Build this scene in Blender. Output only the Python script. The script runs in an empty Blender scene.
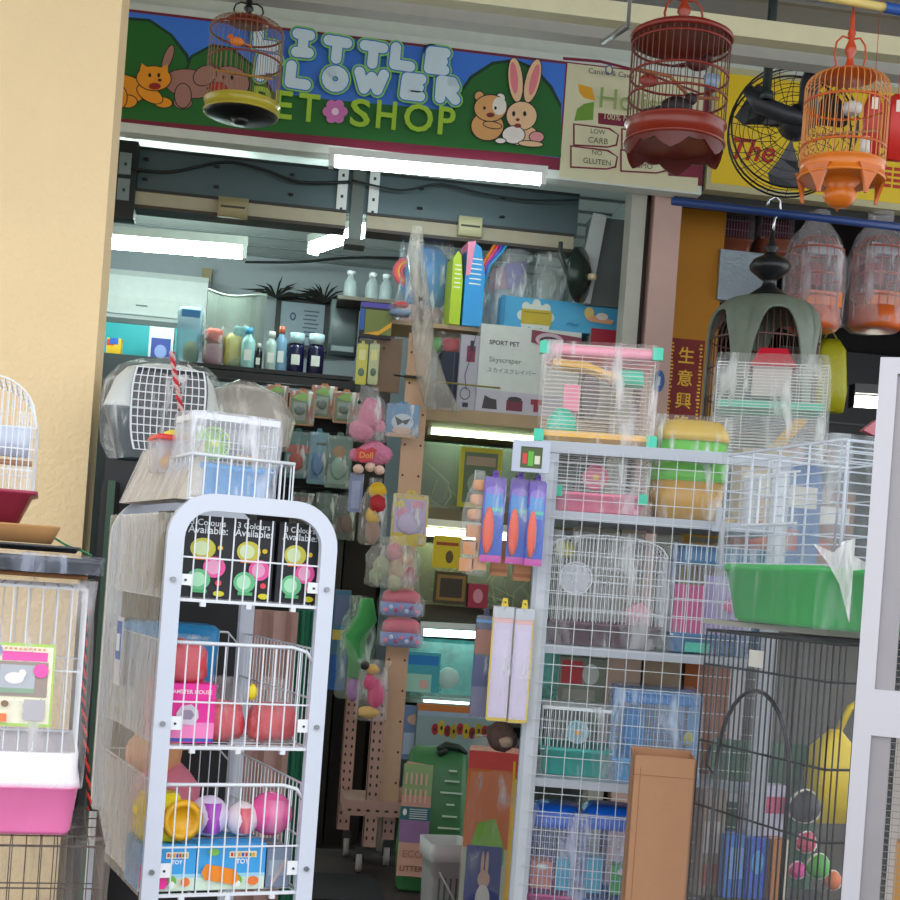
import bpy, math, random
from mathutils import Vector, Matrix, noise
random.seed(7)
R = math.radians
scene = bpy.context.scene
COL = scene.collection
# ------------------------------------------------------------------ camera
FPX = 1400.0; EYE = 1.5; YAW = R(7.0); ROLL = R(4.2); HOR = 580.0
FW = Vector((math.sin(YAW), math.cos(YAW), 0)); R0 = Vector((math.cos(YAW), -math.sin(YAW), 0)); U0 = Vector((0, 0, 1))
RT = R0 * math.cos(ROLL) + U0 * math.sin(ROLL); UP = -R0 * math.sin(ROLL) + U0 * math.cos(ROLL)
CAM = Vector((0, 0, EYE))
cd = bpy.data.cameras.new('camera'); co = bpy.data.objects.new('camera', cd); COL.objects.link(co)
co.matrix_world = Matrix(((RT.x, UP.x, -FW.x, 0), (RT.y, UP.y, -FW.y, 0), (RT.z, UP.z, -FW.z, EYE), (0, 0, 0, 1)))
cd.sensor_width = 36; cd.lens = 36 * FPX / 900; cd.shift_y = (HOR - 450) / 900; cd.clip_end = 200
scene.camera = co

def at(px, py, Y):
    """where the sight line of a photo point meets the vertical plane y = Y"""
    r = FW + RT * ((px - 450) / FPX) + UP * (-(py - HOR) / FPX)
    return CAM + r * (Y / r.y)

def depth(p): return (p - CAM).dot(FW)

def place(cx, top, bot, w, Y, zb=None):
    c = at(cx, (top + bot) / 2, Y); k = depth(c) / FPX
    W = w * k; H = (bot - top) * k; z = c.z - H / 2
    if zb is not None:
        H = c.z + H / 2 - zb; z = zb
    return Vector((c.x, Y, z)), W, H

# ------------------------------------------------------------------ materials
def lin(h):
    h = h.lstrip('#'); v = [int(h[i:i + 2], 16) / 255 for i in (0, 2, 4)]
    return tuple((c / 12.92 if c <= .04045 else ((c + .055) / 1.055) ** 2.4) for c in v) + (1,)

_m = {}
def mat(hexc, rough=.55, metal=0, var=.10, scale=18, bump=0, alpha=1, trans=0, spec=.5, bscale=None):
    key = (hexc, rough, metal, var, scale, bump, alpha, trans)
    if key in _m: return _m[key]
    m = bpy.data.materials.new('surface_' + hexc.strip('#')); m.use_nodes = True
    n = m.node_tree.nodes; l = m.node_tree.links; b = n['Principled BSDF']
    c = lin(hexc)
    tc = n.new('ShaderNodeTexCoord'); nz = n.new('ShaderNodeTexNoise'); nz.inputs['Scale'].default_value = scale
    nz.inputs['Detail'].default_value = 4; l.new(tc.outputs['Object'], nz.inputs['Vector'])
    mx = n.new('ShaderNodeMix'); mx.data_type = 'RGBA'
    mx.inputs[6].default_value = tuple(x * (1 - var) for x in c[:3]) + (1,)
    mx.inputs[7].default_value = tuple(min(1, x * (1 + var)) for x in c[:3]) + (1,)
    l.new(nz.outputs['Fac'], mx.inputs[0]); l.new(mx.outputs[2], b.inputs['Base Color'])
    b.inputs['Roughness'].default_value = rough; b.inputs['Metallic'].default_value = metal
    b.inputs['Alpha'].default_value = alpha; b.inputs['Transmission Weight'].default_value = trans
    b.inputs['Specular IOR Level'].default_value = spec
    if bump:
        bp = n.new('ShaderNodeBump'); bp.inputs['Strength'].default_value = bump; bp.inputs['Distance'].default_value = .01
        n2 = n.new('ShaderNodeTexNoise'); n2.inputs['Scale'].default_value = bscale or scale * 3; n2.inputs['Detail'].default_value = 6
        l.new(tc.outputs['Object'], n2.inputs['Vector']); l.new(n2.outputs['Fac'], bp.inputs['Height']); l.new(bp.outputs['Normal'], b.inputs['Normal'])
    _m[key] = m; return m

def M(x):
    return x if not isinstance(x, str) else mat(x)

def glow(hexc, s):
    key = ('glow', hexc, s)
    if key in _m: return _m[key]
    m = bpy.data.materials.new('lamp_light'); m.use_nodes = True; n = m.node_tree.nodes; n.clear()
    e = n.new('ShaderNodeEmission'); o = n.new('ShaderNodeOutputMaterial'); e.inputs[0].default_value = lin(hexc); e.inputs[1].default_value = s
    m.node_tree.links.new(e.outputs[0], o.inputs[0]); _m[key] = m; return m

def film(lo=.06, hi=.5, tint='#eef2f4', scale=7, rough=.22):
    """thin clear plastic wrap with crinkles and whitish streaks that stand in for highlights"""
    key = ('film', lo, hi, tint, scale)
    if key in _m: return _m[key]
    m = bpy.data.materials.new('clear_plastic_film'); m.use_nodes = True; n = m.node_tree.nodes; l = m.node_tree.links; n.clear()
    o = n.new('ShaderNodeOutputMaterial'); tr = n.new('ShaderNodeBsdfTransparent'); pr = n.new('ShaderNodeBsdfPrincipled'); mx = n.new('ShaderNodeMixShader')
    pr.inputs['Base Color'].default_value = lin(tint); pr.inputs['Roughness'].default_value = rough
    tc = n.new('ShaderNodeTexCoord'); mp = n.new('ShaderNodeMapping'); mp.inputs['Rotation'].default_value = (.35, .5, .2); mp.inputs['Scale'].default_value = (2.4, 2.4, .55)
    l.new(tc.outputs['Object'], mp.inputs['Vector'])
    nz = n.new('ShaderNodeTexNoise'); nz.inputs['Scale'].default_value = scale * 1.3; nz.inputs['Detail'].default_value = 4; nz.inputs['Distortion'].default_value = .5
    l.new(mp.outputs[0], nz.inputs['Vector'])
    mr = n.new('ShaderNodeMapRange'); mr.interpolation_type = 'SMOOTHSTEP'; mr.inputs[1].default_value = .5; mr.inputs[2].default_value = .78
    mr.inputs[3].default_value = lo; mr.inputs[4].default_value = min(1, hi * 1.2); l.new(nz.outputs['Fac'], mr.inputs[0]); l.new(mr.outputs[0], mx.inputs[0])  # noise raises opacity in whitish streaks, highlights painted into the wrap
    bp = n.new('ShaderNodeBump'); bp.inputs['Strength'].default_value = .9; bp.inputs['Distance'].default_value = .02
    n2 = n.new('ShaderNodeTexNoise'); n2.inputs['Scale'].default_value = scale * 1.8; n2.inputs['Distortion'].default_value = .6
    l.new(mp.outputs[0], n2.inputs['Vector']); l.new(n2.outputs['Fac'], bp.inputs['Height']); l.new(bp.outputs['Normal'], pr.inputs['Normal'])
    l.new(tr.outputs[0], mx.inputs[1]); l.new(pr.outputs[0], mx.inputs[2]); l.new(mx.outputs[0], o.inputs[0])
    _m[key] = m; return m

def stripes(h1, h2, scale, axis=2, rough=.6, duty=.5):
    key = ('st', h1, h2, scale, axis, duty)
    if key in _m: return _m[key]
    m = bpy.data.materials.new('striped_surface'); m.use_nodes = True; n = m.node_tree.nodes; l = m.node_tree.links; b = n['Principled BSDF']
    tc = n.new('ShaderNodeTexCoord'); sp = n.new('ShaderNodeSeparateXYZ'); l.new(tc.outputs['Object'], sp.inputs[0])
    k = n.new('ShaderNodeMath'); k.operation = 'MULTIPLY'; k.inputs[1].default_value = scale; l.new(sp.outputs[axis], k.inputs[0])
    f = n.new('ShaderNodeMath'); f.operation = 'FRACT'; l.new(k.outputs[0], f.inputs[0])
    g = n.new('ShaderNodeMath'); g.operation = 'GREATER_THAN'; g.inputs[1].default_value = duty; l.new(f.outputs[0], g.inputs[0])
    mx = n.new('ShaderNodeMix'); mx.data_type = 'RGBA'; mx.inputs[6].default_value = lin(h1); mx.inputs[7].default_value = lin(h2)
    l.new(g.outputs[0], mx.inputs[0]); l.new(mx.outputs[2], b.inputs['Base Color']); b.inputs['Roughness'].default_value = rough
    _m[key] = m; return m

WHITEPL = mat('#e8ecee', .35, var=.03); WIRE = mat('#dde1e7', .35, var=.03); BLACKW = mat('#1b1c20', .4)
FILM = film(); FILM2 = film(.12, .6, scale=11); SOFT = film(.5, .44, '#e4e6ea', 5)

# ------------------------------------------------------------------ mesh builder
def ell(cx, cz, rx, rz, n=20, a0=0, a1=360):
    k = n if a1 - a0 >= 360 else n + 1
    return [(cx + rx * math.cos(R(a0 + (a1 - a0) * i / n)), cz + rz * math.sin(R(a0 + (a1 - a0) * i / n))) for i in range(k)]

_tc = {}
def text_mesh(s, off=0.0, shear=0.0):
    key = (s, off, shear)
    if key in _tc: return _tc[key]
    cu = bpy.data.curves.new('t', 'FONT'); cu.body = s; cu.size = 1; cu.offset = off; cu.shear = shear; cu.align_x = 'CENTER'; cu.align_y = 'CENTER'
    cu.resolution_u = 3
    o = bpy.data.objects.new('t', cu); COL.objects.link(o)
    dg = bpy.context.evaluated_depsgraph_get(); me = o.evaluated_get(dg).to_mesh()
    vs = [(v.co.x, v.co.y) for v in me.vertices]; fs = [tuple(p.vertices) for p in me.polygons]
    o.evaluated_get(dg).to_mesh_clear(); bpy.data.objects.remove(o); bpy.data.curves.remove(cu)
    if vs:
        x0 = min(v[0] for v in vs); x1 = max(v[0] for v in vs); y0 = min(v[1] for v in vs); y1 = max(v[1] for v in vs)
        vs = [(x - (x0 + x1) / 2, y - (y0 + y1) / 2) for x, y in vs]; ext = (x1 - x0, y1 - y0)
    else: ext = (1, 1)
    _tc[key] = (vs, fs, ext); return _tc[key]

class MB:
    def __init__(s, mt='#cccccc'):
        s.v = []; s.f = []; s.mi = []; s.sm = []; s.mats = []; s.d = M(mt)
    def _m(s, m):
        m = M(m) if m is not None else s.d
        if m not in s.mats: s.mats.append(m)
        return s.mats.index(m)
    def add(s, vs, fs, m=None, smooth=False):
        k = len(s.v); s.v += [tuple(v) for v in vs]; i = s._m(m)
        for f in fs:
            s.f.append(tuple(k + a for a in f)); s.mi.append(i); s.sm.append(smooth)
        return s
    def box(s, x0, x1, y0, y1, z0, z1, m=None):
        vs = [(x, y, z) for x in (x0, x1) for y in (y0, y1) for z in (z0, z1)]
        return s.add(vs, [(0, 1, 3, 2), (4, 6, 7, 5), (0, 4, 5, 1), (2, 3, 7, 6), (0, 2, 6, 4), (1, 5, 7, 3)], m)
    def obox(s, c, ux, uy, uz, m=None):
        c = Vector(c); vs = [c + ux * a + uy * b + uz * d for a in (-1, 1) for b in (-1, 1) for d in (-1, 1)]
        return s.add(vs, [(0, 1, 3, 2), (4, 6, 7, 5), (0, 4, 5, 1), (2, 3, 7, 6), (0, 2, 6, 4), (1, 5, 7, 3)], m)
    def bar(s, p, q, r=.002, m=None, n=4): return s.tube([p, q], r, m, n)
    def tube(s, pts, r=.002, m=None, n=6, closed=False, cap=True):
        pts = [Vector(p) for p in pts]; N = len(pts); vs = []; fs = []
        up = None
        for i, p in enumerate(pts):
            a = pts[(i - 1) % N] if (closed or i > 0) else p; b = pts[(i + 1) % N] if (closed or i < N - 1) else p
            t = (b - a)
            if t.length < 1e-9: t = Vector((0, 0, 1))
            t.normalize()
            if up is None: up = Vector((0, 0, 1)) if abs(t.z) < .9 else Vector((0, 1, 0))
            x = t.cross(up)
            if x.length < 1e-4: x = t.cross(Vector((1, 0, 0)))
            x.normalize(); up2 = x.cross(t).normalized(); up = up2
            rr = r[i] if isinstance(r, (list, tuple)) else r
            for k in range(n):
                an = 2 * math.pi * (k + .5) / n; vs.append(p + x * rr * math.cos(an) + up2 * rr * math.sin(an))
        for i in range(N if closed else N - 1):
            j = (i + 1) % N
            for k in range(n):
                k2 = (k + 1) % n; fs.append((i * n + k, i * n + k2, j * n + k2, j * n + k))
        if cap and not closed: fs += [tuple(range(n))[::-1], tuple((N - 1) * n + k for k in range(n))]
        return s.add(vs, fs, m, n > 5)
    def loft(s, loops, m=None, cap0=True, cap1=True, smooth=False):
        n = len(loops[0]); vs = [p for L in loops for p in L]; fs = []
        for i in range(len(loops) - 1):
            for k in range(n):
                k2 = (k + 1) % n; fs.append((i * n + k, i * n + k2, (i + 1) * n + k2, (i + 1) * n + k))
        if cap0: fs.append(tuple(range(n))[::-1])
        if cap1: fs.append(tuple((len(loops) - 1) * n + k for k in range(n)))
        return s.add(vs, fs, m, smooth)
    def lathe(s, prof, c=(0, 0, 0), m=None, n=24, smooth=True, cap=True, sy=1):
        L = [[(c[0] + r * math.cos(2 * math.pi * k / n), c[1] + sy * r * math.sin(2 * math.pi * k / n), c[2] + z) for k in range(n)] for r, z in prof]
        return s.loft(L, m, cap, cap, smooth)
    def rr(s, stack, c=(0, 0), m=None, cap0=True, cap1=True, seg=4, smooth=True, jit=0, seed=0, ns=1):
        """stack of rounded rectangles (z, halfx, halfy, r)"""
        L = []
        for z, hx, hy, r in stack:
            lp = []; r = min(r, hx, hy)
            for qx, qy, a in ((1, 1, 0), (-1, 1, 90), (-1, -1, 180), (1, -1, 270)):
                for k in range(seg + 1):
                    an = R(a + 90 * k / seg); lp.append((c[0] + qx * (hx - r) + r * math.cos(an), c[1] + qy * (hy - r) + r * math.sin(an), z))
            # side subdivision for crinkled film
            out = []
            for i, p in enumerate(lp):
                q = lp[(i + 1) % len(lp)]
                out.append(p)
                for k in range(1, ns): t = k / ns; out.append(tuple(p[j] * (1 - t) + q[j] * t for j in range(3)))
            if jit:
                o2 = []
                for p in out:
                    nv = noise.noise_vector(Vector((p[0] * 9 + seed, p[1] * 9, p[2] * 9))); o2.append((p[0] + nv.x * jit, p[1] + nv.y * jit, p[2] + nv.z * jit))
                out = o2
            L.append(out)
        return s.loft(L, m, cap0, cap1, smooth)
    def prism(s, pts, y0, y1, m=None):
        n = len(pts); vs = [(x, y0, z) for x, z in pts] + [(x, y1, z) for x, z in pts]
        fs = [tuple(range(n)), tuple(range(n, 2 * n))[::-1]] + [(k, k + n, (k + 1) % n + n, (k + 1) % n) for k in range(n)]
        return s.add(vs, fs, m)
    def blob(s, c, r, m=None, n=14, amp=0, seed=0, freq=3, sq=1):
        L = []; h = n // 2 + 1
        for i in range(h + 1):
            t = math.pi * (max(.001, min(math.pi - .001, math.pi * i / h)) / math.pi); lp = []
            for k in range(n):
                a = 2 * math.pi * k / n; d = Vector((math.sin(t) * math.cos(a), math.sin(t) * math.sin(a), -math.cos(t)))
                e = Vector([math.copysign(abs(x) ** sq, x) for x in d])
                g = 1 + amp * noise.noise(d * freq + Vector((seed * 3.1, seed, 0)))
                lp.append((c[0] + e.x * r[0] * g, c[1] + e.y * r[1] * g, c[2] + e.z * r[2] * g))
            L.append(lp)
        return s.loft(L, m, True, True, True)
    def text(s, t, x, z, y, m=None, w=None, h=None, off=0.0, shear=0.0, ext=.0006, rot=0):
        vs, fs, e = text_mesh(t, off, shear)
        if not vs: return s
        k = (w / e[0]) if w else (h / e[1]); kz = (h / e[1]) if h else k
        if w and not h: kz = k
        cr, sr = math.cos(R(rot)), math.sin(R(rot)); n = len(vs)
        P = [((a * k) * cr - (b * kz) * sr + x, (a * k) * sr + (b * kz) * cr + z) for a, b in vs]
        return s.add([(a, y - ext, b) for a, b in P], fs, m)
    def grid(s, o, u, v, nu, nv, r=.0015, m=None, n=4):
        """wires: nu+1 running along v, nv+1 running along u"""
        o, u, v = Vector(o), Vector(u), Vector(v)
        for i in range(nu + 1):
            a = o + u * (i / nu) if nu else o
            if nu: s.bar(a, a + v, r, m, n)
        for j in range(nv + 1):
            if nv: a = o + v * (j / nv); s.bar(a, a + u, r, m, n)
        return s
    def deco(s, spec, W, H, y=0.0, x0=None, z0=0.0):
        """flat printing on a front face, x and z as fractions"""
        x0 = -W / 2 if x0 is None else x0
        for i, q in enumerate(spec):
            yy = y - .0006 * (i + 1)
            if q[0] == 'b':
                _, a, b, c, d, m = q; s.prism([(x0 + a * W, z0 + b * H), (x0 + c * W, z0 + b * H), (x0 + c * W, z0 + d * H), (x0 + a * W, z0 + d * H)], yy, yy + .0005, m)
            elif q[0] == 'e':
                _, a, b, rx, rz, m = q; s.prism(ell(x0 + a * W, z0 + b * H, rx * W, rz * H, 18), yy, yy + .0005, m)
            elif q[0] == 'p':
                s.prism([(x0 + a * W, z0 + b * H) for a, b in q[1]], yy, yy + .0005, q[2])
            elif q[0] == 't':
                _, t, a, b, w, m = q[:6]; s.text(t, x0 + a * W, z0 + b * H, yy, m, w=w * W, off=q[6] if len(q) > 6 else 0)
        return s
    def build(s, name, parent=None, loc=None):
        me = bpy.data.meshes.new(name); me.from_pydata(s.v, [], s.f)
        for m in s.mats: me.materials.append(m)
        me.polygons.foreach_set('material_index', s.mi); me.polygons.foreach_set('use_smooth', s.sm); me.update()
        o = bpy.data.objects.new(name, me); COL.objects.link(o)
        if parent: o.parent = parent
        if loc is not None: o.location = loc
        return o

def tag(o, label, cat, group=None, kind=None):
    if label: o['label'] = label
    if cat: o['category'] = cat
    if group: o['group'] = group
    if kind: o['kind'] = kind
    return o
def thing(name, label, cat, loc=(0, 0, 0), rz=0, group=None):
    o = bpy.data.objects.new(name, None); COL.objects.link(o); o.empty_display_size = .05
    o.location = loc; o.rotation_euler = (0, 0, R(rz)); return tag(o, label, cat, group)
def struct(name, mb, loc=None):
    o = mb.build(name, None, loc); o['kind'] = 'structure'; return o
def dup(root, label, loc, rz=None, sc=None):
    r = root.copy(); COL.objects.link(r); r.location = loc; r['label'] = label
    if rz is not None: r.rotation_euler = (0, 0, R(rz))
    if sc: r.scale = sc
    for ch in list(root.children):
        c = ch.copy(); COL.objects.link(c); c.parent = r
        for g in list(ch.children):
            d = g.copy(); COL.objects.link(d); d.parent = c
    return r

# ------------------------------------------------------------------ builders (front face at y = 0, base at z = 0)
def wrap_part(t, W, D, H, z0=0, ex=.008, m=None, r=.02, top=True, jit=.008, pinch=0, name='plastic_wrap', y=0):
    b = MB(m or FILM); n = 6; st = []
    for i in range(n + 1):
        f = i / n; z = z0 + (H - z0 + ex) * f; k = 1 - pinch * max(0, f - .75) * 4 * .5
        st.append((z, (W / 2 + ex) * k, (D / 2 + ex) * k, r))
    b.rr(st, (0, y + D / 2), None, False, top, jit=jit, seed=len(bpy.data.objects), ns=4)
    return b.build(name, t)

def cage_wires(W, D, z0, z1, sp, hz, r=.0014, m=None, dome=0, top=True, flare=0):
    b = MB(m or WIRE); nx = max(1, round(W / sp)); ny = max(1, round(D / sp)); nz = max(1, round((z1 - z0) / hz))
    x0, x1, y0, y1 = -W / 2, W / 2, 0.0, D
    def prof(i, n, w):   # wire lengths follow a rounded top when dome > 0
        return z1
    if dome:
        # barrel roof: arches across the width, joined by long wires along the depth
        na = 8
        def arch(x): return z1 - dome + dome * math.sqrt(max(0, 1 - (abs(x) / (W / 2)) ** 2.6))
        for y in (y0, y1):
            for i in range(nx + 1):
                x = x0 + W * i / nx; b.bar((x, y, z0), (x, y, arch(x) if 0 < i < nx else z1 - dome), r)
            b.tube([(x0 + W * k / 24, y, arch(x0 + W * k / 24)) for k in range(25)], r * 1.6, None, 4)
        for i in range(nx + 1):
            x = x0 + W * i / nx; b.bar((x, y0, arch(x)), (x, y1, arch(x)), r)
        for x in (x0, x1):
            for j in range(ny + 1): y = D * j / ny; b.bar((x, y, z0), (x, y, z1 - dome), r)
        for j in range(1, 3):
            y = D * j / 3; b.tube([(x0 + W * k / 16, y, arch(x0 + W * k / 16)) for k in range(17)], r * 1.3, None, 4)
        zt = z1 - dome
        for j in range(nz + 1):
            z = z0 + (zt - z0) * j / nz
            b.tube([(x0, y0, z), (x1, y0, z), (x1, y1, z), (x0, y1, z)], r * 1.3, None, 4, closed=True)
    else:
        for y in (y0, y1):
            for i in range(nx + 1): x = x0 + W * i / nx; b.bar((x, y, z0), (x, y, z1), r)
        for x in (x0, x1):
            for j in range(1, ny): y = D * j / ny; b.bar((x, y, z0), (x, y, z1), r)
        if top:
            for i in range(1, nx): x = x0 + W * i / nx; b.bar((x, y0, z1), (x, y1, z1), r)
            for j in range(1, 4): b.bar((x0, D * j / 4, z1), (x1, D * j / 4, z1), r)
        for j in range(nz + 1):
            z = z0 + (z1 - z0) * j / nz
            b.tube([(x0, y0, z), (x1, y0, z), (x1, y1, z), (x0, y1, z)], r * (1.8 if j in (0, nz) else 1.2), None, 4, closed=True)
    return b

def wire_cage(name, label, cat, loc, W, D, H, rz=0, th=.08, tray='#e88ab0', sp=.014, hz=.09, r=.0014, wire=None, dome=0, taper=.9, wrap=True, group=None, wm=None, pinch=0, jit=.008):
    t = thing(name, label, cat, loc, rz, group)
    if th:
        b = MB(mat(tray, .3) if isinstance(tray, str) else tray)
        o, i_ = (1.0, .955)
        b.rr([(0, W / 2 * taper * .96, D / 2 * taper * .96, .02), (th * .08, W / 2 * taper, D / 2 * taper, .03), (th * .82, W / 2 * .985, D / 2 * .985, .03), (th * .84, W / 2 * 1.02, D / 2 * 1.02, .03), (th, W / 2 * 1.02, D / 2 * 1.02, .03),
              (th, W / 2 * .97, D / 2 * .97, .03), (th * .12, W / 2 * taper * .95, D / 2 * taper * .95, .03)], (0, D / 2))
        b.build('tray', t)
    cage_wires(W * .97, D * .97, th * .9, H, sp, hz, r, wire, dome).build('wire_body', t, (0, D * .015, 0))
    if wrap: wrap_part(t, W, D, H, 0, .008, wm, pinch=pinch, jit=jit)
    return t

def wheel(t, x, z, r, hexc, y=.03, hub='#f2c230', name='exercise_wheel'):
    b = MB(mat(hexc, .3)); L = .035
    for yy in (y, y + L): b.tube([(x + r * math.cos(a), yy, z + r * math.sin(a)) for a in [2 * math.pi * k / 28 for k in range(28)]], r * .07, None, 6, True)
    for k in range(16):
        a = 2 * math.pi * k / 16; b.bar((x + r * math.cos(a), y, z + r * math.sin(a)), (x + r * math.cos(a), y + L, z + r * math.sin(a)), r * .05)
    b.prism(ell(x, z, r * .92, r * .92, 28), y + L, y + L + .003)
    for k in range(4):
        a = math.pi * k / 4; b.bar((x - r * math.cos(a), y, z - r * math.sin(a)), (x + r * math.cos(a), y, z + r * math.sin(a)), r * .05)
    w = b.build(name, t); h = MB(mat(hub, .3)); h.prism([(x + r * .3 * math.cos(q) * (1 if k % 2 else .75), z + r * .3 * math.sin(q) * (1 if k % 2 else .75)) for k, q in enumerate([2 * math.pi * k / 16 for k in range(16)])], y - .006, y + .002); h.build('hub', w)
    return w

def carton(name, label, cat, loc, W, D, H, hexc, spec=(), rz=0, group=None, side=None, left=None, rough=.6, wrap=False, lid=None):
    b = MB(mat(hexc, rough)); e = .002
    b.box(-W / 2, W / 2, 0, D, 0, H)
    if side: b.box(W / 2, W / 2 + .0006, .002, D - .002, .002, H - .002, side)
    if left: b.box(-W / 2 - .0006, -W / 2, .002, D - .002, .002, H - .002, left)
    b.box(-W / 2 + .002, W / 2 - .002, D * .47, D * .53, H, H + .0006, mat('#c9b48c', .3))   # tape seam
    b.deco(list(spec), W, H, 0)
    if wrap:
        t = thing(name, label, cat, loc, rz, group); b.build('box', t); wrap_part(t, W, D, H, 0, .004, jit=.004); return t
    o = b.build(name, None, loc); o.rotation_euler = (0, 0, R(rz)); return tag(o, label, cat, group)

def bag_film(W, D, H, neck=.18, m=None, jit=.008, seed=1, r=None):
    b = MB(m or FILM2); st = []
    for f in (0, .05, .2, .4, .6, .78, .88, .94, 1.0):
        k = 1 if f < .7 else max(neck, 1 - (f - .7) / .3 * (1 - neck) * 1.25) if f < .94 else neck * 1.5
        kk = .75 if f == 0 else 1
        st.append((H * f, W / 2 * k * kk, D / 2 * k * kk, D))
    b.rr(st, (0, D / 2), None, True, False, jit=jit, seed=seed, ns=3); return b

def plastic_bag(name, label, cat, loc, W, D, H, items, rz=0, group=None, neck=.2, m=None, seed=1, item='contents'):
    """items: (fx, fz, rx, rz, hex) lumps seen through the bag"""
    t = thing(name, label, cat, loc, rz, group)
    bag_film(W, D, H, neck, m, W * .05, seed).build('plastic_bag', t)
    c = MB()
    for k, (fx, fz, rx, rz_, h) in enumerate(items):
        c.blob(((fx - .5) * W, D / 2, fz * H), (rx * W, min(D * .42, rx * W), rz_ * H), mat(h, .5), 14, .25, seed + k, 3, .65)
    if items: c.build(item, t)
    return t

def hang_pack(name, label, cat, loc, W, H, card, spec=(), lumps=(), group=None, rz=0, D=.03, film_on=True, hook=True):
    """blister or bag pack on a backing card with a hanging hole tab"""
    t = thing(name, label, cat, loc, rz, group)
    b = MB(mat(card, .5)); c = .006
    b.prism([(-W / 2 + c, 0), (W / 2 - c, 0), (W / 2, c), (W / 2, H * .93 - c), (W / 2 - c, H * .93), (W * .16, H * .93), (W * .1, H), (-W * .1, H), (-W * .16, H * .93), (-W / 2 + c, H * .93), (-W / 2, H * .93 - c), (-W / 2, c)], D * .6, D * .6 + .002)
    b.deco(list(spec), W, H * .93, D * .6); b.build('backing_card', t)
    if lumps:
        l_ = MB()
        for k, (fx, fz, rx, rz_, h) in enumerate(lumps): l_.blob(((fx - .5) * W, D * .3, fz * H), (rx * W, D * .28, rz_ * H), mat(h, .45), 12, .12, k)
        l_.build('product', t)
    if film_on:
        f = MB(FILM2); f.rr([(0, W / 2, D * .1, D), (H * .04, W / 2, D / 2, D), (H * .5, W / 2 * 1.02, D / 2, D), (H * .86, W / 2, D * .3, D), (H * .93, W / 2 * .98, D * .06, D)], (0, D * .4), None, jit=.003, seed=len(bpy.data.objects), ns=3); f.build('plastic_pouch', t)
    if hook:
        h = MB(mat('#3a3c40', .4, .7)); h.tube([(0, D * .6 - .01, H * .965), (0, D * .6 + .0, H * .97), (0, D * .6 + .03, H * .975), (0, D * .6 + .07, H * .975)], .002); h.build('hook', t)
    return t

def fluoro(name, label, p, q, r=.016, s=14, col='#eafff4', group=None, fit='#dfe6e2'):
    p, q = Vector(p), Vector(q); mid = (p + q) / 2; t = thing(name, label, 'tube light', mid, 0, group); u = (q - p); L = u.length; u.normalize()
    b = MB(glow(col, s)); b.tube([-u * L / 2 * .94, u * L / 2 * .94], r, None, 12); b.build('glowing_tube', t)
    f = MB(mat(fit, .4)); up = Vector((0, 0, 1))
    f.obox(up * (r * 2.1), u * L / 2, Vector((-u.y, u.x, 0)) * r * 1.3, up * r * .8)
    for sg in (-1, 1): f.obox(u * sg * L / 2 * .97 + up * r * .4, u * L * .012, Vector((-u.y, u.x, 0)) * r * 1.2, up * r * 1.5)
    f.build('fitting', t); return t

def bird(b, c, s, m1, m2, dirx=1):
    x, y, z = c
    b.blob((x, y, z), (s * .5, s * .28, s * .3), m1, 12, .05)
    b.blob((x + dirx * s * .42, y, z + s * .28), (s * .2, s * .18, s * .19), m2, 10)
    b.lathe([(s * .05, 0), (.0004, s * .14)], (x + dirx * s * .62, y, z + s * .25), mat('#d8a040', .4), 6)
    b.obox((x - dirx * s * .7, y, z - s * .12), Vector((s * .35, 0, s * .12 * dirx * 1)), Vector((0, s * .07, 0)), Vector((0, 0, s * .03)), m1)

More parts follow.
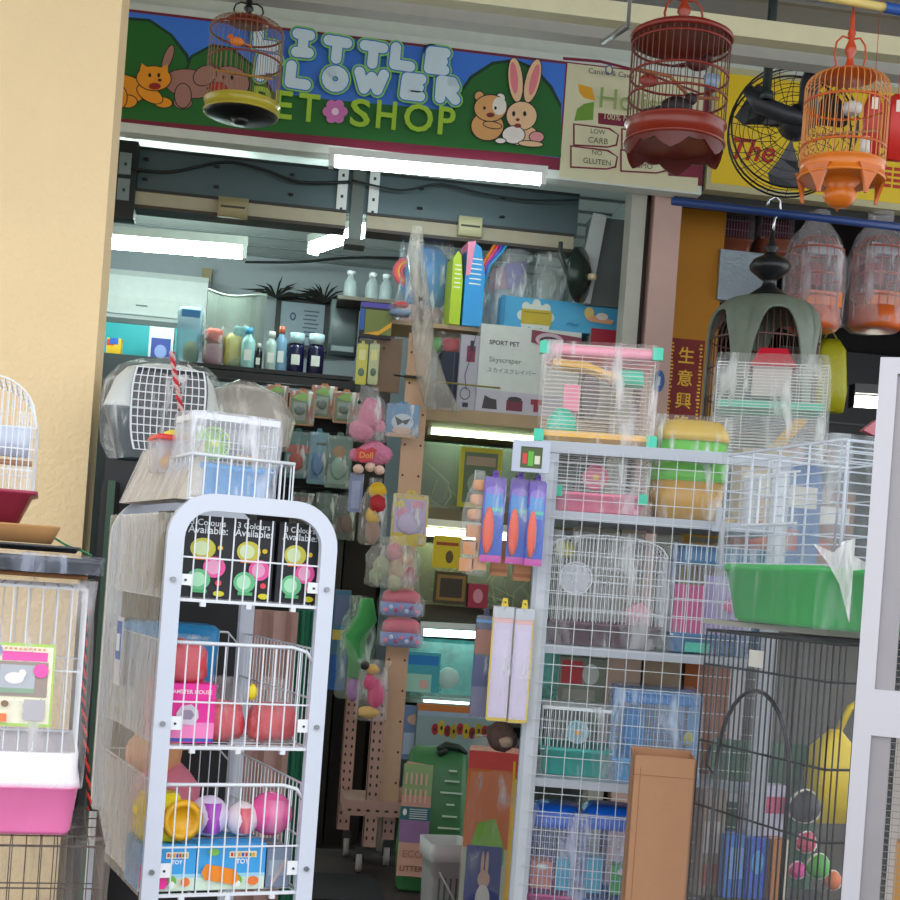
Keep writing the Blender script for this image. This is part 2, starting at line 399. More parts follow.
def bird_cage(name, label, loc, Rr, H, bars=36, wood='#8a4a20', base='#b08030', wz=(.14, .5, .86), dome=.22, top_r=.1, flat=False, skirt='plain', rz=0, r=.0016, baser=None, hook=.2, finial='#7a2c14', group=None, wirec=None, fs=1.0):
    """round hanging bamboo cage; H runs from underside of the drum to the top plate"""
    t = thing(name, label, 'bird cage', loc, rz, group); bh = H * wz[0]; zt = H * (1 - dome)
    w = mat(wood, .3); wm = mat(wirec or wood, .35)
    b = MB(mat(base, .3)); b.lathe([(Rr * .93, 0), (Rr * 1.03, 0), (Rr * 1.04, bh * .12), (Rr * 1.0, bh * .2), (Rr * 1.0, bh * .85), (Rr * 1.04, bh * .92), (Rr * 1.04, bh), (Rr * .95, bh), (Rr * .95, bh * .3)], n=36); b.build('base_drum', t)
    g = MB(wm)
    for k in range(bars):
        a = 2 * math.pi * k / bars; ca, sa = math.cos(a), math.sin(a); pts = [(Rr * ca, Rr * sa, bh)]
        if flat: pts += [(Rr * ca, Rr * sa, H)]
        else:
            for j in range(7):
                q = j / 6 * math.pi / 2 * .93; rr = top_r * Rr + (Rr - top_r * Rr) * math.cos(q); pts.append((rr * ca, rr * sa, zt + (H - zt) * math.sin(q)))
        g.tube(pts, r, None, 4)
    g.build('bars', t)
    h = MB(w)
    for f in wz[1:]: h.lathe([(Rr * .985, -.003), (Rr * 1.02, -.003), (Rr * 1.02, .003), (Rr * .985, .003), (Rr * .985, -.003)], (0, 0, H * f), None, 36, cap=False)
    h.build('hoops', t)
    p = MB(w)
    if flat:
        p.lathe([(Rr * .9, H * .985), (Rr * 1.03, H * .95), (Rr * 1.06, H * .975), (Rr * 1.04, H * 1.0), (Rr * .92, H * 1.03), (Rr * .5, H * 1.05), (Rr * .1, H * 1.055), (.001, H * 1.055)], n=36)
    else: p.lathe([(.001, H * .985), (Rr * top_r * 1.12, H * .985), (Rr * top_r * 1.16, H * 1.0), (Rr * top_r * .9, H * 1.03), (.001, H * 1.03)])
    p.build('top_plate', t)
    F = MB(mat(finial, .3)); z = H * (1.05 if flat else 1.03); k = Rr; q_ = fs
    F.lathe([(.2 * k, 0), (.22 * k, .03 * k), (.1 * k, .1 * k * q_), (.07 * k, .2 * k * q_), (.14 * k, .26 * k * q_), (.13 * k, .32 * k * q_), (.06 * k, .4 * k * q_), (.1 * k, .48 * k * q_), (.05 * k, .56 * k * q_), (.06 * k, .64 * k * q_), (.03 * k, .75 * k * q_), (.015 * k, .9 * k * q_)], (0, 0, z), n=14)
    for sg in (-1, 1):
        F.tube([(sg * .05 * k, 0, z + .42 * k * q_), (sg * .22 * k, 0, z + .44 * k * q_), (sg * .36 * k, 0, z + .36 * k * q_), (sg * .4 * k, 0, z + .22 * k * q_), (sg * .34 * k, 0, z + .08 * k * q_), (sg * .48 * k, 0, z + .03 * k)], .026 * k, None, 6)
    F.build('finial', t)
    hk = MB(mat('#55585c', .35, .8)); z1 = z + .88 * k * fs
    hk.tube([(0, 0, z1)] + [(.03 * math.sin(q), 0, z1 + hook - .06 + .03 - .03 * math.cos(q)) for q in [math.pi * j / 6 * 1.2 for j in range(7)]], .0022, None, 6); hk.build('hook', t)
    return t, H, bh

# ================================================================== THE SETTING
YS = 6.1                                   # shop front
xl = at(-70, 400, 6.5).x; xm = at(657, 330, 6.3).x; xr = at(1010, 400, 8.5).x
b = MB(mat('#4a4644', .5, bump=.15)); b.box(-8, 8, -6, 9.6, -.1, 0); struct('floor', b)
xp = at(110, 270, 4.45).x
b = MB(mat('#efd3a4', .85, var=.05, scale=5, bump=.55, bscale=60)); b.box(-4.2, xp, 4.28, 4.45, 0, 4.0); struct('wall_pillar', b)
b = MB(mat('#8f9092', .6, var=.05))
b.box(-4.2, 4.6, 1.9, 6.2, 4.0, 4.08)  # front part extended forward, out of view, to shade the hanging cages
for k in range(14): b.box(-4.2, 4.6, 2.0 + k * .3, 2.03 + k * .3, 3.985, 4.0, '#7b7870')
struct('ceiling_walkway', b)
b = MB(mat('#c9cac2', .6, var=.04)); b.box(-4.2, 4.6, 6.2, 6.3, 3.45, 4.0); b.box(-4.2, 4.6, 6.12, 6.2, 3.86, 3.93, '#c8d2c6'); struct('wall_front', b)
b = MB(mat('#d0d6d6', .35, var=.04)); b.box(xl, xm, 6.3, 9.3, 3.5, 3.56)
for k in range(11): b.box(xl, xm, 6.5 + k * .26, 6.515 + k * .26, 3.488, 3.5, '#7e8688')
struct('ceiling', b)
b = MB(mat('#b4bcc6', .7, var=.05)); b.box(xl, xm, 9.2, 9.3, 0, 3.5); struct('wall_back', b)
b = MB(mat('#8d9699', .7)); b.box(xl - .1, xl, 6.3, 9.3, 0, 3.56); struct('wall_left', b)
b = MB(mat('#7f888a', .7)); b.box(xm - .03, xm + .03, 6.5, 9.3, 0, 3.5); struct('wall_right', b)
# neighbouring shop
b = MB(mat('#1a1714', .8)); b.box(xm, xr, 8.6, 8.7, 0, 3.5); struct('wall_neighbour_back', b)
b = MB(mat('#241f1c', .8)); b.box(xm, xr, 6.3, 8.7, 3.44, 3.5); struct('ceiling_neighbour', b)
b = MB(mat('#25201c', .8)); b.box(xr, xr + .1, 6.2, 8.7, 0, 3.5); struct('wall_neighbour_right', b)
b = MB(mat('#0f1012', .5)); zl_ = at(760, 200, 6.25).z; b.box(xm, xr, 6.16, 6.3, zl_ - .06, 3.45); struct('trim_1', b)
# pink rendered pillar and aluminium door post
p0 = at(646, 330, 6.2).x; p1 = at(673, 330, 6.2).x
b = MB(mat('#c2a398', .8, var=.06, scale=6, bump=.2)); b.box(p0, p1, 6.2, 6.5, 0, 3.42); struct('wall_dividing_pillar', b)
q0 = at(621, 330, 6.25).x; q1 = at(636, 330, 6.25).x
b = MB(mat('#a8a89c', .45)); b.box(q0, q1, 6.22, 6.34, 0, 3.42); b.box(q1, p0, 6.28, 6.34, 0, 3.42, '#38231c'); struct('trim_2', b)
# shutter box and guide rails over the opening
g0 = at(118, 190, 6.7).x; gm = at(357, 205, 6.7).x; g1 = at(578, 215, 6.7).x
zt = at(340, 171, 6.7).z; zb = at(340, 212, 6.7).z
b = MB(mat('#56686c', .4, .3, var=.12, scale=4, bump=.15))
b.box(g0, gm - .03, 6.7, 6.76, zb, zt); b.box(gm + .03, g1, 6.7, 6.76, zb, zt)
for x_ in (g0 + .12, g0 + .45, g0 + .8, gm + .3, gm + .7):
    for z_ in (zb + .05, zt - .05): b.lathe([(.001, -.0), (.012, 0), (.012, .01), (.001, .012)], (x_, 6.69, z_), '#1d2224', 8)
b.box(g0, g1, 6.69, 6.77, zt, zt + .012, '#2c3334')
for x0, x1 in ((g0 + .02, gm - .05), (gm + .05, g1 - .02)):
    b.box(x0, x1, 6.66, 6.78, zb - .075, zb - .01, '#a8a28a'); b.box(x0, x1, 6.65, 6.79, zb - .09, zb - .075, '#3d352c'); b.box(x0, x1, 6.65, 6.79, zb - .012, zb, '#2a2a28')
struct('trim_3', b)
t = thing('beam_bracket', 'grey vertical joint post with two white perforated plates on the shutter beam', 'bracket', (gm, 6.66, zb - .14))
b = MB(mat('#5d6662', .5, .3)); b.box(-.03, .03, 0, .1, 0, zt - zb + .16); b.box(-.05, .05, -.01, .11, -.02, .01, '#4a4f4a'); b.build('post', t)
for sx in (-1, 1):
    b = MB(mat('#dfe6e4', .45)); b.box(sx * .075 - .024, sx * .075 + .024, .01, .02, .1, zt - zb + .16)
    for z_ in (.14, .2, .3): b.box(sx * .075 - .006, sx * .075 + .006, .008, .011, z_, z_ + .014, '#20282a')
    b.build('plate', t)
c_ = at(123, 205, 6.64); t = thing('beam_bracket', 'dark bracket with grey bolted plates at the left end of the shutter beam', 'bracket', c_)
b = MB(mat('#1c2022', .5)); b.box(-.06, .05, 0, .1, -.06, .3); b.build('post', t)
for z_ in (.02, .14): b = MB(mat('#7c8a8c', .45)); b.box(-.03, .025, -.012, 0, z_, z_ + .1); b.box(-.006, .006, -.014, -.012, z_ + .04, z_ + .054, '#1d2224'); b.build('plate', t)
for n_, (px, w) in enumerate(((233, 30), (470, 24))):
    c, W, H = place(px, 0, 20, w, 6.64, None); c = at(px, 208 if n_ == 0 else 227, 6.64)
    b = MB(mat('#9a8f6c' if n_ == 0 else '#c4c49a', .5)); b.rr([(-.045, W / 2, .02, .006), (.045, W / 2, .02, .006)]); b.box(-W * .4, W * .4, -.021, -.0205, -.005, .005, '#3c382c')
    tag(b.build('junction_box', None, c), ('tan' if n_ == 0 else 'pale cream') + ' junction box on the lower rail ' + ('left' if n_ == 0 else 'right') + ' of the beam joint', 'junction box')
def cable(name, label, pts, r=.005, m='#15181a', Y=None, cat='cable', mats=None):
    P_ = [at(a, b_, Y if len(q) == 0 else q[0]) for a, b_, *q in pts]
    # smooth
    out = []
    for i in range(len(P_) - 1):
        a0 = P_[max(0, i - 1)]; a1 = P_[i]; a2 = P_[i + 1]; a3 = P_[min(len(P_) - 1, i + 2)]
        for k in range(6):
            s = k / 6; out.append(.5 * ((2 * a1) + (a2 - a0) * s + (2 * a0 - 5 * a1 + 4 * a2 - a3) * s * s + (-a0 + 3 * a1 - 3 * a2 + a3) * s ** 3))
    out.append(P_[-1]); o = P_[0]
    b = MB(M(m)); b.tube([p - o for p in out], r, None, 6); return tag(b.build(name, None, o), label, cat)
cable('power_cable', 'black cable draped along the front of the left shutter beam', [(128, 168), (170, 172), (225, 162), (265, 170), (300, 182), (350, 182)], Y=6.64, r=.008)
cable('power_cable', 'thin black cable looping across the right half of the shutter beam', [(352, 180), (400, 190), (440, 184), (480, 193), (530, 200), (578, 200)], Y=6.6)
cable('power_cable', 'black cable hanging along the ceiling behind the beam joint', [(245, 262), (300, 262), (345, 258), (400, 258), (470, 262)], Y=8.6, r=.008)
# tube lights
fluoro('tube_light', 'long white tube light hung under the pet shop sign', at(328, 162, 6.02), at(546, 181, 6.02), .02, 11, '#eefcff')
fluoro('tube_light', 'long ceiling tube light at left over the air conditioner', at(70, 240, 7.7), at(247, 254, 7.7), .03, 30, '#e8fff2')
fluoro('tube_light', 'tube light on the ceiling pointing into the shop', at(312, 250, 7.6), at(372, 230, 6.95), .026, 30, '#e8fff6')
# ------------------------------------------------------------------ the shop sign, artwork flat on its board
sg = thing('shop_sign', 'blue and green pet shop sign board with cartoon animals and white bubble letters', 'sign', at(340, 100, YS))
so = Vector(sg.location)
zt = at(420, 37, YS).z; zb = at(420, 164, YS).z; x0 = at(60, 60, YS).x; x1 = at(563, 100, YS).x; x2 = at(706, 130, YS).x
b = MB(mat('#d3dcd4', .4)); b.box(x0 - so.x, x2 - so.x, 0, .09, zb - so.z, zt - so.z); b.build('board_frame', sg)
A = MB('#4a86e0'); LY = [0]
def art(pts, m, dy=None):
    LY[0] += 1; y = -(.0012 + .00022 * LY[0])
    P_ = [at(px, py, YS) - so for px, py in pts]; A.prism([(p.x, p.z) for p in P_], y, y + .0002, m)
def rell(cx, cy, rx, ry, rot=0, n=22):
    c, s = math.cos(R(rot)), math.sin(R(rot)); return [(cx + rx * math.cos(q) * c - ry * math.sin(q) * s, cy + rx * math.cos(q) * s + ry * math.sin(q) * c) for q in [2 * math.pi * k / n for k in range(n)]]
def oe(cx, cy, rx, ry, m, rot=0, o=1.0):
    art(rell(cx, cy, rx + o, ry + o, rot), '#20201c'); art(rell(cx, cy, rx, ry, rot), m)
zi0 = at(420, 155, YS).z - so.z; zi1 = at(420, 44, YS).z - so.z
mar = mat('#7c1f3a', .45)
A.box(x0 - so.x, x2 - so.x, -.0008, 0, zi0, zi1, mar)
A.box(x0 - so.x, x1 - so.x, -.0014, 0, zi0 + .055, zi1 - .012, mat('#3f7de0', .4, var=.03))
hill = mat('#1f6a26', .5, var=.05); hd = '#143a24'
art([(60, 112), (64, 60), (100, 30), (125, 17), (150, 19), (172, 34), (188, 54), (206, 112)], hd)
art([(60, 112), (64, 64), (100, 33), (125, 20), (149, 22), (170, 36), (185, 56), (203, 112)], hill)
art([(170, 112), (190, 56), (212, 44), (232, 47), (262, 72), (285, 112)], hd); art([(172, 112), (192, 58), (212, 47), (231, 50), (260, 74), (283, 112)], hill)
art([(446, 135), (456, 96), (470, 76), (492, 62), (515, 59), (536, 68), (552, 86), (561, 104), (561, 150)], hd)
art([(448, 135), (458, 98), (472, 79), (493, 65), (515, 62), (534, 71), (549, 88), (561, 110), (561, 150)], hill)
art([(60, 106), (200, 96), (270, 92), (330, 100), (400, 106), (460, 112), (561, 140), (561, 157.6), (300, 133), (60, 112)], hill)
art([(60, 100), (140, 100), (300, 113), (561, 130), (561, 157.3), (60, 113.2)], hill)
# dogs
org = mat('#ee9a1c', .5); brn = mat('#a97a6c', .5)
oe(168, 58, 4, 13, brn, 20); oe(190, 84, 26, 14, brn, 8); oe(183, 103, 9, 6, brn); oe(183, 96, 8, 12, brn); oe(226, 102, 8, 6, brn); oe(228, 84, 21, 17, brn); oe(205, 76, 9, 12, brn, 60)
for x_ in (224, 232): art(rell(x_, 78, 1.6, 2.4), '#1d1a18')
oe(218, 88, 9, 5, '#b03028', 10, .6)
oe(120, 90, 26, 15, org, 6); oe(128, 102, 9, 6, org); oe(118, 98, 9, 12, org); oe(163, 103, 9, 5, org, 8); oe(150, 95, 14, 7, org, 30); oe(154, 79, 17, 12, org, 4); art([(140, 72), (142, 64), (149, 69)], org); art([(160, 69), (168, 65), (168, 74)], org)
art(rell(150, 76, 1.5, 2.2), '#1d1a18'); art(rell(159, 76, 1.5, 2.2), '#1d1a18'); art(rell(155, 87, 6, 3.4), '#9c2420'); art(rell(160, 81, 2, 1.5), '#3a2010')
# bear and rabbit
tan = mat('#e0a868', .5); crm = mat('#eec79a', .5)
oe(479, 97, 4.5, 4.5, tan); oe(500, 99, 4.5, 4.5, '#efece0'); oe(487, 127, 16, 14, tan); oe(490, 109, 16, 13, tan); art(rell(499, 107, 7, 9), '#efece0'); oe(492, 126, 9, 3, tan, 10)
for x_ in (484, 495): art(rell(x_, 109, 1.3, 1.8), '#1d1a18')
art(rell(490, 116, 4, 2.4), '#7a3020')
oe(515, 81, 7, 22, crm, -5); art(rell(513.5, 79, 3.8, 16, -5), '#e8848c'); oe(532, 82, 7, 22, crm, 14); art(rell(533.5, 81, 3.8, 16, 14), '#e8848c')
oe(520, 136, 17, 10, crm); oe(536, 138, 7, 5, '#e8a0a0'); oe(521, 117, 15, 14, crm, 3); oe(513, 136, 11, 8.5, '#f4efe8'); oe(530, 145, 12, 2.6, crm, 4); oe(500, 142, 5, 2.4, '#f4efe8')
for x_ in (513, 524): art(rell(x_, 115, 1.6, 2.6), '#1d1a18')
art(rell(517, 121, 2, 1.5), '#8a3028'); art(rell(517, 127, 3.5, 2.2), '#8a3028')
# pink flower
for k in range(6): art(rell(335 + 7.5 * math.cos(k * math.pi / 3), 113 + 7.5 * math.sin(k * math.pi / 3), 5, 5), '#d277b8')
art(rell(335, 113, 3.6, 3.6), '#f6d6ec')
def glyph(ch, px, py, hpx, m, off, y, wpx=None):
    p = at(px, py, YS) - so; k = depth(at(px, py, YS)) / FPX
    vs, fs, e = text_mesh(ch, off); h = hpx * k; w = (wpx * k) if wpx else None
    A.text(ch, p.x, p.z, y, m, w=w or h * e[0] / e[1], h=h, off=off, ext=.0002)
out = mat('#86d060', .5); blu = mat('#3d74c4', .5); wht = mat('#cfe6f0', .4, var=.05)
STK = {'L': [[(-.7, 1), (-.75, -.8), (.8, -.85)]], 'I': [[(-.6, 1), (.6, .95)], [(0, 1), (0, -.9)], [(-.6, -.95), (.6, -.9)]], 'T': [[(-.9, .9), (.9, .8)], [(0, .9), (-.05, -.95)]],
       'E': [[(.8, .9), (-.6, .9), (-.7, -.9), (.8, -.9)], [(-.6, 0), (.6, 0)]], 'F': [[(.8, .9), (-.6, .9), (-.7, -1)], [(-.6, 0), (.5, 0)]],
       'O': [[(.8 * math.cos(q), .85 * math.sin(q)) for q in [math.pi * k / 7 for k in range(15)]]], 'W': [[(-1, .9), (-.55, -.8), (0, .5), (.5, -.8), (.95, .9)]],
       'R': [[(-.7, -.95), (-.7, .9), (.4, .85), (.65, .35), (.3, -.05), (-.5, -.1)], [(0, -.1), (.8, -.95)]]}
def bubble(ch, px, py, hx, hy, r, m, y):
    c = at(px, py, YS) - so; k = depth(c + so) / FPX
    for pl in STK[ch]:
        P_ = [(c.x + a * hx * k, c.z + b_ * hy * k) for a, b_ in pl]
        for (ax, az), (bx, bz) in zip(P_, P_[1:]):
            an = math.degrees(math.atan2(bz - az, bx - ax)); rr = r * k
            pts = [(bx + rr * math.cos(R(an - 90 + 18 * i)), bz + rr * math.sin(R(an - 90 + 18 * i))) for i in range(11)] + [(ax + rr * math.cos(R(an + 90 + 18 * i)), az + rr * math.sin(R(an + 90 + 18 * i))) for i in range(11)]
            yy = y - .00002 * random.random(); A.prism(pts, yy, yy + .0001, m)
for row in ((('L', 266, 40), ('I', 303, 46), ('T', 337, 52), ('T', 373, 57), ('L', 402, 60), ('E', 436, 63)), (('F', 268, 70), ('L', 298, 78), ('O', 335, 81), ('W', 371, 84), ('E', 412, 89), ('R', 447, 92))):
    for ch, px, py in row:
        hx = 12.5 if ch == 'W' else 10.2
        for r_, m_, y_ in ((7.9, out, -.0270), (6.4, blu, -.0275), (5.1, wht, -.0280)): bubble(ch, px, py, hx, 9.4, r_, m_, y_)
pet = mat('#a2cc34', .5)
for ch, px, py in (('P', 262, 103), ('E', 284, 107), ('T', 309, 110), ('S', 360, 115), ('H', 386, 117), ('O', 418, 120), ('P', 446, 123)):
    glyph(ch, px, py, 28, pet, .018, -.0290, {'O': 29, 'S': 20, 'H': 20, 'P': 17, 'E': 17, 'T': 21}[ch])
A.build('printed_artwork', sg)
# cream panel at the right of the same board
LY[0] = 0
A = MB(mat('#dcd9b4', .5, var=.03))
A.box(x1 - so.x + .008, x2 - so.x - .02, -.0012, 0, zi0 - .03, zi1 - .006); art([(563, 57), (600, 60), (640, 70), (700, 92), (700, 94.5), (640, 72.5), (600, 63), (563, 60)], mar)
def stext(s, px, py, wpx, m, off=0, y=-.021):
    p = at(px, py, YS) - so; A.text(s, p.x, p.z, y, m, w=wpx * depth(p + so) / FPX, off=off, ext=.0002)
stext('Canine & Caviar', 612, 75, 50, '#5a5560'); art(rell(609, 70, 4, 5), '#5470a0'); art(rell(609, 70, 2.6, 3.6), '#dcd9b4')
art([(578, 84), (592, 88), (595, 101), (584, 98), (579, 92)], '#e8a820'); art([(594, 102), (593, 120), (574, 121), (577, 109), (584, 104)], '#6f9c34')
stext('Holistic', 642, 104, 88, '#93a860', 0)
art([(598, 113), (690, 122), (690, 134), (598, 124)], mar); stext('100% Natural', 625, 120, 44, '#dcd9b4')
for cx, cy, w in ((596, 137, 23), (594, 159, 24), (644, 142, 23), (644, 163, 24)):
    for m_, e_ in ((mar, 0), (mat('#dcd9b4', .5, var=.03), 1.6)):
        art([(cx - w + e_, cy - 12 + e_ - 1.6), (cx + w * .6 - e_, cy - 9 + e_), (cx + w - e_, cy - 2), (cx + w - e_ - 2, cy + 9 - e_), (cx + w * .5, cy + 11 - e_), (cx - w + e_, cy + 9 - e_)], m_)
stext('LOW', 597, 133, 15, '#4c4a38'); stext('CARB', 597, 142, 20, '#4c4a38'); stext('NO', 596, 154, 10, '#4c4a38'); stext('GLUTEN', 596, 163, 28, '#4c4a38'); stext('NO', 643, 158, 10, '#4c4a38'); stext('GMO', 643, 167, 17, '#4c4a38')
art([(681, 150), (699, 151), (699, 178), (668, 176), (668, 167), (681, 168)], mar)
A.build('printed_side_panel', sg)
# yellow sign of the neighbour
t = thing('shop_sign', 'yellow shop sign board with red writing behind the black fan', 'sign', at(800, 140, YS - .02)); so = Vector(t.location)
zt = at(800, 84, YS).z; zb = at(800, 194, YS).z; x3 = at(709, 130, YS).x; x4 = at(960, 140, YS).x
b = MB(mat('#b9b48c', .5)); b.box(x3 - so.x, x4 - so.x, 0, .09, zb - so.z - .03, zt - so.z + .03); b.build('board_frame', t)
b = MB(mat('#e6c41c', .45, var=.05)); b.box(x3 - so.x + .02, x4 - so.x - .02, -.003, 0, zb - so.z, zt - so.z)
red = mat('#b8281c', .45)
b.text('The', at(752, 152, YS).x - so.x, at(752, 152, YS).z - so.z, -.004, red, w=.2, off=.02, shear=.3)
k0 = at(893, 120, YS) - so; b.box(k0.x - .06, k0.x + .15, -.005, -.003, k0.z - .14, k0.z + .1, red)
k1 = at(885, 178, YS) - so
for r_ in range(4):
    for c_ in range(6): b.box(k1.x - .07 + c_ * .05, k1.x - .03 + c_ * .05, -.005, -.003, k1.z + .03 - r_ * .026, k1.z + .045 - r_ * .026, red)
b.build('printed_face', t)

# ================================================================== FRONT LEFT: STACK OF CAGES
Yl = 2.8
loc, W, H = place(8, 846, 900, 190, Yl); zt = loc.z + H
t = wire_cage('animal_cage', 'dark wire cage under clear wrap at the bottom of the left stack', 'cage', Vector((loc.x, Yl, 0)), W, .42, zt, 0, .1, '#3a2a26', .03, .08, .0016, mat('#3c2c26', .4), wm=film(.08, .4, '#b8aca4', 6)); t.rotation_euler = (0, 0, R(9))
loc, W, H = place(-10, 578, 838, 186, Yl + .03, zt + .012)
t = thing('animal_cage', 'wrapped white wire cage with a pink tray and a picture label', 'cage', loc, 9); k = H / 260
b = MB(mat('#ff84bc', .3)); b.rr([(0, W / 2 * .9, .18, .02), (.008, W / 2 * .93, .185, .03), (48 * k, W / 2 * .98, .2, .03), (50 * k, W / 2 * 1.0, .205, .03), (50 * k, W / 2 * .95, .19, .03), (20 * k, W / 2 * .9, .18, .03)], (0, .2)); b.build('tray', t)
b = MB(mat('#efe9f0', .3)); b.rr([(50 * k, W / 2 * .99, .2, .03), (56 * k, W / 2 * .99, .2, .03), (60 * k, W / 2 * .96, .195, .03), (84 * k, W / 2 * .96, .195, .03), (86 * k, W / 2 * .93, .19, .03), (50 * k, W / 2 * .9, .18, .03)], (0, .2)); b.build('upper_rim', t)
cage_wires(W * .93, .36, 84 * k, H - .012, .028, .15, .0019).build('wire_body', t, (0, .02, 0))
b = MB(mat('#efeecb', .5)); lw = 62 * k; lh = 84 * k; lx = W * .5 - 34 * k - lw; lz = 112 * k
lb = [('b', 0, 0, 1, 1, '#a8d43c'), ('b', .0, .035, .965, .965, '#f0ecd0'), ('e', .04, .9, .13, .09, '#6a6ab0'), ('b', .17, .79, .88, .9, '#f060b0'), ('b', .0, .36, .9, .78, '#a09088'), ('b', .15, .4, .7, .74, '#b4b8c0'), ('b', .15, .4, .7, .46, '#8ea890'),
      ('e', .38, .58, .15, .07, '#eee8ea'), ('e', .5, .64, .06, .05, '#eee8ea'), ('e', .79, .68, .12, .085, '#f45cae'), ('b', 0, .05, .3, .15, '#f08050'), ('b', .56, .08, .88, .33, '#b8b4ba'), ('e', .26, .27, .06, .04, '#8a7058'), ('e', .05, .3, .06, .04, '#8a7058')]
for i in range(9): lb.append(('b', .2 + i * .075, .925, .24 + i * .075, .95, '#e09070'))
b.prism([(lx, lz), (lx + lw, lz), (lx + lw, lz + lh), (lx, lz + lh)], -.004, -.002); b.deco(lb, lw, lh, -.004, lx, lz); b.build('label_card', t)
wrap_part(t, W, .4, H, 50 * k, .006, film(.1, .45, '#f2eef2', 5), jit=.006)
zt = loc.z + H
loc, W2, H2 = place(-10, 570, 579, 190, Yl + .02, zt + .008)
b = MB(mat('#8c6038', .8, var=.15)); b.rr([(0, W2 / 2, .21, .01), (.008, W2 / 2, .21, .01)], (0, .21)); o = b.build('cardboard_sheet', None, loc); o.rotation_euler = (0, 0, R(9)); tag(o, 'flat brown cardboard sheet lying on the pink tray cage', 'cardboard sheet'); zt = loc.z + .008
for n_, (px, w, top, lab) in enumerate(((-8, 214, 553, 'lower black plastic tray in wrinkled film, under the thinner one'), (-20, 196, 540, 'upper black plastic tray, thinner and set back on the wrapped one'))):
    loc, W2, H2 = place(px, top, top + (24 if n_ == 0 else 14), w, Yl - .04 + .06 * n_, zt + .004)
    t = thing('plastic_tray', lab, 'tray', loc, 9); b = MB(mat('#26262c' if n_ == 0 else '#3a3a3e', .3)); b.rr([(0, W2 / 2 * .95, .19, .03), (H2 * .6, W2 / 2 * .98, .2, .03), (H2 * .62, W2 / 2, .21, .03), (H2, W2 / 2, .21, .03)], (0, .21)); b.build('tray_body', t)
    if n_ == 0: wrap_part(t, W2, .42, H2, 0, .006, film(.1, .5, '#c0c8dc', 9), jit=.006)
    zt = loc.z + H2 + (.006 if n_ == 0 else 0)
loc, W2, H2 = place(-5, 517, 531, 126, Yl + .04, zt + .012); t0 = zt
b = MB(mat('#b08250', .75, var=.1)); b.rr([(0, W2 / 2 * .88, .13, .02), (H2 * .9, W2 / 2, .15, .02), (H2, W2 / 2, .15, .02), (H2, W2 / 2 * .97, .145, .02), (H2 * .3, W2 / 2 * .9, .13, .02)], (0, .15)); loc.z = zt + .003
o = b.build('cardboard_tray', None, loc); o.rotation_euler = (0, 0, R(9)); tag(o, 'shallow tan cardboard tray under the maroon based bird cage', 'tray'); zt = loc.z + H2
# white bird cage with maroon base
loc, W2, H2 = place(-22, 372, 516, 116, Yl + .06, zt); k = H2 / 144
t = thing('bird_cage', 'white arched wire bird cage with a maroon base on the left stack', 'bird cage', loc, 9)
b = MB(mat('#a0304c', .3)); b.rr([(0, W2 / 2 * .72, .1, .02), (28 * k, W2 / 2 * .93, .125, .02), (30 * k, W2 / 2 * 1.04, .135, .02), (33 * k, W2 / 2 * 1.04, .135, .02), (33 * k, W2 / 2 * .95, .125, .02), (10 * k, W2 / 2 * .7, .1, .02)], (0, .13)); b.build('base', t)
cage_wires(W2 * .95, .24, 32 * k, H2, .0115, .078, .0013, None, dome=.1).build('wire_body', t, (0, .01, 0))
b = MB(mat('#c08a5c', .5)); b.tube([(-W2 * .45, .1, 62 * k), (W2 * .45, .1, 62 * k)], .006, None, 8); b.build('perch', t)
b = MB(mat('#c6d0e4', .3)); b.rr([(68 * k, .03, .02, .008), (98 * k, .034, .022, .008)], (W2 * .28, .1)); b.build('feeder', t)
wrap_part(t, W2 * .97, .25, H2 * .75, 32 * k, .004, film(.03, .35, scale=5), jit=.006, top=False)
cable('green_twine', 'thin green twine running off the trays beside the pillar', [(50, 535), (66, 545), (82, 551), (92, 556)], .0022, '#2f8f5a', Y=3.0, cat='twine')
def rope(name, label, pts, r, c1, c2, Y):
    P_ = [at(a, b_, Y) for a, b_ in pts]; o = P_[0]; b = MB(mat(c1, .8)); t = None
    for s_ in range(2):
        out = []; 
        for i in range(len(P_) - 1):
            n = int((P_[i + 1] - P_[i]).length / .004)
            for k in range(n):
                p = P_[i].lerp(P_[i + 1], k / n) - o; a = (i * n + k) * .75 + s_ * math.pi; out.append(p + Vector((math.cos(a), math.sin(a), 0)) * r * .6)
        b.tube(out, r * .75, mat(c1 if s_ == 0 else c2, .8), 5)
    return tag(b.build(name, None, o), label, 'rope')
rope('rope', 'red and black twisted rope hanging beside the pink tray cage', [(87, 596), (83, 700), (87, 760), (90, 812)], .004, '#c83420', '#2a1a18', 3.05)
# dark block standing in for the dark gap, with a green tag
loc, W, H = place(97, 480, 840, 16, 3.9, 0); b = MB(mat('#1c1a1c', .6)); b.box(-W / 2, W * .35, 0, .1, 0, H); b.box(-W * .1, W * .36, -.01, 0, 0, H, '#2e4a38')
tag(b.build('dark_block', None, loc), 'narrow dark block standing in for the dark gap between pillar and white rack', 'cabinet')

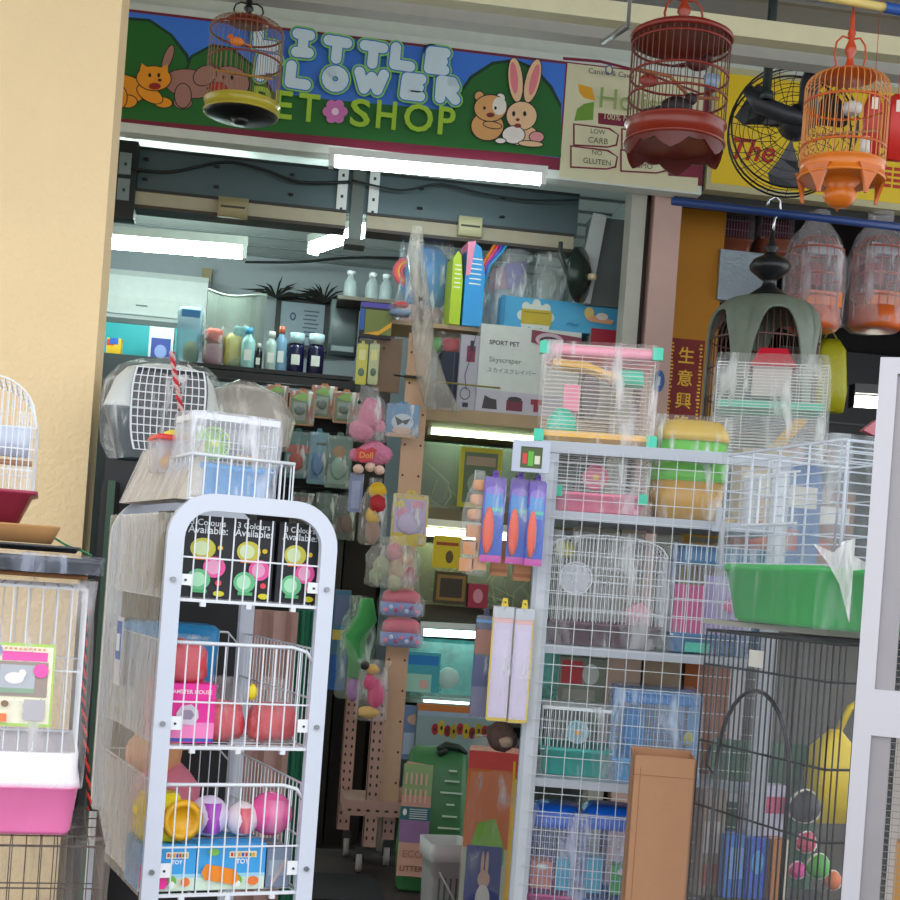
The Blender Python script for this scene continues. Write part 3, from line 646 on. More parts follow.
# ================================================================== WHITE DISPLAY RACK
RZ = 18.0
Yr = 3.1; fl = at(158, 700, Yr); fr_ = at(333, 700, Yr + .13)
cz, sz_ = math.cos(R(RZ)), math.sin(R(RZ)); RW = .393; RD = .60
mid = Vector((at(142, 900, Yr).x * .5 + at(166, 510, Yr).x * .5, Yr, 0)); RO = Vector((mid.x + RW / 2 * cz, mid.y + RW / 2 * sz_, 0))
rack = thing('display_rack', 'white metal display rack with three wire basket tiers and a rounded top frame', 'rack', RO, RZ)
def rx(px, Y=None):  # local x on the rack's front for a photo column (approx.)
    return -RW / 2 + (px - 163) / 168 * RW
ZT = at(250, 506, 3.18).z
def zr(py): return at(246, py, 3.19).z
def uframe(y, m, r0=.019):
    b = MB(m); h = RW / 2 - .019; R_ = .085; pts = [(-h, y, 0), (-h, y, ZT - R_ * 1.5), (-h, y, ZT - R_)]
    pts += [(-h + R_ - R_ * math.cos(q), y, ZT - R_ + R_ * math.sin(q)) for q in [math.pi / 2 * k / 8 for k in range(1, 9)]]
    pts += [(-p[0], p[1], p[2]) for p in pts[::-1]]
    # flat band section
    vs = []; fs = []; n = len(pts)
    for i, p in enumerate(pts):
        a = Vector(pts[max(0, i - 1)]); c = Vector(pts[min(n - 1, i + 1)]); d = (c - a).normalized(); nn = Vector((d.z, 0, -d.x))
        q = Vector(p); w = r0; e = .010
        vs += [q + nn * w + Vector((0, -e, 0)), q + nn * w + Vector((0, e, 0)), q - nn * w + Vector((0, e, 0)), q - nn * w + Vector((0, -e, 0))]
    for i in range(n - 1):
        for k in range(4): fs.append((i * 4 + k, i * 4 + (k + 1) % 4, i * 4 + 4 + (k + 1) % 4, i * 4 + 4 + k))
    b.add(vs, fs, None); return b
uframe(0, mat('#cdd3e0', .35, var=.03)).build('front_frame', rack); uframe(RD, mat('#c4cad6', .35, var=.03)).build('rear_frame', rack)
tiers = [(512, 603), (646, 747), (785, 892)]
for i, (a, c) in enumerate(tiers):
    z1, z0 = zr(a), zr(c); h = RW / 2 - .036; bk = MB(WIRE)
    nx = 11
    if i == 0: z1 = ZT - .03
    for k in range(nx + 1):
        x = -h + 2 * h * k / nx; bk.bar((x, .004, z0), (x, .004, z1 if (i == 0 or k < nx) else z1 - .02), .0021)
    for z in ((z0, z0 + (z1 - z0) * .5) if i == 0 else (z0, z0 + (z1 - z0) * .44)): bk.bar((-h, .002, z), (h, .002, z), .0026)
    bk.bar((-h, .002, z0), (h, .002, z0), .005)
    if i: bk.tube([(-h, .002, z1 + .003), (h - .05, .002, z1 + .003), (h - .015, .002, z1 - .006), (h, .002, z1 - .028)], .0045, None, 6)
    for x in (-h * .65, 0, h * .65): bk.box(x - .006, x + .006, -.002, .01, z0 - .013, z0)
    # floor of the basket
    for k in range(14): y = RD * k / 13; bk.bar((-h, y, z0), (h, y, z0), .0018)
    for k in range(5): x = -h + 2 * h * k / 4; bk.bar((x, 0, z0), (x, RD, z0), .0025)
    for sx in (-1, 1):
        X = sx * (h + .012)
        for k in range(23): y = RD * k / 22; bk.bar((X, y, z0), (X, y, z1), .0015)
        for f in (0, .5, 1): bk.bar((X, 0, z0 + (z1 - z0) * f), (X, RD, z0 + (z1 - z0) * f), .0028)
    bk.tube([(-h, RD, z1), (h - .03, RD, z1), (h, RD, z1 - .03), (h, RD, z0), (-h, RD, z0)], .003, None, 6, True)
    for k in range(12): x = -h + 2 * h * k / 12; bk.bar((x, RD, z0), (x, RD, z1), .0016)
    bo = bk.build('wire_basket', rack)
    for sx in (-1, 1):
        br = MB(mat('#e9ebee', .35)); br.box(sx * (h - .012) - .014, sx * (h - .012) + .014, -.004, 0, z0 + (z1 - z0) * .17, z0 + (z1 - z0) * .3); br.build('bracket', bo)
        scw = MB(mat('#8a8d92', .3, .8)); scw.prism(ell(sx * (RW / 2 - .019), z0 + (z1 - z0) * .23, .006, .006, 10), -.016, -.01); scw.build('screw', bo)
        scw = MB(mat('#30333a', .4)); scw.prism(ell(sx * (h - .012), z0 + (z1 - z0) * .23, .003, .003, 8), -.006, -.004); scw.build('screw', bo)
    fm = MB(SOFT); X = -(h + .02); st = []
    for kk in range(7):
        st.append([(X - .004 * math.sin(kk * 1.3 + j * .8), RD * j / 10, z0 + (z1 - z0) * kk / 6) for j in range(11)])
    vs = [p for L in st for p in L]; fs = [(a_ * 11 + j, a_ * 11 + j + 1, a_ * 11 + j + 12, a_ * 11 + j + 11) for a_ in range(6) for j in range(10)]
    fm.add(vs, fs, None, True); fm.build('plastic_sheet', bo)
b = MB(film(.4, .35, '#d8dad8', 4)); X = -(RW / 2 + .004)
b.add([(X, .0, zr(892)), (X, RD, zr(892)), (X, RD, ZT - .03), (X, .0, ZT - .03)], [(0, 1, 2, 3)]); b.build('side_cover', rack)
def rk(px, py, y=.05):   # world point inside the rack for local coordinates
    lx = rx(px); return RO + Vector((lx * cz - y * sz_, lx * sz_ + y * cz, zr(py)))
def on_rack(px, w, tier, y): lx = rx(px); return RO + Vector((lx * cz - y * sz_, lx * sz_ + y * cz, zr(tiers[tier][1]) + .006)), w / 168 * RW
u = RW / 168      # metres per photo pixel on the rack front
def wheel_box(ox, extra):
    s_ = [('t', '3 Colours', .5, .92, .74, '#e0e4e8', .01), ('t', 'Available:', .5, .83, .84, '#e0e4e8', .01), ('e', .42, .6, .27, .13, '#c8c048'), ('e', .38, .6, .17, .09, '#cfe0b0'), ('b', .25, .46, .6, .5, '#e87838'), ('e', .78, .62, .06, .03, '#d8b828'),
          ('e', .68, .38, .24, .13, '#ee5aa4'), ('e', .66, .38, .15, .09, '#f2a8cc'), ('e', .36, .22, .25, .13, '#6cc088'), ('e', .34, .22, .16, .09, '#b0e8c0'), ('b', .22, .06, .55, .1, '#52b070'), ('e', .78, .19, .07, .035, '#e04858'), ('e', .8, .06, .12, .035, '#d8d020')]
    return s_
for n_, (px, w, wh) in enumerate(((206, 46, 'leftmost'), (251, 44, 'middle'), (298, 42, 'rightmost'))):
    p_, W = on_rack(px, w, 0, .035); o = carton('toy_box', wh + ' of the three black wheel boxes in the top rack basket', 'box', p_, W, .12, 78 * u, '#22232a', wheel_box(0, 0), RZ, 'black wheel boxes in the top basket')
p_, W = on_rack(176, 14, 0, .03); carton('toy_box', 'narrow patterned box at the left end of the top rack basket', 'box', p_, W, .12, 80 * u, '#3a4038', [('b', .1, .5, .9, .8, '#c05070'), ('b', .1, .1, .9, .3, '#60a070'), ('e', .5, .4, .3, .1, '#d8c050')], RZ)
# tier 2
p_, W = on_rack(199, 52, 1, .03)
hb = [('b', 0, .02, 1, .08, '#4058b0'), ('b', 0, .08, 1, .35, '#f888c4'), ('t', 'HAMSTER HOUSE', .52, .87, .8, '#f6e8f0', .01), ('p', [(.28, .5), (.36, .62), (.55, .66), (.68, .56), (.7, .44), (.62, .3), (.42, .32), (.3, .4)], '#d4ccd8'), ('p', [(.36, .5), (.42, .56), (.55, .56), (.62, .48), (.56, .4), (.42, .4)], '#9a8ca4'), ('e', .1, .9, .05, .05, '#c8d8f0')]
carton('toy_box', 'magenta hamster house box standing in the middle rack basket', 'box', p_, W, .16, 56 * u, '#ec2f9e', hb, RZ)
zt_ = p_.z + 56 * u
c_ = rk(196, 690, .04); c_.z = zt_ + .002; plastic_bag('bag_of_bedding', 'red bag of bedding lying on top of the magenta hamster house box', 'bag', c_, 50 * u, .12, 44 * u, [(.5, .42, .48, .46, '#d83a4a'), (.3, .3, .3, .3, '#e04c58')], RZ, 'red bags of bedding', .7, FILM2, 3)
for n_, (px, w, lab) in enumerate(((240, 48, 'red bag of bedding in the middle rack basket, beside the magenta box'), (293, 50, 'red bag of bedding at the right end of the middle rack basket'))):
    p_, W = on_rack(px, w, 1, .05); plastic_bag('bag_of_bedding', lab, 'bag', p_, W, .12, 62 * u, [(.5, .3, .46, .3, '#d8404c'), (.3, .22, .3, .22, '#e85a60'), (.75, .4, .2, .2, '#c83040')], RZ, 'red bags of bedding', .35, FILM2, 5 + n_)
p_, W = on_rack(262, 14, 1, .03); b = MB(mat('#e8d020', .4)); b.blob((0, .01, 50 * u), (5 * u, .01, 8 * u)); 
o = b.build('yellow_clip', None, p_); o.rotation_euler = (0, 0, R(RZ)); tag(o, 'small yellow clip closing the bags in the middle rack basket', 'clip')
p_, W = on_rack(225, 36, 1, .4); p_.z += 0; b = MB(mat('#2f9ad8', .3)); b.rr([(0, .1, .07, .03), (.2, .11, .08, .03), (.235, .11, .08, .03), (.245, .10, .07, .03)], (0, .08)); o = b.build('storage_box', None, p_); o.rotation_euler = (0, 0, R(RZ)); tag(o, 'blue plastic storage box at the back left of the middle rack basket', 'box')
# tier 3
def town(col):
    s_ = [('b', 0, 0, 1, .28, '#d8ecd8'), ('b', 0, .28, 1, .36, '#a0d8f0'), ('t', 'TOY', .66, .62, .2, '#f0f0f4', .03), ('b', .46, .7, .86, .84, '#f2e6c8')]
    for i in range(7): s_.append(('b', .48 + i * .052, .73, .515 + i * .052, .81, ['#d83a30', '#30a040', '#e8a020', '#3060c0'][i % 4]))
    s_ += [('e', .58, .22, .08, .12, '#70b040'), ('e', .58, .14, .06, .08, '#e8f0e8'), ('e', .82, .2, .08, .1, '#e87838')]
    if col == 1: s_ += [('p', [(0, .1), (0, .55), (.12, .72), (.2, .6), (.24, .38), (.46, .36), (.52, .2), (.46, .06)], '#ee2f98')]
    else: s_ += [('p', [(.06, .4), (.12, .58), (.28, .54), (.56, .44), (.62, .24), (.54, .12), (.28, .2), (.12, .24)], '#ee8a1c'), ('e', .22, .84, .08, .08, '#78b848')]
    return s_
for n_, (px, w, lab) in enumerate(((189, 54, 'sky blue toy box with a pink figure in the lowest rack basket'), (251, 68, 'sky blue toy box with an orange figure in the lowest rack basket'))):
    p_, W = on_rack(px, w, 2, .02); carton('toy_box', lab, 'box', p_, W, .14, 44 * u, '#3fa4e4', town(1 - n_), RZ, 'sky blue toy boxes')
p_, W = on_rack(300, 24, 2, .03); carton('toy_box', 'grey blue pack at the right end of the lowest rack basket', 'box', p_, W, .12, 38 * u, '#7d8aa0', [('b', .1, .3, .9, .7, '#98a4b0'), ('p', [(.2, .1), (.8, .8), (.9, .7), (.3, .05)], '#c0a8a8')], RZ)
zt_ = zr(892) + .006 + 45 * u
def roll(px, w, h, y, name, label, cat):
    lx = rx(px); l_ = RO + Vector((lx * cz - y * sz_, lx * sz_ + y * cz, zt_)); return thing(name, label, cat, l_, RZ)
t = roll(188, 0, 0, .03, 'hamster_ball', 'bright yellow plastic ball house lying on the blue boxes', 'ball house')
b = MB(mat('#f4e020', .25)); b.rr([(0, 18 * u, .05, .02), (6 * u, 22 * u, .06, .04), (30 * u, 23 * u, .06, .04), (44 * u, 17 * u, .045, .03)], (-4 * u, .06)); b.build('body', t)
b = MB(mat('#e0a818', .35)); b.lathe([(17 * u, 0), (20 * u, .012), (14 * u, .02), (13 * u, .002)], m=None, n=20, cap=True); o = b.build('round_door', t, (12 * u, .0, 22 * u)); o.rotation_euler = (R(90), 0, 0)
for n_, (px, rr, c1, c2, lab) in enumerate(((235, 20, '#dfd0ee', '#b658c8', 'lilac and purple hamster ball behind the white rack wires'), (269, 17, '#f0e4e8', '#e87884', 'white and rosy hamster ball in the lowest rack basket'), (298, 22, '#f060a4', '#f48ab8', 'bright pink hamster ball at the right of the lowest rack basket'))):
    t = roll(px, 0, 0, .05, 'hamster_ball', lab, 'ball'); b = MB(mat(c1, .2)); b.blob((0, .05, rr * u), (rr * u, rr * u, rr * u), None, 18); b.build('ball', t)
    b = MB(mat(c2, .25)); b.rr([(rr * .3 * u, rr * .42 * u, rr * .9 * u, .02), (rr * 1.7 * u, rr * .42 * u, rr * .9 * u, .02)], (0, .05 - rr * .15 * u)); b.build('door_panel', t)
p_, W = on_rack(222, 70, 2, .42); t = thing('stuffed_bundle', 'pink and orange soft bundle seen through the frosted side of the lowest basket', 'bundle', p_, RZ); b = MB(mat('#f08aa0', .8)); b.blob((0, 0, .12), (.09, .09, .12), None, 14, .2); b.build('pink_cloth', t); b = MB(mat('#f0b080', .8)); b.blob((-.03, .0, .25), (.07, .07, .06), None, 14, .2); b.build('orange_cloth', t)
# price tag holder on the side, knobs
p_ = RO + Vector((-(RW / 2 + .02) * cz - .3 * sz_, -(RW / 2 + .02) * sz_ + .3 * cz, zr(700)))
b = MB(mat('#c8ccd8', .4)); b.box(-.003, 0, -.03, .03, 0, .16); b.box(-.004, -.003, -.025, .025, .06, .15, '#5878b8'); b.box(-.005, -.004, -.016, .016, .08, .12, '#e8ecf4'); o = b.build('price_tag', None, p_); o.rotation_euler = (0, 0, R(RZ)); tag(o, 'blue and white price tag hanging on the side of the white rack', 'price tag')
# beige board lid and basket on the rack top
def rl(lx, ly, z): return RO + Vector((lx * cz - ly * sz_, lx * sz_ + ly * cz, z))
t = thing('storage_box', 'pale beige box with sloping lid under clear film on top of the white rack', 'box', rl(0, 0, ZT + .002), RZ)
X0 = -RW / 2 - .01
b = MB(mat('#c9bfae', .55, var=.04)); hh = .135; X0 += .03
b.add([(X0, .02, 0), (X0, RD, 0), (X0 + .05, RD, hh), (X0 + .05, .02, hh), (X0 + .056, .02, 0), (X0 + .056, RD, 0), (X0 + .056, RD, hh), (X0 + .056, .02, hh)], [(0, 1, 2, 3), (3, 2, 6, 7), (0, 3, 7, 4), (1, 5, 6, 2), (0, 4, 5, 1), (4, 7, 6, 5)]); b.build('box_body', t)
b = MB(SOFT); b.add([(X0 - .006, .0, 0), (X0 - .006, RD, 0), (X0 + .046, RD, hh + .006), (X0 + .046, .0, hh + .006)], [(0, 1, 2, 3)]); b.build('plastic_film', t)
bw = 100 * u
t = thing('wire_basket', 'small white wire basket standing on top of the rounded rack frame', 'basket', rl(rx(232), -.0, ZT + .004), RZ); hb_ = 42 * u
b = MB(WIRE); 
for k in range(9): x = -bw / 2 + bw * k / 8; b.tube([(x, 0, hb_), (x, 0, 0), (x, .2, 0), (x, .2, hb_)], .0022, None, 4)
for z in (0, hb_): b.tube([(-bw / 2, 0, z), (bw / 2, 0, z), (bw / 2, .2, z), (-bw / 2, .2, z)], .0042, None, 6, True)
for k in range(5): y = .04 * k + .02; b.bar((-bw / 2, y, 0), (bw / 2, y, 0), .0018); b.bar((-bw / 2, y, 0), (-bw / 2, y, hb_), .0018); b.bar((bw / 2, y, 0), (bw / 2, y, hb_), .0018)
b.build('wire_frame', t)
cw = 84 * u
t = wire_cage('hamster_cage', 'small white hamster cage with blue base sitting in the basket on the white rack', 'cage', rl(rx(226), .02, ZT + .012), cw, .17, 78 * u, RZ, 32 * u, '#2e9fe0', .011, .05, .0011, None, wm=film(.24, .6, '#f4f6ff', 10))
wheel(t, -cw * .22, 52 * u, 15 * u, '#a8e838', .03, '#e8f040'); b = MB(mat('#e8a040', .4)); b.box(cw * .1, cw * .4, .05, .12, 38 * u, 44 * u); b.build('platform', t)
b = MB(mat('#eceef4', .35)); b.box(-cw / 2, cw / 2, 0, .17, 78 * u - .012, 78 * u + .002); b.build('roof_panel', t)
t = thing('hamster_cage', 'small clear tank with red and yellow lid behind the small blue based cage', 'cage', rl(rx(190), .2, ZT + .07), RZ)
b = MB(film(.3, .6, '#e8e8f4', 6)); b.rr([(0, .045, .05, .01), (.075, .05, .055, .01)], (0, .07), None, True, False); b.build('tank', t); b = MB(mat('#e84a48', .35)); b.rr([(.075, .052, .058, .01), (.088, .045, .05, .01)], (0, .07)); b.build('lid', t); b = MB(mat('#f0e040', .35)); b.box(-.015, .04, .03, .1, .088, .1); b.build('lid_handle', t)
b = MB(mat('#e8b860', .6)); b.blob((.01, .07, .025), (.036, .035, .024), None, 12, .2); b.build('bedding', t)
# green cloth and carton behind the rack
for px, w, top, hx, lab, nm in ((258, 60, 610, '#c09a90', 'dusty pink curtain strip behind the white rack', 'curtain'), (215, 60, 630, '#6f8f86', 'grey green cabinet side behind the white rack', 'cabinet'), (300, 26, 610, '#2f7a5c', 'dark green cloth hanging behind the white rack', 'cloth')):
    loc, W, H = place(px, top, 900, w, 4.75, 0); b = MB(mat(hx, .8)); n = 10
    L0 = [(-W / 2 + W * k / n, .012 * math.sin(k * 1.8), 0) for k in range(n + 1)] + [(W / 2 - W * k / n, .03 + .012 * math.sin((n - k) * 1.8), 0) for k in range(n + 1)]
    b.loft([L0, [(x, y, H) for x, y, z in L0]]); tag(b.build(nm, None, loc), lab, nm)

# ================================================================== PET CARRIER behind the rack
loc, W, H = place(160, 357, 462, 112, 4.0, None); k = H / 105
loc.z += 0
st = MB(mat('#1e1d20', .6)); st.box(-W * .45, W * .9, .02, .4, 0, loc.z - .002); tag(st.build('side_table', None, loc * Vector((1, 1, 0)) if False else Vector((loc.x, loc.y, 0))), 'dark table hidden behind the white rack carrying the pet carrier', 'table')
t = thing('pet_carrier', 'pet carrier with pale upper shell and white grid door in clear wrap', 'pet carrier', loc, 0)
b = MB(mat('#44545c', .4)); b.rr([(0, W * .36, .17, .05), (.01, W * .39, .19, .05), (50 * k, W * .5, .22, .05), (53 * k, W * .52, .225, .05)], (0, .22)); b.build('lower_shell', t)
b = MB(mat('#cfd4d0', .4)); b.rr([(53 * k, W * .52, .225, .05), (57 * k, W * .51, .22, .05), (84 * k, W * .44, .2, .06), (97 * k, W * .36, .17, .07), (103 * k, W * .26, .12, .08)], (0, .22)); b.build('upper_shell', t)
dw, dh, dx = 74 * k, 82 * k, 8 * k; b = MB(WIRE); z0 = 11 * k
def dhx(z): f = (z - z0) / dh; return dw / 2 * (1 - .12 * abs(2 * f - 1) ** 3 - .06 * (1 - f))
for i in range(11): z = z0 + dh * i / 10; b.bar((dx - dhx(z), -.012, z), (dx + dhx(z), -.012, z), .0019)
for i in range(12):
    f = i / 11 * 2 - 1; b.tube([(dx + f * dhx(z0 + dh * j / 8), -.013, z0 + dh * j / 8) for j in range(9)], .0019 if 0 < i < 11 else .0035, None, 4)
b.build('grid_door', t)
b = MB(mat('#1f242c', .5)); b.prism([(dx - dhx(z0 + dh * j / 8) - .005, z0 + dh * j / 8) for j in range(9)] + [(dx + dhx(z0 + dh * (8 - j) / 8) + .005, z0 + dh * (8 - j) / 8) for j in range(9)], -.004, .03); b.build('door_opening', t)
b = MB(mat('#8a9098', .4)); b.rr([(103 * k, .05, .015, .01), (108 * k, .045, .012, .01)], (0, .2)); b.build('handle', t)
b = MB(mat('#eceae4', .5)); b.box(dx + dw * .36, dx + dw * .5, -.02, -.016, 34 * k, 50 * k); b.build('latch_label', t)
b = MB(film(.1, .7, '#f4f4f2', 6, .18)); b.rr([(0, W * .42, .22, .05), (20 * k, W * .5, .24, .06), (52 * k, W * .56, .25, .06), (80 * k, W * .52, .24, .08), (98 * k, W * .42, .2, .1), (107 * k, W * .3, .15, .1)], (0, .22), None, False, True, jit=.02, seed=4, ns=5); b.build('plastic_wrap', t)
b = MB(film(.45, .85, '#cfc8bc', 5)); b.rr([(30 * k, .14, .13, .06), (60 * k, .15, .14, .08), (84 * k, .11, .11, .08), (99 * k, .03, .05, .05)], (W * .5 + .07, .24), None, False, True, jit=.02, seed=9, ns=4); b.build('wrap_tail', t)
rope('rope', 'red and white twisted rope hanging over the pet carrier door', [(172, 352), (174, 370), (178, 392), (181, 412)], .0065, '#c02838', '#c8a8a4', 3.93)

_before_shelf = set(bpy.data.objects)
# ================================================================== GRID SHELF (right of centre)
Yg = 3.8
def zg(py, px=620, Y=Yg): return at(px, py, Y).z
gx0 = at(534, 680, Yg).x; gx1 = gx0 + .98; GZ = zg(446, 600)
gs = thing('wire_shelf', 'white shelf unit with a square wire grid front holding hamster cages', 'shelf', (gx0, Yg, 0), 0); GW = .63; GD = .5
wm_ = mat('#b0b6bf', .4, var=.04)
for nm, X, y in (('post', 0, 0), ('post', GW, 0), ('post', 0, GD), ('post', GW, GD)):
    b = MB(wm_); b.box(X - .024, X + .024, y - .012, y + .012, 0, GZ - .02); b.box(X - .012, X + .012, y - .0125, y - .012, .01, GZ - .05, '#c3c9d0'); b.build('post', gs)
b = MB(wm_); b.box(-.024, GW + .024, -.016, .016, GZ - .03, GZ + .002); b.build('top_rail', gs)
b = MB(wm_); b.box(-.016, .016, 0, GD, GZ - .03, GZ + .002); b.build('side_rail', gs)
shz = [zg(517, 640), zg(649, 620), zg(780, 590), zg(914, 570)]
for z in shz + [.08]:
    b = MB(wm_); b.box(-.02, GW, 0, GD, z - .024, z); b.build('shelf_board', gs)
b = MB(mat('#c4cacc', .35)); n = int(GW / .0495)
for k in range(1, n): b.bar((.0495 * k, -.02, .1), (.0495 * k, -.02, GZ - .02), .0014)
z = GZ - .055
while z > .1: b.bar((0, -.021, z), (GW, -.021, z), .0014); z -= .0505
b.build('grid_front', gs)
b = MB(mat('#dfe4e8', .35))
for k in range(1, 8): b.bar((-.02, GD * k / 8, .1), (-.02, GD * k / 8, GZ - .02), .0015)
z = GZ - .06
while z > .1: b.bar((-.021, 0, z), (-.021, GD, z), .0015); z -= .1
b.build('grid_side', gs)
b = MB(wm_); c_ = at(711, 520, Yg) - gs.location; b.box(c_.x - .008, c_.x + .008, -.03, -.022, c_.z - .03, c_.z + .03); b.box(c_.x - .018, c_.x + .018, -.032, -.024, c_.z - .036, c_.z - .022); b.build('clip', gs)
def on_shelf(cx, top, w, k, dy=.06):
    zb_ = GZ + .003 if k < 0 else shz[k] + .002
    return place(cx, top, top + 50, w, Yg + dy, zb_)
# top: pink and green cage
loc, W, H = on_shelf(597, 347, 112, -1, .03); gk = H / 98
t = wire_cage('hamster_cage', 'tall hamster cage with pink roof and mint corners on top of the grid shelf', 'cage', loc, W, .26, H, 0, .02, '#e8b848', .11, .0112, .0009, mat('#d8d0c0', .4), wm=film(.08, .5, '#f2eef0', 7), jit=.006)
b = MB(mat('#f0a0b4', .35)); b.rr([(H - .028, W / 2, .13, .015), (H - .004, W / 2, .13, .015), (H, W / 2 * .96, .12, .015)], (0, .13)); b.build('roof', t)
for sx in (-1, 1):
    for z_ in (0, H - .03): b = MB(mat('#3ec8a8', .35)); b.box(sx * W / 2 - .014, sx * W / 2 + .014, -.006, .02, z_, z_ + .034); b.build('corner_clip', t)
b = MB(mat('#ecb83c', .4)); b.prism([(-W * .42, H * .8), (-W * .1, H * .78), (W * .2, H * .68), (W * .2, H * .72), (-W * .1, H * .84), (-W * .42, H * .87)], .03, .12); b.build('slide', t)
b = MB(mat('#ecb83c', .4)); b.box(-W * .46, W * .46, .005, .2, .02, .034); b.build('platform', t)
b = MB(mat('#3ec8a8', .35)); b.rr([(.03, .045, .04, .03), (.07, .04, .035, .03), (.1, .02, .02, .02)], (-W * .3, .06)); b.build('house', t)
b = MB(mat('#46ccae', .35)); b.rr([(H * .66, .04, .04, .02), (H * .8, .038, .04, .02)], (W * .28, .08)); b.build('feeder', t)
b = MB(mat('#e88aa4', .35)); b.box(-W * .3, -W * .16, .05, .1, H * .35, H * .62); b.build('ladder', t)
# second on shelf 0: pink base cage
loc, W, H = on_shelf(598, 458, 92, 0, .04)
t = wire_cage('hamster_cage', 'low hamster cage with pink base and yellow star wheel just under the top rail', 'cage', loc, W, .26, H, 0, .055, '#f07c9c', .06, .011, .0009, wrap=True, wm=film(.1, .5, scale=8))
wheel(t, -W * .06, H * .66, .034, '#f08aa4', .04, '#f2b830'); b = MB(mat('#40c4a4', .35)); b.box(W * .4, W * .5, -.012, .01, .03, .06); b.build('corner_clip', t); b = MB(mat('#40c4a4', .35)); b.box(-W * .5, -W * .42, -.012, .01, .04, .07); b.build('corner_clip', t)
# green and yellow round carrier
loc, W, H = on_shelf(686, 420, 74, 0, .05)
t = thing('pet_carrier', 'round translucent green and amber carrier between the pink cage and the white cages', 'carrier', loc, 0)
b = MB(mat('#c89422', .25, alpha=.9)); b.rr([(0, W * .42, .1, .05), (H * .38, W * .5, .12, .06)], (0, .12)); b.build('lower_tub', t)
b = MB(mat('#6ad838', .2, alpha=.75)); b.rr([(H * .38, W * .51, .122, .06), (H * .44, W * .51, .122, .06), (H * .78, W * .49, .115, .06)], (0, .12)); b.build('upper_shell', t)
b = MB(mat('#c8a428', .25)); b.rr([(H * .78, W * .5, .12, .06), (H * .86, W * .5, .12, .06), (H * .98, W * .42, .09, .05), (H, W * .3, .07, .05)], (0, .12)); b.build('lid', t)
wrap_part(t, W * 1.02, .24, H, 0, .006, film(.1, .6, scale=9), .06)
# shelf 1
loc, W, H = on_shelf(603, 536, 122, 1, .05)
t = wire_cage('hamster_cage', 'white barrel topped hamster cage with dark maroon base', 'cage', loc, W, .28, H, 0, .066, '#4c1a2e', .0105, .05, .0013, dome=.05, wm=film(.1, .5, scale=6))
wheel(t, -W * .24, H * .6, .045, '#e8eaf0', .05, '#d8dce4'); b = MB(mat('#e8a8b8', .35)); b.rr([(.06, .035, .03, .01), (.11, .035, .03, .01), (.13, .01, .03, .01)], (W * .3, .08)); b.build('house', t); b = MB(mat('#cfd060', .4)); b.blob((-W * .34, .08, H * .86), (.03, .03, .025)); b.build('feeder', t)
loc, W, H = on_shelf(705, 545, 80, 1, .06)
t = wire_cage('hamster_cage', 'blue and pink plastic hamster home beside the maroon based cage', 'cage', loc, W, .26, H * .98, 0, .055, '#1e6a9c', .014, .05, .0013, wm=film(.12, .5, '#d0e0f4', 7))
b = MB(mat('#1f6c9a', .3)); b.rr([(H * .82, W / 2, .13, .03), (H * .98, W * .42, .11, .03)], (0, .13)); b.build('roof', t)
b = MB(mat('#c8407c', .3)); b.box(-W * .46, -W * .1, .02, .1, .056, H * .62); b.build('house', t); b = MB(mat('#b09ac8', .3)); b.box(-W * .08, W * .42, .04, .12, .056, H * .72); b.build('panel', t); b = MB(mat('#f03888', .3)); b.blob((W * .24, .03, H * .45), (.022, .015, .02)); b.build('door_knob', t); b = MB(mat('#38b898', .3)); b.box(-W * .3, 0, -.004, .01, .004, .03); b.build('latch', t)
zb1 = zg(548, 600, 4.15)
for cx, w, top, hx, lab, nm in ((574, 44, 516, '#b8b4a0', 'pale grey box behind the maroon based cage', 'storage_box'), (610, 24, 519, '#d0c0a8', 'small beige box behind the maroon based cage', 'storage_box'), (682, 46, 516, '#c8981e', 'mustard yellow box at the back of the second shelf', 'storage_box')):
    loc, W, H = on_shelf(cx, top, w, 1, .36); carton(nm, lab, 'box', loc, W, .1, H, hx, [('b', .1, .8, .9, .84, '#8a8878')])
loc, W, H = on_shelf(720, 522, 40, 1, .34); H = H
b = MB(mat('#1e5f80', .4)); b.rr([(0, W / 2, .06, .02), (H * .8, W / 2, .06, .02)], (0, .06)); b.rr([(H * .8, W * .5, .06, .02), (H * .96, W * .46, .05, .02)], (0, .06), mat('#b84830', .4)); tag(b.build('storage_tub', None, loc), 'teal tub with a rust red lid at the back of the second shelf', 'tub')
# shelf 2
for cx, w, top, hx, sp, lab in ((560, 46, 656, '#8c9480', [('b', .05, .75, .5, .97, '#c84048'), ('e', .68, .85, .18, .1, '#d0d4c8'), ('b', .1, .5, .8, .7, '#a8a898')], 'grey green box with a red corner at the back of the third shelf'), (600, 34, 653, '#c8aa94', [], 'peach coloured box at the back of the third shelf'),
                                (637, 38, 654, '#a48c70', [('b', 0, 0, .02, 1, '#5a4838')], 'tan box at the back of the third shelf'), (680, 44, 656, '#9a501c', [], 'rust brown box at the back of the third shelf')):
    loc, W, H = on_shelf(cx, top, w, 2, .36); carton('storage_box', lab, 'box', loc, W, .1, H, hx, sp)
loc, W, H = on_shelf(574, 708, 74, 2, .05)
t = wire_cage('hamster_cage', 'small hamster cage with teal base and orange wheel hub', 'cage', loc, W, .22, H, 0, H * .42, '#0f9c92', .011, .06, .0013, wm=film(.05, .35, scale=7), dome=0); wheel(t, 0, H * .64, .03, '#a8dce8', .03, '#f2a828')
b = MB(mat('#dfe6ea', .35)); b.box(-W / 2, W / 2, 0, .22, H - .006, H + .003); b.build('roof_panel', t)
loc, W, H = on_shelf(652, 692, 84, 2, .03)
t = wire_cage('hamster_cage', 'tall hamster cage with bright blue fittings under shiny wrap', 'cage', loc, W, .24, H, 0, .065, '#2a9ad4', .015, .07, .0013, mat('#8cb4dc', .4), wm=film(.2, .75, '#c8dcf4', 8))
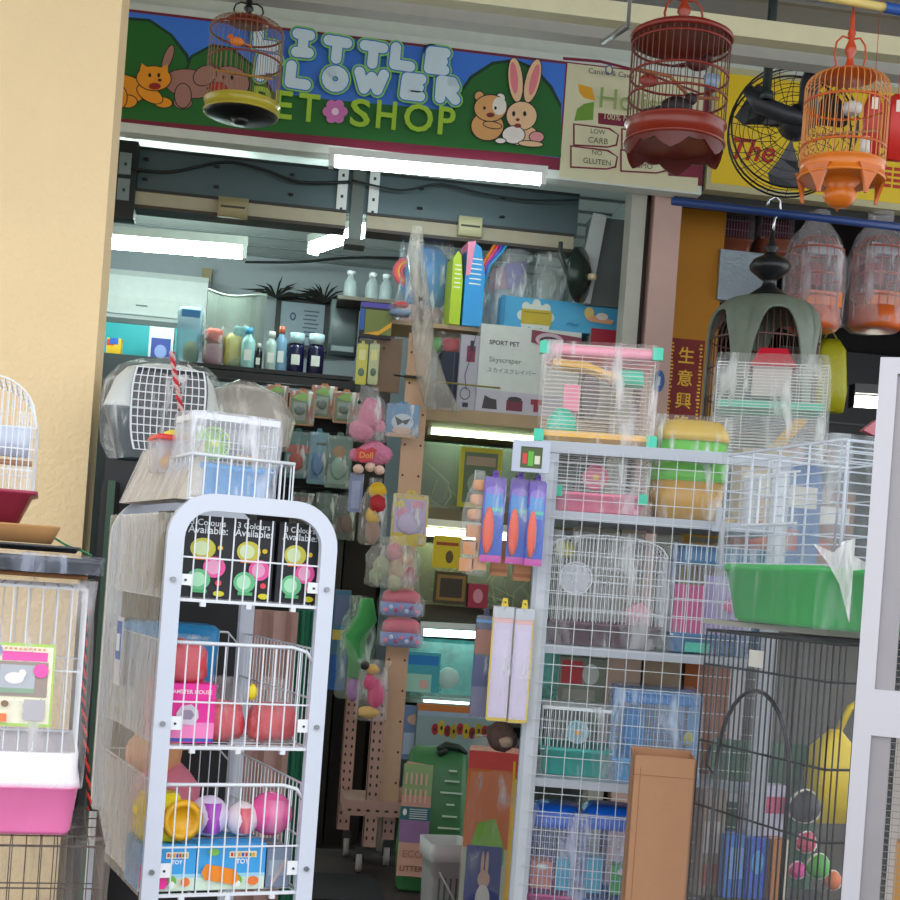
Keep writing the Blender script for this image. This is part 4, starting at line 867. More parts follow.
b = MB(mat('#2486c8', .3)); b.lathe([(.03, 0), (.03, H * .55), (.001, H * .6)], (-W * .25, .08, .06), None, 16); b.build('tube_slide', t); b = MB(mat('#2a78c0', .3)); b.rr([(H - .03, W * .5, .12, .03), (H, W * .4, .1, .03)], (0, .12)); b.build('roof', t); b = MB(mat('#d8c838', .4)); b.blob((W * .38, .02, H * .52), (.014, .01, .02)); b.build('door_knob', t)
# shelf 3
for cx, w, lab, c2, dx in ((553, 60, 'blue lidded hamster carrier at the left end of the lowest visible shelf', '#d88468', -.2), (606, 72, 'blue lidded hamster carrier with green and white house beside the cardboard box', '#3cb44a', .2)):
    loc, W, H = on_shelf(cx, 808, w, 3, .05)
    t = wire_cage('hamster_cage', lab, 'cage', loc, W, .22, H * .92, 0, .04, '#2b6fae' if dx > 0 else '#c83a86', .013, .06, .0013, mat('#b8c4e0', .4), wm=film(.14, .6, '#d8dcf4', 8))
    b = MB(mat('#1668d8', .28)); b.rr([(H * .8, W * .46, .1, .04), (H * .9, W * .45, .1, .04), (H, W * .32, .07, .04)], (0, .11)); b.build('lid', t)
    b = MB(mat(c2, .4)); b.box(dx * W - .03, dx * W + .03, .03, .1, .05, H * .45); b.build('house', t); b = MB(mat('#38b4cc', .35)); b.box(-dx * W - .025, -dx * W + .025, .03, .1, .05, H * .5); b.build('panel', t)
    b = MB(mat('#f0f0ea', .4)); b.blob((dx * W, .025, H * .4), (.016, .01, .01)); b.build('door_knob', t)
# the whole unit stands a few degrees askew to the shop front
ca_, sa_ = math.cos(R(-10)), math.sin(R(-10))
for o in [o for o in bpy.data.objects if o not in _before_shelf and o.parent is None]:
    dx, dy = o.location.x - gx0, o.location.y - Yg
    o.location.x = gx0 + dx * ca_ - dy * sa_; o.location.y = Yg + dx * sa_ + dy * ca_; o.rotation_euler.z += R(-10)
# cardboard box standing in front of the shelf
loc, W, H = place(660, 757, 900, 62, 3.42, 0)
t = thing('cardboard_box', 'tall brown corrugated cardboard box standing on end before the grid shelf', 'box', loc, -12)
b = MB(mat('#b58663', .8, var=.06, bump=.1)); e = .004
b.box(-W / 2, W / 2, 0, e, 0, H); b.box(-W / 2, W / 2, .16 - e, .16, 0, H + .004); b.box(-W / 2, -W / 2 + e, 0, .16, 0, H); b.box(W / 2 - e, W / 2, 0, .16, 0, H); b.build('box_body', t)
b = MB(mat('#a37350', .8)); b.box(-W / 2 + e, W / 2 - e, e, .15, H - .03, H - .024); b.box(-W * .3, W * .1, e + .002, .02, H - .024, H - .02, '#5c3c28'); b.build('top_flap', t)
b = MB(mat('#9c6d4c', .8)); b.box(-W / 2 + .018, -W / 2 + .02, -.0008, 0, 0, H - .03); b.box(-W / 2, W / 2, -.0008, 0, H - .05, H - .048); b.build('crease', t)
# hanging packs on the left of the grid shelf
t = thing('display_header', 'white rectangular display frame on the left side of the grid shelf', 'frame', at(530, 472, 3.66), -8)
k_ = 3.66 / FPX; b = MB(mat('#c8cede', .4)); w_, h_ = 38 * k_, 32 * k_
b = MB(mat('#b9c0d2', .4)); b.box(-w_ / 2, w_ / 2, 0, .012, h_ * .8, h_); b.box(-w_ / 2, w_ / 2, 0, .012, 0, h_ * .12); b.box(-w_ / 2, -w_ * .28, 0, .012, h_ * .12, h_ * .8); b.box(w_ * .3, w_ / 2, 0, .012, h_ * .12, h_ * .8); b.build('frame', t)
b = MB(mat('#4a5a30', .5)); b.box(-w_ * .28, w_ * .3, .004, .01, h_ * .12, h_ * .8); b.deco([('b', .1, .2, .3, .7, '#d84040'), ('b', .35, .1, .6, .8, '#60b040'), ('b', .65, .2, .9, .6, '#d8d8c0')], w_ * .58, h_ * .66, .004, -w_ * .28, h_ * .13); b.build('insert', t)
for n_, (cx, top, bot, w, Y, lab) in enumerate(((494, 470, 562, 22, 3.72, 'leftmost purple and blue chew toy pack with an orange carrot'), (519, 472, 564, 20, 3.72, 'middle purple and blue chew toy pack with an orange carrot'), (537, 474, 566, 18, 3.7, 'rightmost purple and blue chew toy pack, partly behind the shelf post'))):
    loc, W, H = place(cx, top, bot, w, Y)
    t = hang_pack('chew_toy_pack', lab, 'toy pack', loc, W, H, '#6a44b8', [('b', 0, .0, 1, .08, '#d050b0'), ('b', 0, .08, 1, .72, '#2458c8'), ('b', .1, .55, .9, .85, '#3a90d8'), ('e', .5, .84, .4, .05, '#8a70d0'), ('b', .3, .6, .9, .64, '#48c8b0')], [(.3, .34, .26, .26, '#f0522c')], 'chew toy packs on the grid shelf')
loc, W, H = place(477, 470, 576, 26, 3.75); loc.x -= .0
t = thing('wooden_chew_string', 'pack of pale wooden chew blocks strung above one another', 'toy pack', loc, 0)
b = MB(mat('#d8a078', .7))
for i, (dx, z) in enumerate(((.12, .86), (.05, .72), (-.02, .58))): b.blob((dx * W, .015, z * H), (W * .36, .012, H * .055), None, 8, 0, 0, 3, .5)
b.build('chew_block', t)
for i, (dx, z) in enumerate(((-.1, .42), (-.2, .26), (.3, .3), (-.3, .1), (.2, .12))): b = MB(mat('#cf9468', .7)); b.box(dx * W - W * .28, dx * W + W * .28, 0, .02, z * H - H * .06, z * H + H * .06); b.build('chew_block', t)
bag_film(W * 1.1, .03, H, .25, FILM2, .003, 4).build('plastic_pouch', t)
for cx, top, Y in ((500, 540, 3.8), (523, 545, 3.82)):
    loc, W, H = place(cx, top, top + 36, 17, Y); b = MB(mat('#c68a62', .7)); b.box(-W / 2, W / 2, 0, .02, 0, H); b.box(-W / 2, W / 2, -.001, 0, H * .1, H * .2, '#a86c48'); tag(b.build('wooden_chew', None, loc), 'wooden chew plank hanging below the ' + ('leftmost' if cx == 500 else 'middle') + ' carrot pack', 'wooden chew')
for cx, top, bot, w, Y, c_, lab in ((484, 608, 718, 20, 3.86, 0, 'dark blue and brown long pack hanging left of the two yellow ones'), (502, 598, 722, 23, 3.74, 1, 'long white and yellow pack, left one of the pair on the grid shelf'), (522, 600, 724, 21, 3.74, 1, 'long white and yellow pack, right one of the pair on the grid shelf')):
    loc, W, H = place(cx, top, bot, w, Y)
    if c_: sp = [('b', .08, .03, .92, .9, '#d8cce4'), ('b', .08, .86, .92, .9, '#f0b8b8'), ('e', .5, .93, .38, .025, '#2f8ae0'), ('b', .2, .06, .8, .8, '#dcd2ea'), ('b', .0, .9, 1, 1, '#c8ccd4')]; hx = '#e6c83c'
    else: sp = [('b', 0, .62, 1, .86, '#a0604c'), ('b', 0, .3, 1, .6, '#2c3c80'), ('b', 0, 0, 1, .3, '#6c6c90'), ('b', 0, .93, 1, .96, '#3a90d8')]; hx = '#4a4c68'
    hang_pack('bird_perch_pack', lab, 'pack', loc, W, H, hx, sp, (), 'long packs on the grid shelf' if c_ else None)
loc, W, H = place(503, 722, 752, 30, 3.9); t = thing('fur_toy', 'brown and grey furry toy hanging under the long packs', 'toy', loc); b = MB(mat('#5c4640', .9, var=.4, scale=60, bump=.6)); b.blob((0, .03, H * .5), (W * .5, .04, H * .5), None, 16, .3, 2, 5); b.build('fur_body', t)
b = MB(mat('#a8907c', .9, var=.3, scale=60)); b.blob((W * .1, .0, H * .35), (W * .25, .02, H * .2), None, 12, .3, 5, 5); b.build('pale_patch', t)
b = MB(mat('#1c1c1c', .4)); b.tube([(0, .03, H), (W * .2, .03, H * 1.15), (W * .6, .03, H * 1.05)], .003); b.build('tie', t)

# ================================================================== FRONT RIGHT
# black cage
zt = at(836, 644, 2.95).z; o_ = at(834, 644, 2.95); RB = 16
cB, sB = math.cos(R(RB)), math.sin(R(RB)); BW, BD = .42, .50
BO = Vector((o_.x + BW / 2 * cB, 2.95 + BW / 2 * sB, 0))
t = thing('dog_cage', 'tall black wire dog cage with an arched door in clear wrap', 'cage', BO, RB)
b = MB(BLACKW); n = 24
for sx in (-1, 1):
    for k in range(0, n + 1, 1 if sx < 0 else 4): y = BD * k / n; b.bar((sx * BW / 2, y, .03), (sx * BW / 2, y, zt), .0021)
for y in (0, BD):
    for k in range(0, 13, 1 if y == 0 else 4): x = -BW / 2 + BW * k / 12; b.bar((x, y, .03), (x, y, zt), .0021)
for k in range(11): y = BD * k / 10; b.bar((-BW / 2, y, zt), (BW / 2, y, zt), .0021)
zz = [.03, zt * .3, at(800, 838, 3.0).z, at(790, 765, 3.0).z, zt - .085, zt]
for z in zz: b.tube([(-BW / 2, BD, z), (-BW / 2, 0, z), (BW / 2, 0, z)], .003 if z < zt else .004, None, 6)
b.tube([(-BW / 2, BD, zt), (BW / 2, BD, zt), (BW / 2, 0, zt)], .004, None, 6)
b.build('wire_body', t)
b = MB(mat('#15161a', .35)); za = zt - .13; zs = za - .2; X = -BW / 2 - .006; yc, wy = .26, .145
pts = [(X, yc + wy, .25), (X, yc + wy, zs)] + [(X, yc + wy * math.cos(q), zs + (za - zs) * math.sin(q)) for q in [math.pi * k / 14 for k in range(1, 14)]] + [(X, yc - wy, zs), (X, yc - wy, .25)]
b.tube(pts, .0055, None, 6, True)
for z in (.25, .42): b.bar((X, yc - wy, z), (X, yc + wy, z), .004)
d = b.build('arched_door', t)
b = MB(mat('#1c1d22', .35)); b.tube([(X - .008, yc + wy, zs - .02), (X - .014, yc + wy + .02, zs - .0), (X - .008, yc + wy + .02, zs + .05)], .004); b.build('latch', d)
b = MB(mat('#e6e2d8', .5)); y_ = .27; b.box(X - .004, X - .002, y_ - .028, y_ + .028, zt - .075, zt - .035); b.build('price_label', t)
b = MB(mat('#1a1b1e', .4)); b.box(-BW / 2 - .01, BW / 2 + .01, -.01, BD + .01, .0, .05); b.build('base_tray', t)
wrap_part(t, BW + .02, BD, zt, .05, .012, film(.1, .22, '#aeb2b6', 4), .03, jit=.012, name='plastic_wrap')
# items behind/inside the black cage region
def incage(cx, top, bot, w, Y, hx, lab, sp=(), D=.06, nm='packet', cat='packet', zb=None, rz=10):
    loc, W, H = place(cx, top, bot, w, Y, zb); return carton(nm, lab, cat, loc, W, D, H, hx, sp, rz)
st = MB(mat('#4c4a48', .6)); l0 = place(770, 905, 960, 140, 3.62, 0); st.box(-l0[1] / 2, l0[1] / 2, 0, .18, 0, at(770, 902, 3.62).z); o = st.build('low_table', None, l0[0]); tag(o, 'low grey table behind the black cage with packets standing on it', 'table'); TZ = at(770, 902, 3.62).z + .002
incage(735, 835, 900, 22, 3.64, '#4c84d8', 'pale blue packet behind the black cage, left of the taller blue one', [('b', .1, .3, .9, .8, '#7cacec')], zb=TZ)
incage(757, 838, 900, 22, 3.64, '#2a60c8', 'deep blue packet behind the black cage bars', [('e', .5, .6, .3, .2, '#50a0e0')], zb=TZ)
incage(780, 840, 900, 18, 3.64, '#c07a3c', 'orange brown packet behind the black cage bars', [('b', .7, .0, 1, 1, '#e4d8c0')], zb=TZ)
incage(768, 786, 852, 44, 3.74, '#d6d2ea', 'pale lilac packet with a pink band behind the black cage', [('b', 0, .74, 1, .9, '#e8608c')], zb=TZ)
incage(712, 790, 900, 24, 3.66, '#8a7c70', 'brown grey packet at the left side of the black cage', [('b', .1, .4, .8, .7, '#b8b4b0'), ('b', .1, .1, .8, .3, '#a04848')], zb=TZ)
for cx, cy, r_, hx, lab in ((806, 842, 11, '#d84a6c', 'rosy ball toy behind the right of the black cage'), (818, 866, 13, '#58b848', 'green ball toy behind the right of the black cage'), (797, 870, 9, '#e0409c', 'magenta ball toy behind the right of the black cage'), (832, 880, 10, '#e07848', 'orange ball toy behind the right of the black cage'), (804, 806, 17, '#302e30', 'dark grey ball bundle behind the right of the black cage')):
    c_ = at(cx, cy, 3.72); r2 = r_ * 3.72 / FPX; b = MB(mat(hx, .5)); b.blob((0, 0, 0), (r2, r2, r2), None, 14, .12, cx); b.tube([(r2 * 1.01 * math.cos(q), r2 * .3 * math.sin(q * 2), r2 * 1.01 * math.sin(q)) for q in [2 * math.pi * k / 16 for k in range(16)]], r2 * .08, '#e8e4d8', 5, True); tag(b.build('toy_ball', None, c_), lab, 'toy ball')
loc, W, H = place(838, 732, 826, 48, 3.78); t = thing('yellow_bag', 'bright yellow plastic bag hanging behind the right of the black cage', 'bag', loc); b = MB(mat('#f0d008', .35, bump=.3)); b.rr([(0, W * .42, .04, .03), (H * .5, W * .5, .06, .03), (H * .8, W * .46, .05, .03), (H * .9, W * .3, .03, .03), (H, W * .1, .02, .02)], (0, .05), None, jit=.008, ns=3); b.build('bag_body', t); b = MB(mat('#e8c800', .35)); b.tube([(W * .1, .05, H), (W * .3, .05, H * 1.25), (W * .45, .05, H * 1.3)], .01); b.build('handle', t)
loc, W, H = place(765, 742, 800, 110, 3.95, 0); t = thing('green_cloth', 'dim green cloth sheet hanging behind the black cage', 'cloth', loc)
b = MB(mat('#3f6e50', .8, var=.25)); n = 14; L0 = [(-W / 2 + W * k / n, .015 * math.sin(k * 1.3), 0) for k in range(n + 1)] + [(W / 2 - W * k / n, .02 + .015 * math.sin((n - k) * 1.3), 0) for k in range(n + 1)]; b.loft([L0, [(x, y, H) for x, y, z in L0]]); b.build('cloth_sheet', t)
# grey sheet under the green tub, white cage with green tub
loc = Vector((BO.x, BO.y, zt + .016)); b = MB(mat('#a8a89c', .6)); b.box(-BW / 2 - .0, BW / 2, 0.02, BD + .02, 0, .012); b.add([(-BW / 2 + .01, .5, .012), (-BW / 2 + .01, .1, .012), (BW / 2, .1, .012), (BW / 2, .5, .012)], [(0, 1, 2, 3)])
o = b.build('cover_board', None, loc); o.rotation_euler = (0, 0, R(RB)); tag(o, 'grey board on the black cage under the green tub', 'board')
RC = 9; cC, sC = math.cos(R(RC)), math.sin(R(RC)); CW, CD = .34, .52; o_ = at(838, 500, 2.85); zb = zt + .03; zt2 = at(838, 439, 2.85).z; ztub = at(838, 566, 2.85).z
CO = Vector((o_.x + CW / 2 * cC, 2.85 + CW / 2 * sC, zb)); H = zt2 - zb; th = ztub - zb
t = thing('rabbit_cage', 'white wire rabbit cage with deep green tub standing on the black cage', 'cage', CO, RC)
b = MB(mat('#00b440', .25, var=.04)); b.rr([(0, CW * .44, CD * .42, .05), (.01, CW * .46, CD * .44, .05), (th * .85, CW * .495, CD * .49, .04), (th * .88, CW * .51, CD * .505, .04), (th, CW * .51, CD * .505, .04), (th, CW * .48, CD * .48, .04), (.02, CW * .44, CD * .42, .05)], (0, CD / 2)); b.build('tub', t)
b = MB(mat('#d4daea', .35)); x0, x1 = -CW / 2, CW / 2; nz = 12
for j in range(nz + 1):
    z = th + (H - th) * j / nz; m_ = .0034 if j in (0, nz) else .0018
    b.tube([(x0, CD, z), (x0, 0, z), (x1, 0, z)], m_, None, 5)
    if j % 4 == 0: b.tube([(x0, CD, z), (x1, CD, z), (x1, 0, z)], m_, None, 5)
for k in range(5): y = CD * k / 4; b.bar((x0, y, th), (x0, y, H), .0026, None, 6); b.bar((x1, y, th), (x1, y, H), .0018, None, 6)
for k in range(4): x = x0 + CW * k / 3; b.bar((x, 0, th), (x, 0, H), .0026, None, 6); b.bar((x, CD, th), (x, CD, H), .0018, None, 6)
b.bar((x0 + .012, -.004, th), (x0 + .012, -.004, H), .0035, None, 6)
for k in range(1, 5): y = CD * k / 5; b.bar((x0, y, H), (x1, y, H), .0016)
b.build('wire_body', t)
b = MB(mat('#e9eef6', .35)); z0_, z1_ = th + (H - th) * .35, th + (H - th) * .78
for y in (.18, .22, .26, .34, .38): b.bar((x0 - .004, y, z0_), (x0 - .004, y, z1_), .003)
for z in (z0_, z1_): b.bar((x0 - .004, .16, z), (x0 - .004, .42, z), .003)
b.build('door', t)
b = MB(mat('#eef2fa', .3)); b.tube([(.012 + x0, -.008, th + .01), (x0 + .012, -.012, th + .05), (x0 + .022, -.012, th + .055), (x0 + .022, -.008, th + .02)], .004); b.build('clip', t)
wrap_part(t, CW + .02, CD, H, .0, .012, film(.12, .45, '#d0d8da', 5, .15), .04, jit=.012)
b = MB(film(.3, .7, '#f4f6f4', 9)); b.prism([(-.1, .18), (-.05, .165), (-.02, .19), (.0, .2), (.0, .16), (.06, .14), (.0, .13), (-.0, .02), (-.03, .1), (-.06, .14)], -.03, -.028); o = b.build('torn_wrap', t); o.location = (x0 + .03, .0, 0)
loc, W, H = place(872, 420, 437, 20, 3.3); 
# aluminium framed enclosure at the right edge
Ye = 2.45; ex = at(869, 640, Ye).x; ez = at(888, 357, Ye).z
t = thing('aluminium_enclosure', 'tall white aluminium framed mesh enclosure cut by the right edge', 'enclosure', (ex, Ye, 0), -27)
aw = mat('#b9b6bd', .3, .1, var=.02); EW = .62
b = MB(aw); b.box(-.016, .016, 0, .03, 0, ez); b.build('corner_post', t)
b = MB(mat('#8f8b8e', .35, .2)); b.box(.016, .05, .008, .03, 0, ez); b.build('door_stile', t)
zm0, zm1 = at(888, 736, Ye).z, at(888, 690, Ye).z
b = MB(aw); b.box(.016, EW, .0, .03, zm0, zm1); b.build('middle_rail', t)
b = MB(aw); b.box(.016, EW, .0, .03, ez - .03, ez); b.build('top_rail', t)
b = MB(aw); b.box(EW - .02, EW + .012, 0, .03, 0, ez); b.build('corner_post', t)
for nm, za_, zb_ in (('upper_mesh', zm1, ez - .03), ('lower_mesh', .05, zm0)):
    b = MB(mat('#8c8884', .4, .3)); x = .05
    while x < EW: b.bar((x, .02, za_), (x, .02, zb_), .0007, None, 3); x += .0125
    z = za_
    while z < zb_: b.bar((.05, .02, z), (EW, .02, z), .0007, None, 3); z += .0125
    b.build(nm, t)
b = MB(mat('#c8c2be', .6)); b.box(.05, EW, .3, .31, 0, ez); b.build('back_panel', t)
b = MB(mat('#c8c4c2', .6)); b.box(.05, EW, .03, .3, zm0, zm0 + .02); b.build('inner_shelf', t)
for n_, (x, w_, z0_, z1_, hx, lab) in enumerate(((.14, .1, at(888, 835, Ye + .1).z, at(888, 758, Ye + .1).z, '#f0d41c', 'bright yellow packet behind the lower enclosure mesh'), (.13, .12, .8, at(888, 838, Ye + .1).z, '#c08c48', 'brown packet under the yellow one behind the lower mesh'))):
    b = MB(mat(hx, .5)); b.box(-w_ / 2, w_ / 2, 0, .05, 0 if n_ == 0 else -.0, z1_ - z0_); b.box(-w_ * .3, w_ * .3, -.001, 0, .01, .02, '#e8e0d0')
    ca2, sa2 = math.cos(R(-27)), math.sin(R(-27)); o = b.build('packet', None, (ex + x * ca2 - .1 * sa2, Ye + x * sa2 + .1 * ca2, z0_)); o.rotation_euler = (0, 0, R(-27)); tag(o, lab, 'packet')

# ================================================================== OVERHEAD
b = MB(mat('#cfc9a4', .55)); Yb = 4.6; za, zb_ = at(750, 37, Yb).z, at(750, 18, Yb).z; b.box(at(200, 10, Yb).x, at(990, 30, Yb).x, Yb, Yb + .05, za, zb_); b.box(at(200, 10, Yb).x, at(990, 30, Yb).x, Yb + .05, Yb + .07, za, za + .015); struct('trim_4', b)
b = MB(mat('#b9b8ae', .6)); za = at(600, -6, 4.9).z; b.box(at(180, 10, 4.9).x, at(990, 30, 4.9).x, 4.9, 4.98, at(500, 26, 4.9).z, at(500, 8, 4.9).z); struct('trim_5', b)
fluoro('tube_light', 'pale, faintly glowing tube batten above the yellow sign, beside the dark fan pole', at(738, 46, 5.3), at(884, 60, 5.3), .014, .9, '#dfe8ea')  # a faint emission gives this tube its pale tone
p_ = at(628, 26, 3.42); b = MB(mat('#7c7d78', .4, .6)); b.tube([at(628, 26, 3.5) - p_, at(604, 42, 3.9) - p_], .009, None, 6); b.tube([Vector((0, 0, 0)), Vector((0, 0, .5))], .005, None, 6); tag(b.build('support_bracket', None, p_), 'grey metal hanging bracket under the cream beam left of the dark red cage', 'bracket')
a_, b2 = at(820, -4, 3.68), at(905, 11, 3.68); c_ = at(885, 7.5, 3.68)
t = thing('hanging_pole', 'pale yellow pole with a blue end cap at the top right', 'pole', a_); u_ = (b2 - a_).normalized()
b = MB(mat('#d8c070', .5)); b.tube([Vector((0, 0, 0)), c_ - a_], .012, None, 10); b.build('pole', t); b = MB(mat('#2454a0', .4)); b.tube([c_ - a_, b2 - a_ + u_ * .3], .0145, None, 10); b.build('blue_end', t)
def ceil_hook(l0, H, k, flat, fs=1.0): return 4.0 - (l0.z + H * (1.05 if flat else 1.03) + .88 * k * fs)
# cage A
l0 = at(241, 115, 4.9); k = 36 * 4.9 / FPX; H = 92 * 4.9 / FPX
t, _, bh = bird_cage('bird_cage', 'small hanging bird cage with dark hoops and brassy base before the pet shop sign', l0, k, H, 40, '#7a3420', '#a89a2c', (.13, .56, .88), .1, .5, False, hook=ceil_hook(l0, H, k, False), finial='#16161c', r=.0014, wirec='#8c6a48')
b = MB(mat('#141416', .3)); b.lathe([(.3 * k, -.016), (.9 * k, -.008), (1.0 * k, .0), (1.0 * k, .03 * k), (.001, .03 * k)], n=28); b.lathe([(.001, -.035), (.16 * k, -.033), (.3 * k, -.016)], n=16); b.build('base_cap', t)
b = MB(mat('#b08030', .5)); b.tube([(-k * .8, 0, H * .45), (k * .8, 0, H * .42)], .004, None, 6); b.build('perch', t)
b = MB(mat('#e87820', .5)); bird(b, (-.03, -.05, H * .72), .05, mat('#e88020', .5), mat('#e06818', .5), -1); tag(b.build('bird', None, l0), 'orange bird in the small cage before the pet shop sign', 'bird')
# cage B
l0 = at(674, 146, 4.15); k = 50 * 4.15 / FPX; H = 112 * 4.15 / FPX
t, _, bh = bird_cage('bird_cage', 'large hanging dark red wooden bird cage with carved skirt', l0, k, H, 44, '#7c2416', '#7c2410', (.19, .42, .62, .9), .1, .2, True, hook=ceil_hook(l0, H, k, True, 1.5), fs=1.5, finial='#9a3414', r=.0016, wirec='#5c2c1c')
b = MB(mat('#5c1a10', .35))
for q in range(6):
    a0 = math.pi * 2 * q / 6 + .2; vs = []; fs = []; n = 12
    for i in range(n + 1):
        a = a0 + i / n * math.pi / 3; f = i / n * 2 - 1; d_ = .05 * (abs(f) ** 2.2) + .014 + .012 * abs(math.sin(i * math.pi / n * 3))
        for rr in (1.0, .93): vs += [(k * rr * math.cos(a), k * rr * math.sin(a), .012), (k * rr * math.cos(a), k * rr * math.sin(a), -d_ * .75)]
    for i in range(n):
        j = i * 4; fs += [(j, j + 1, j + 5, j + 4), (j + 2, j + 6, j + 7, j + 3), (j + 1, j + 3, j + 7, j + 5), (j, j + 4, j + 6, j + 2)]
    b.add(vs, fs)
b.build('carved_skirt', t)
b = MB(mat('#9a5a30', .5)); b.tube([(-k * .9, 0, H * .66), (-.2 * k, 0, H * .63), (.3 * k, .02, H * .48), (k * .9, .02, H * .5)], .006, None, 6); b.build('perch', t)
b = MB(mat('#8c2c1c', .4)); b.blob((-k * .72, -k * .4, H * .5), (.03, .01, .019)); b.build('leaf_ornament', t)
b = MB(mat('#8ea8c0', .2)); b.rr([(0, .02, .02, .02), (.035, .024, .024, .02)], (k * .6, -k * .3)); o = b.build('water_cup', t); o.location = (0, 0, H * .52)
b = MB(mat('#1c1618', .6)); bird(b, (.0, -.0, H * .36), .1, mat('#1d1618', .6), mat('#2a1c1c', .6), 1); tag(b.build('bird', None, l0), 'black bird standing low in the large dark red cage', 'bird')
b = MB(mat('#3a1614', .6)); bird(b, (.06, .02, H * .8), .075, mat('#4a1a16', .6), mat('#3a1614', .6), 1); tag(b.build('bird', None, l0), 'dark brown bird high in the large dark red cage', 'bird')
# cage C
l0 = at(841, 181, 3.72); k = 43 * 3.72 / FPX; H = 109 * 3.72 / FPX
t, _, bh = bird_cage('bird_cage', 'hanging orange wooden bird cage with claw feet and bowl base', l0, k, H, 40, '#c05820', '#d07018', (.16, .3, .72), .13, .6, False, hook=.06, fs=2.0, finial='#b8401c', r=.0016, wirec='#c8803c')
b = MB(mat('#d06c14', .3))
b.lathe([(.001, -.075), (.2 * k, -.072), (.36 * k, -.055), (.4 * k, -.035), (.3 * k, -.02), (.5 * k, 0), (.9 * k, .004)], n=24, cap=False); b.build('bowl_base', t)
for q in range(5):
    a = -math.pi / 2 - .95 + q * 2 * math.pi / 5; b = MB(mat('#c4600f', .3)); ca, sa = math.cos(a), math.sin(a)
    L = []
    for j in range(6):
        f = j / 5; rr = k * (1.04 - .1 * f); wz_ = .035 * (1 - f) ** 1.4 + .003; z = .02 - .075 * f
        tx, ty = -sa, ca; L.append([(rr * ca + tx * wz_ * s1 + ca * s2, rr * sa + ty * wz_ * s1 + sa * s2, z) for s1, s2 in ((1, 0), (-1, 0), (-1, -.008), (1, -.008))])
    b.loft(L); b.build('claw_foot', t)
b = MB(mat('#c8c8c4', .3)); b.rr([(0, .02, .02, .02), (.02, .026, .026, .02), (.03, .022, .022, .02)]); o = b.build('seed_cup', t); o.location = (.01, -.02, H * .62)
b = MB(mat('#d8d8d4', .3)); b.rr([(0, .013, .013, .01), (.05, .012, .012, .01)]); o = b.build('water_tube', t); o.location = (.045, -.04, H * .22)
b = MB(mat('#9a6a3c', .5)); b.tube([(-k * .8, 0, H * .4), (k * .8, 0, H * .52)], .004, None, 6); b.build('perch', t)
loc, W, H_ = place(890, 94, 160, 20, 4.2)
for dx, hx, lab in ((-.06, '#b01c14', 'red packet hanging behind the orange bird cage, with pale top'), (.02, '#c8241a', 'red packet hanging at the right edge behind the orange bird cage')):
    b = MB(mat(hx, .4)); b.rr([(0, .026, .012, .005), (H_ * .8, .026, .012, .005), (H_, .014, .008, .004)]); b.box(-.01, .01, -.014, -.012, H_ * .72, H_ * .9, '#e8d8c8'); b.bar((0, 0, H_), (0, 0, 4.0 - loc.z), .0012); tag(b.build('red_packet', None, loc + Vector((dx, 0, 0))), lab, 'packet')
# fan
fc = at(793, 129, 5.2); fr = 64 * 5.2 / FPX
t = thing('wall_fan', 'large black industrial fan with round wire guard in front of the yellow sign', 'fan', fc, -12)
blk = mat('#17181b', .4)
b = MB(blk)
for y, k_ in ((-.04, 1), (.09, 1), (.025, 1.02)): b.tube([(fr * k_ * math.cos(q), y, fr * k_ * math.sin(q)) for q in [2 * math.pi * i / 40 for i in range(40)]], .004, None, 5, True)
for f in (.3, .45, .6, .75, .88): b.tube([(fr * f * math.cos(q), -.04 - .05 * (1 - f), fr * f * math.sin(q)) for q in [2 * math.pi * i / 32 for i in range(32)]], .0018, None, 4, True); b.tube([(fr * f * math.cos(q), .09 + .03 * (1 - f), fr * f * math.sin(q)) for q in [2 * math.pi * i / 32 for i in range(32)]], .0018, None, 4, True)
for i in range(20):
    q = 2 * math.pi * i / 20
    for y, s_ in ((-.04, -1), (.09, 1)):
        b.tube([(fr * f * math.cos(q + .35 * (1 - f)), y + s_ * (.05 if s_ < 0 else .03) * (1 - f), fr * f * math.sin(q + .35 * (1 - f))) for f in (.2, .45, .7, 1)], .0018, None, 4)
b.build('wire_guard', t)
for i in range(3):
    b = MB(mat('#2a2c30', .4)); q = 2 * math.pi * i / 3 + .5; pts = []
    for f, w_ in ((.15, .05), (.5, .32), (.8, .42), (.95, .3)):
        pts.append((f, w_))
    vs = [];
    for f, w_ in pts:
        for s_ in (-1, 1): a = q + s_ * w_; vs += [(fr * f * math.cos(a), .025 + s_ * .02, fr * f * math.sin(a)), (fr * f * math.cos(a), .029 + s_ * .02, fr * f * math.sin(a))]
    fs = []
    for j in range(3): c = j * 4; fs += [(c, c + 2, c + 6, c + 4), (c + 1, c + 5, c + 7, c + 3)]
    b.add(vs, fs); b.build('blade', t)
b = MB(mat('#26282c', .4)); b.lathe([(.001, -.1), (.05, -.1), (.06, -.06), (.06, .0)], n=20); o = b.build('hub_cover', t); o.rotation_euler = (R(90), 0, 0); o.location = (0, -.04, 0); o.scale = (1, 1, -1)
b = MB(mat('#2b2d32', .45)); b.rr([(-.01, .035, .05, .03), (.13, .035, .05, .03), (.18, .02, .03, .02)], (.03, -.16)); b.build('motor', t)
b = MB(mat('#24262a', .45)); b.tube([(-.2, -.17, .085), (-.15, -.17, .03), (-.05, -.17, -.005), (.06, -.17, -.025)], [.022, .034, .034, .026], None, 10); b.build('arm', t)
pp = at(766, 100, 5.03); b = MB(mat('#23322f', .4)); b.tube([(0, 0, 0), (0, 0, 4.0 - pp.z)], .017, None, 12); b.tube([(0, 0, .0), (0, .0, .03)], .026, None, 12); tag(b.build('fan_pole', None, pp), 'dark green vertical pole that carries the black fan', 'pole')

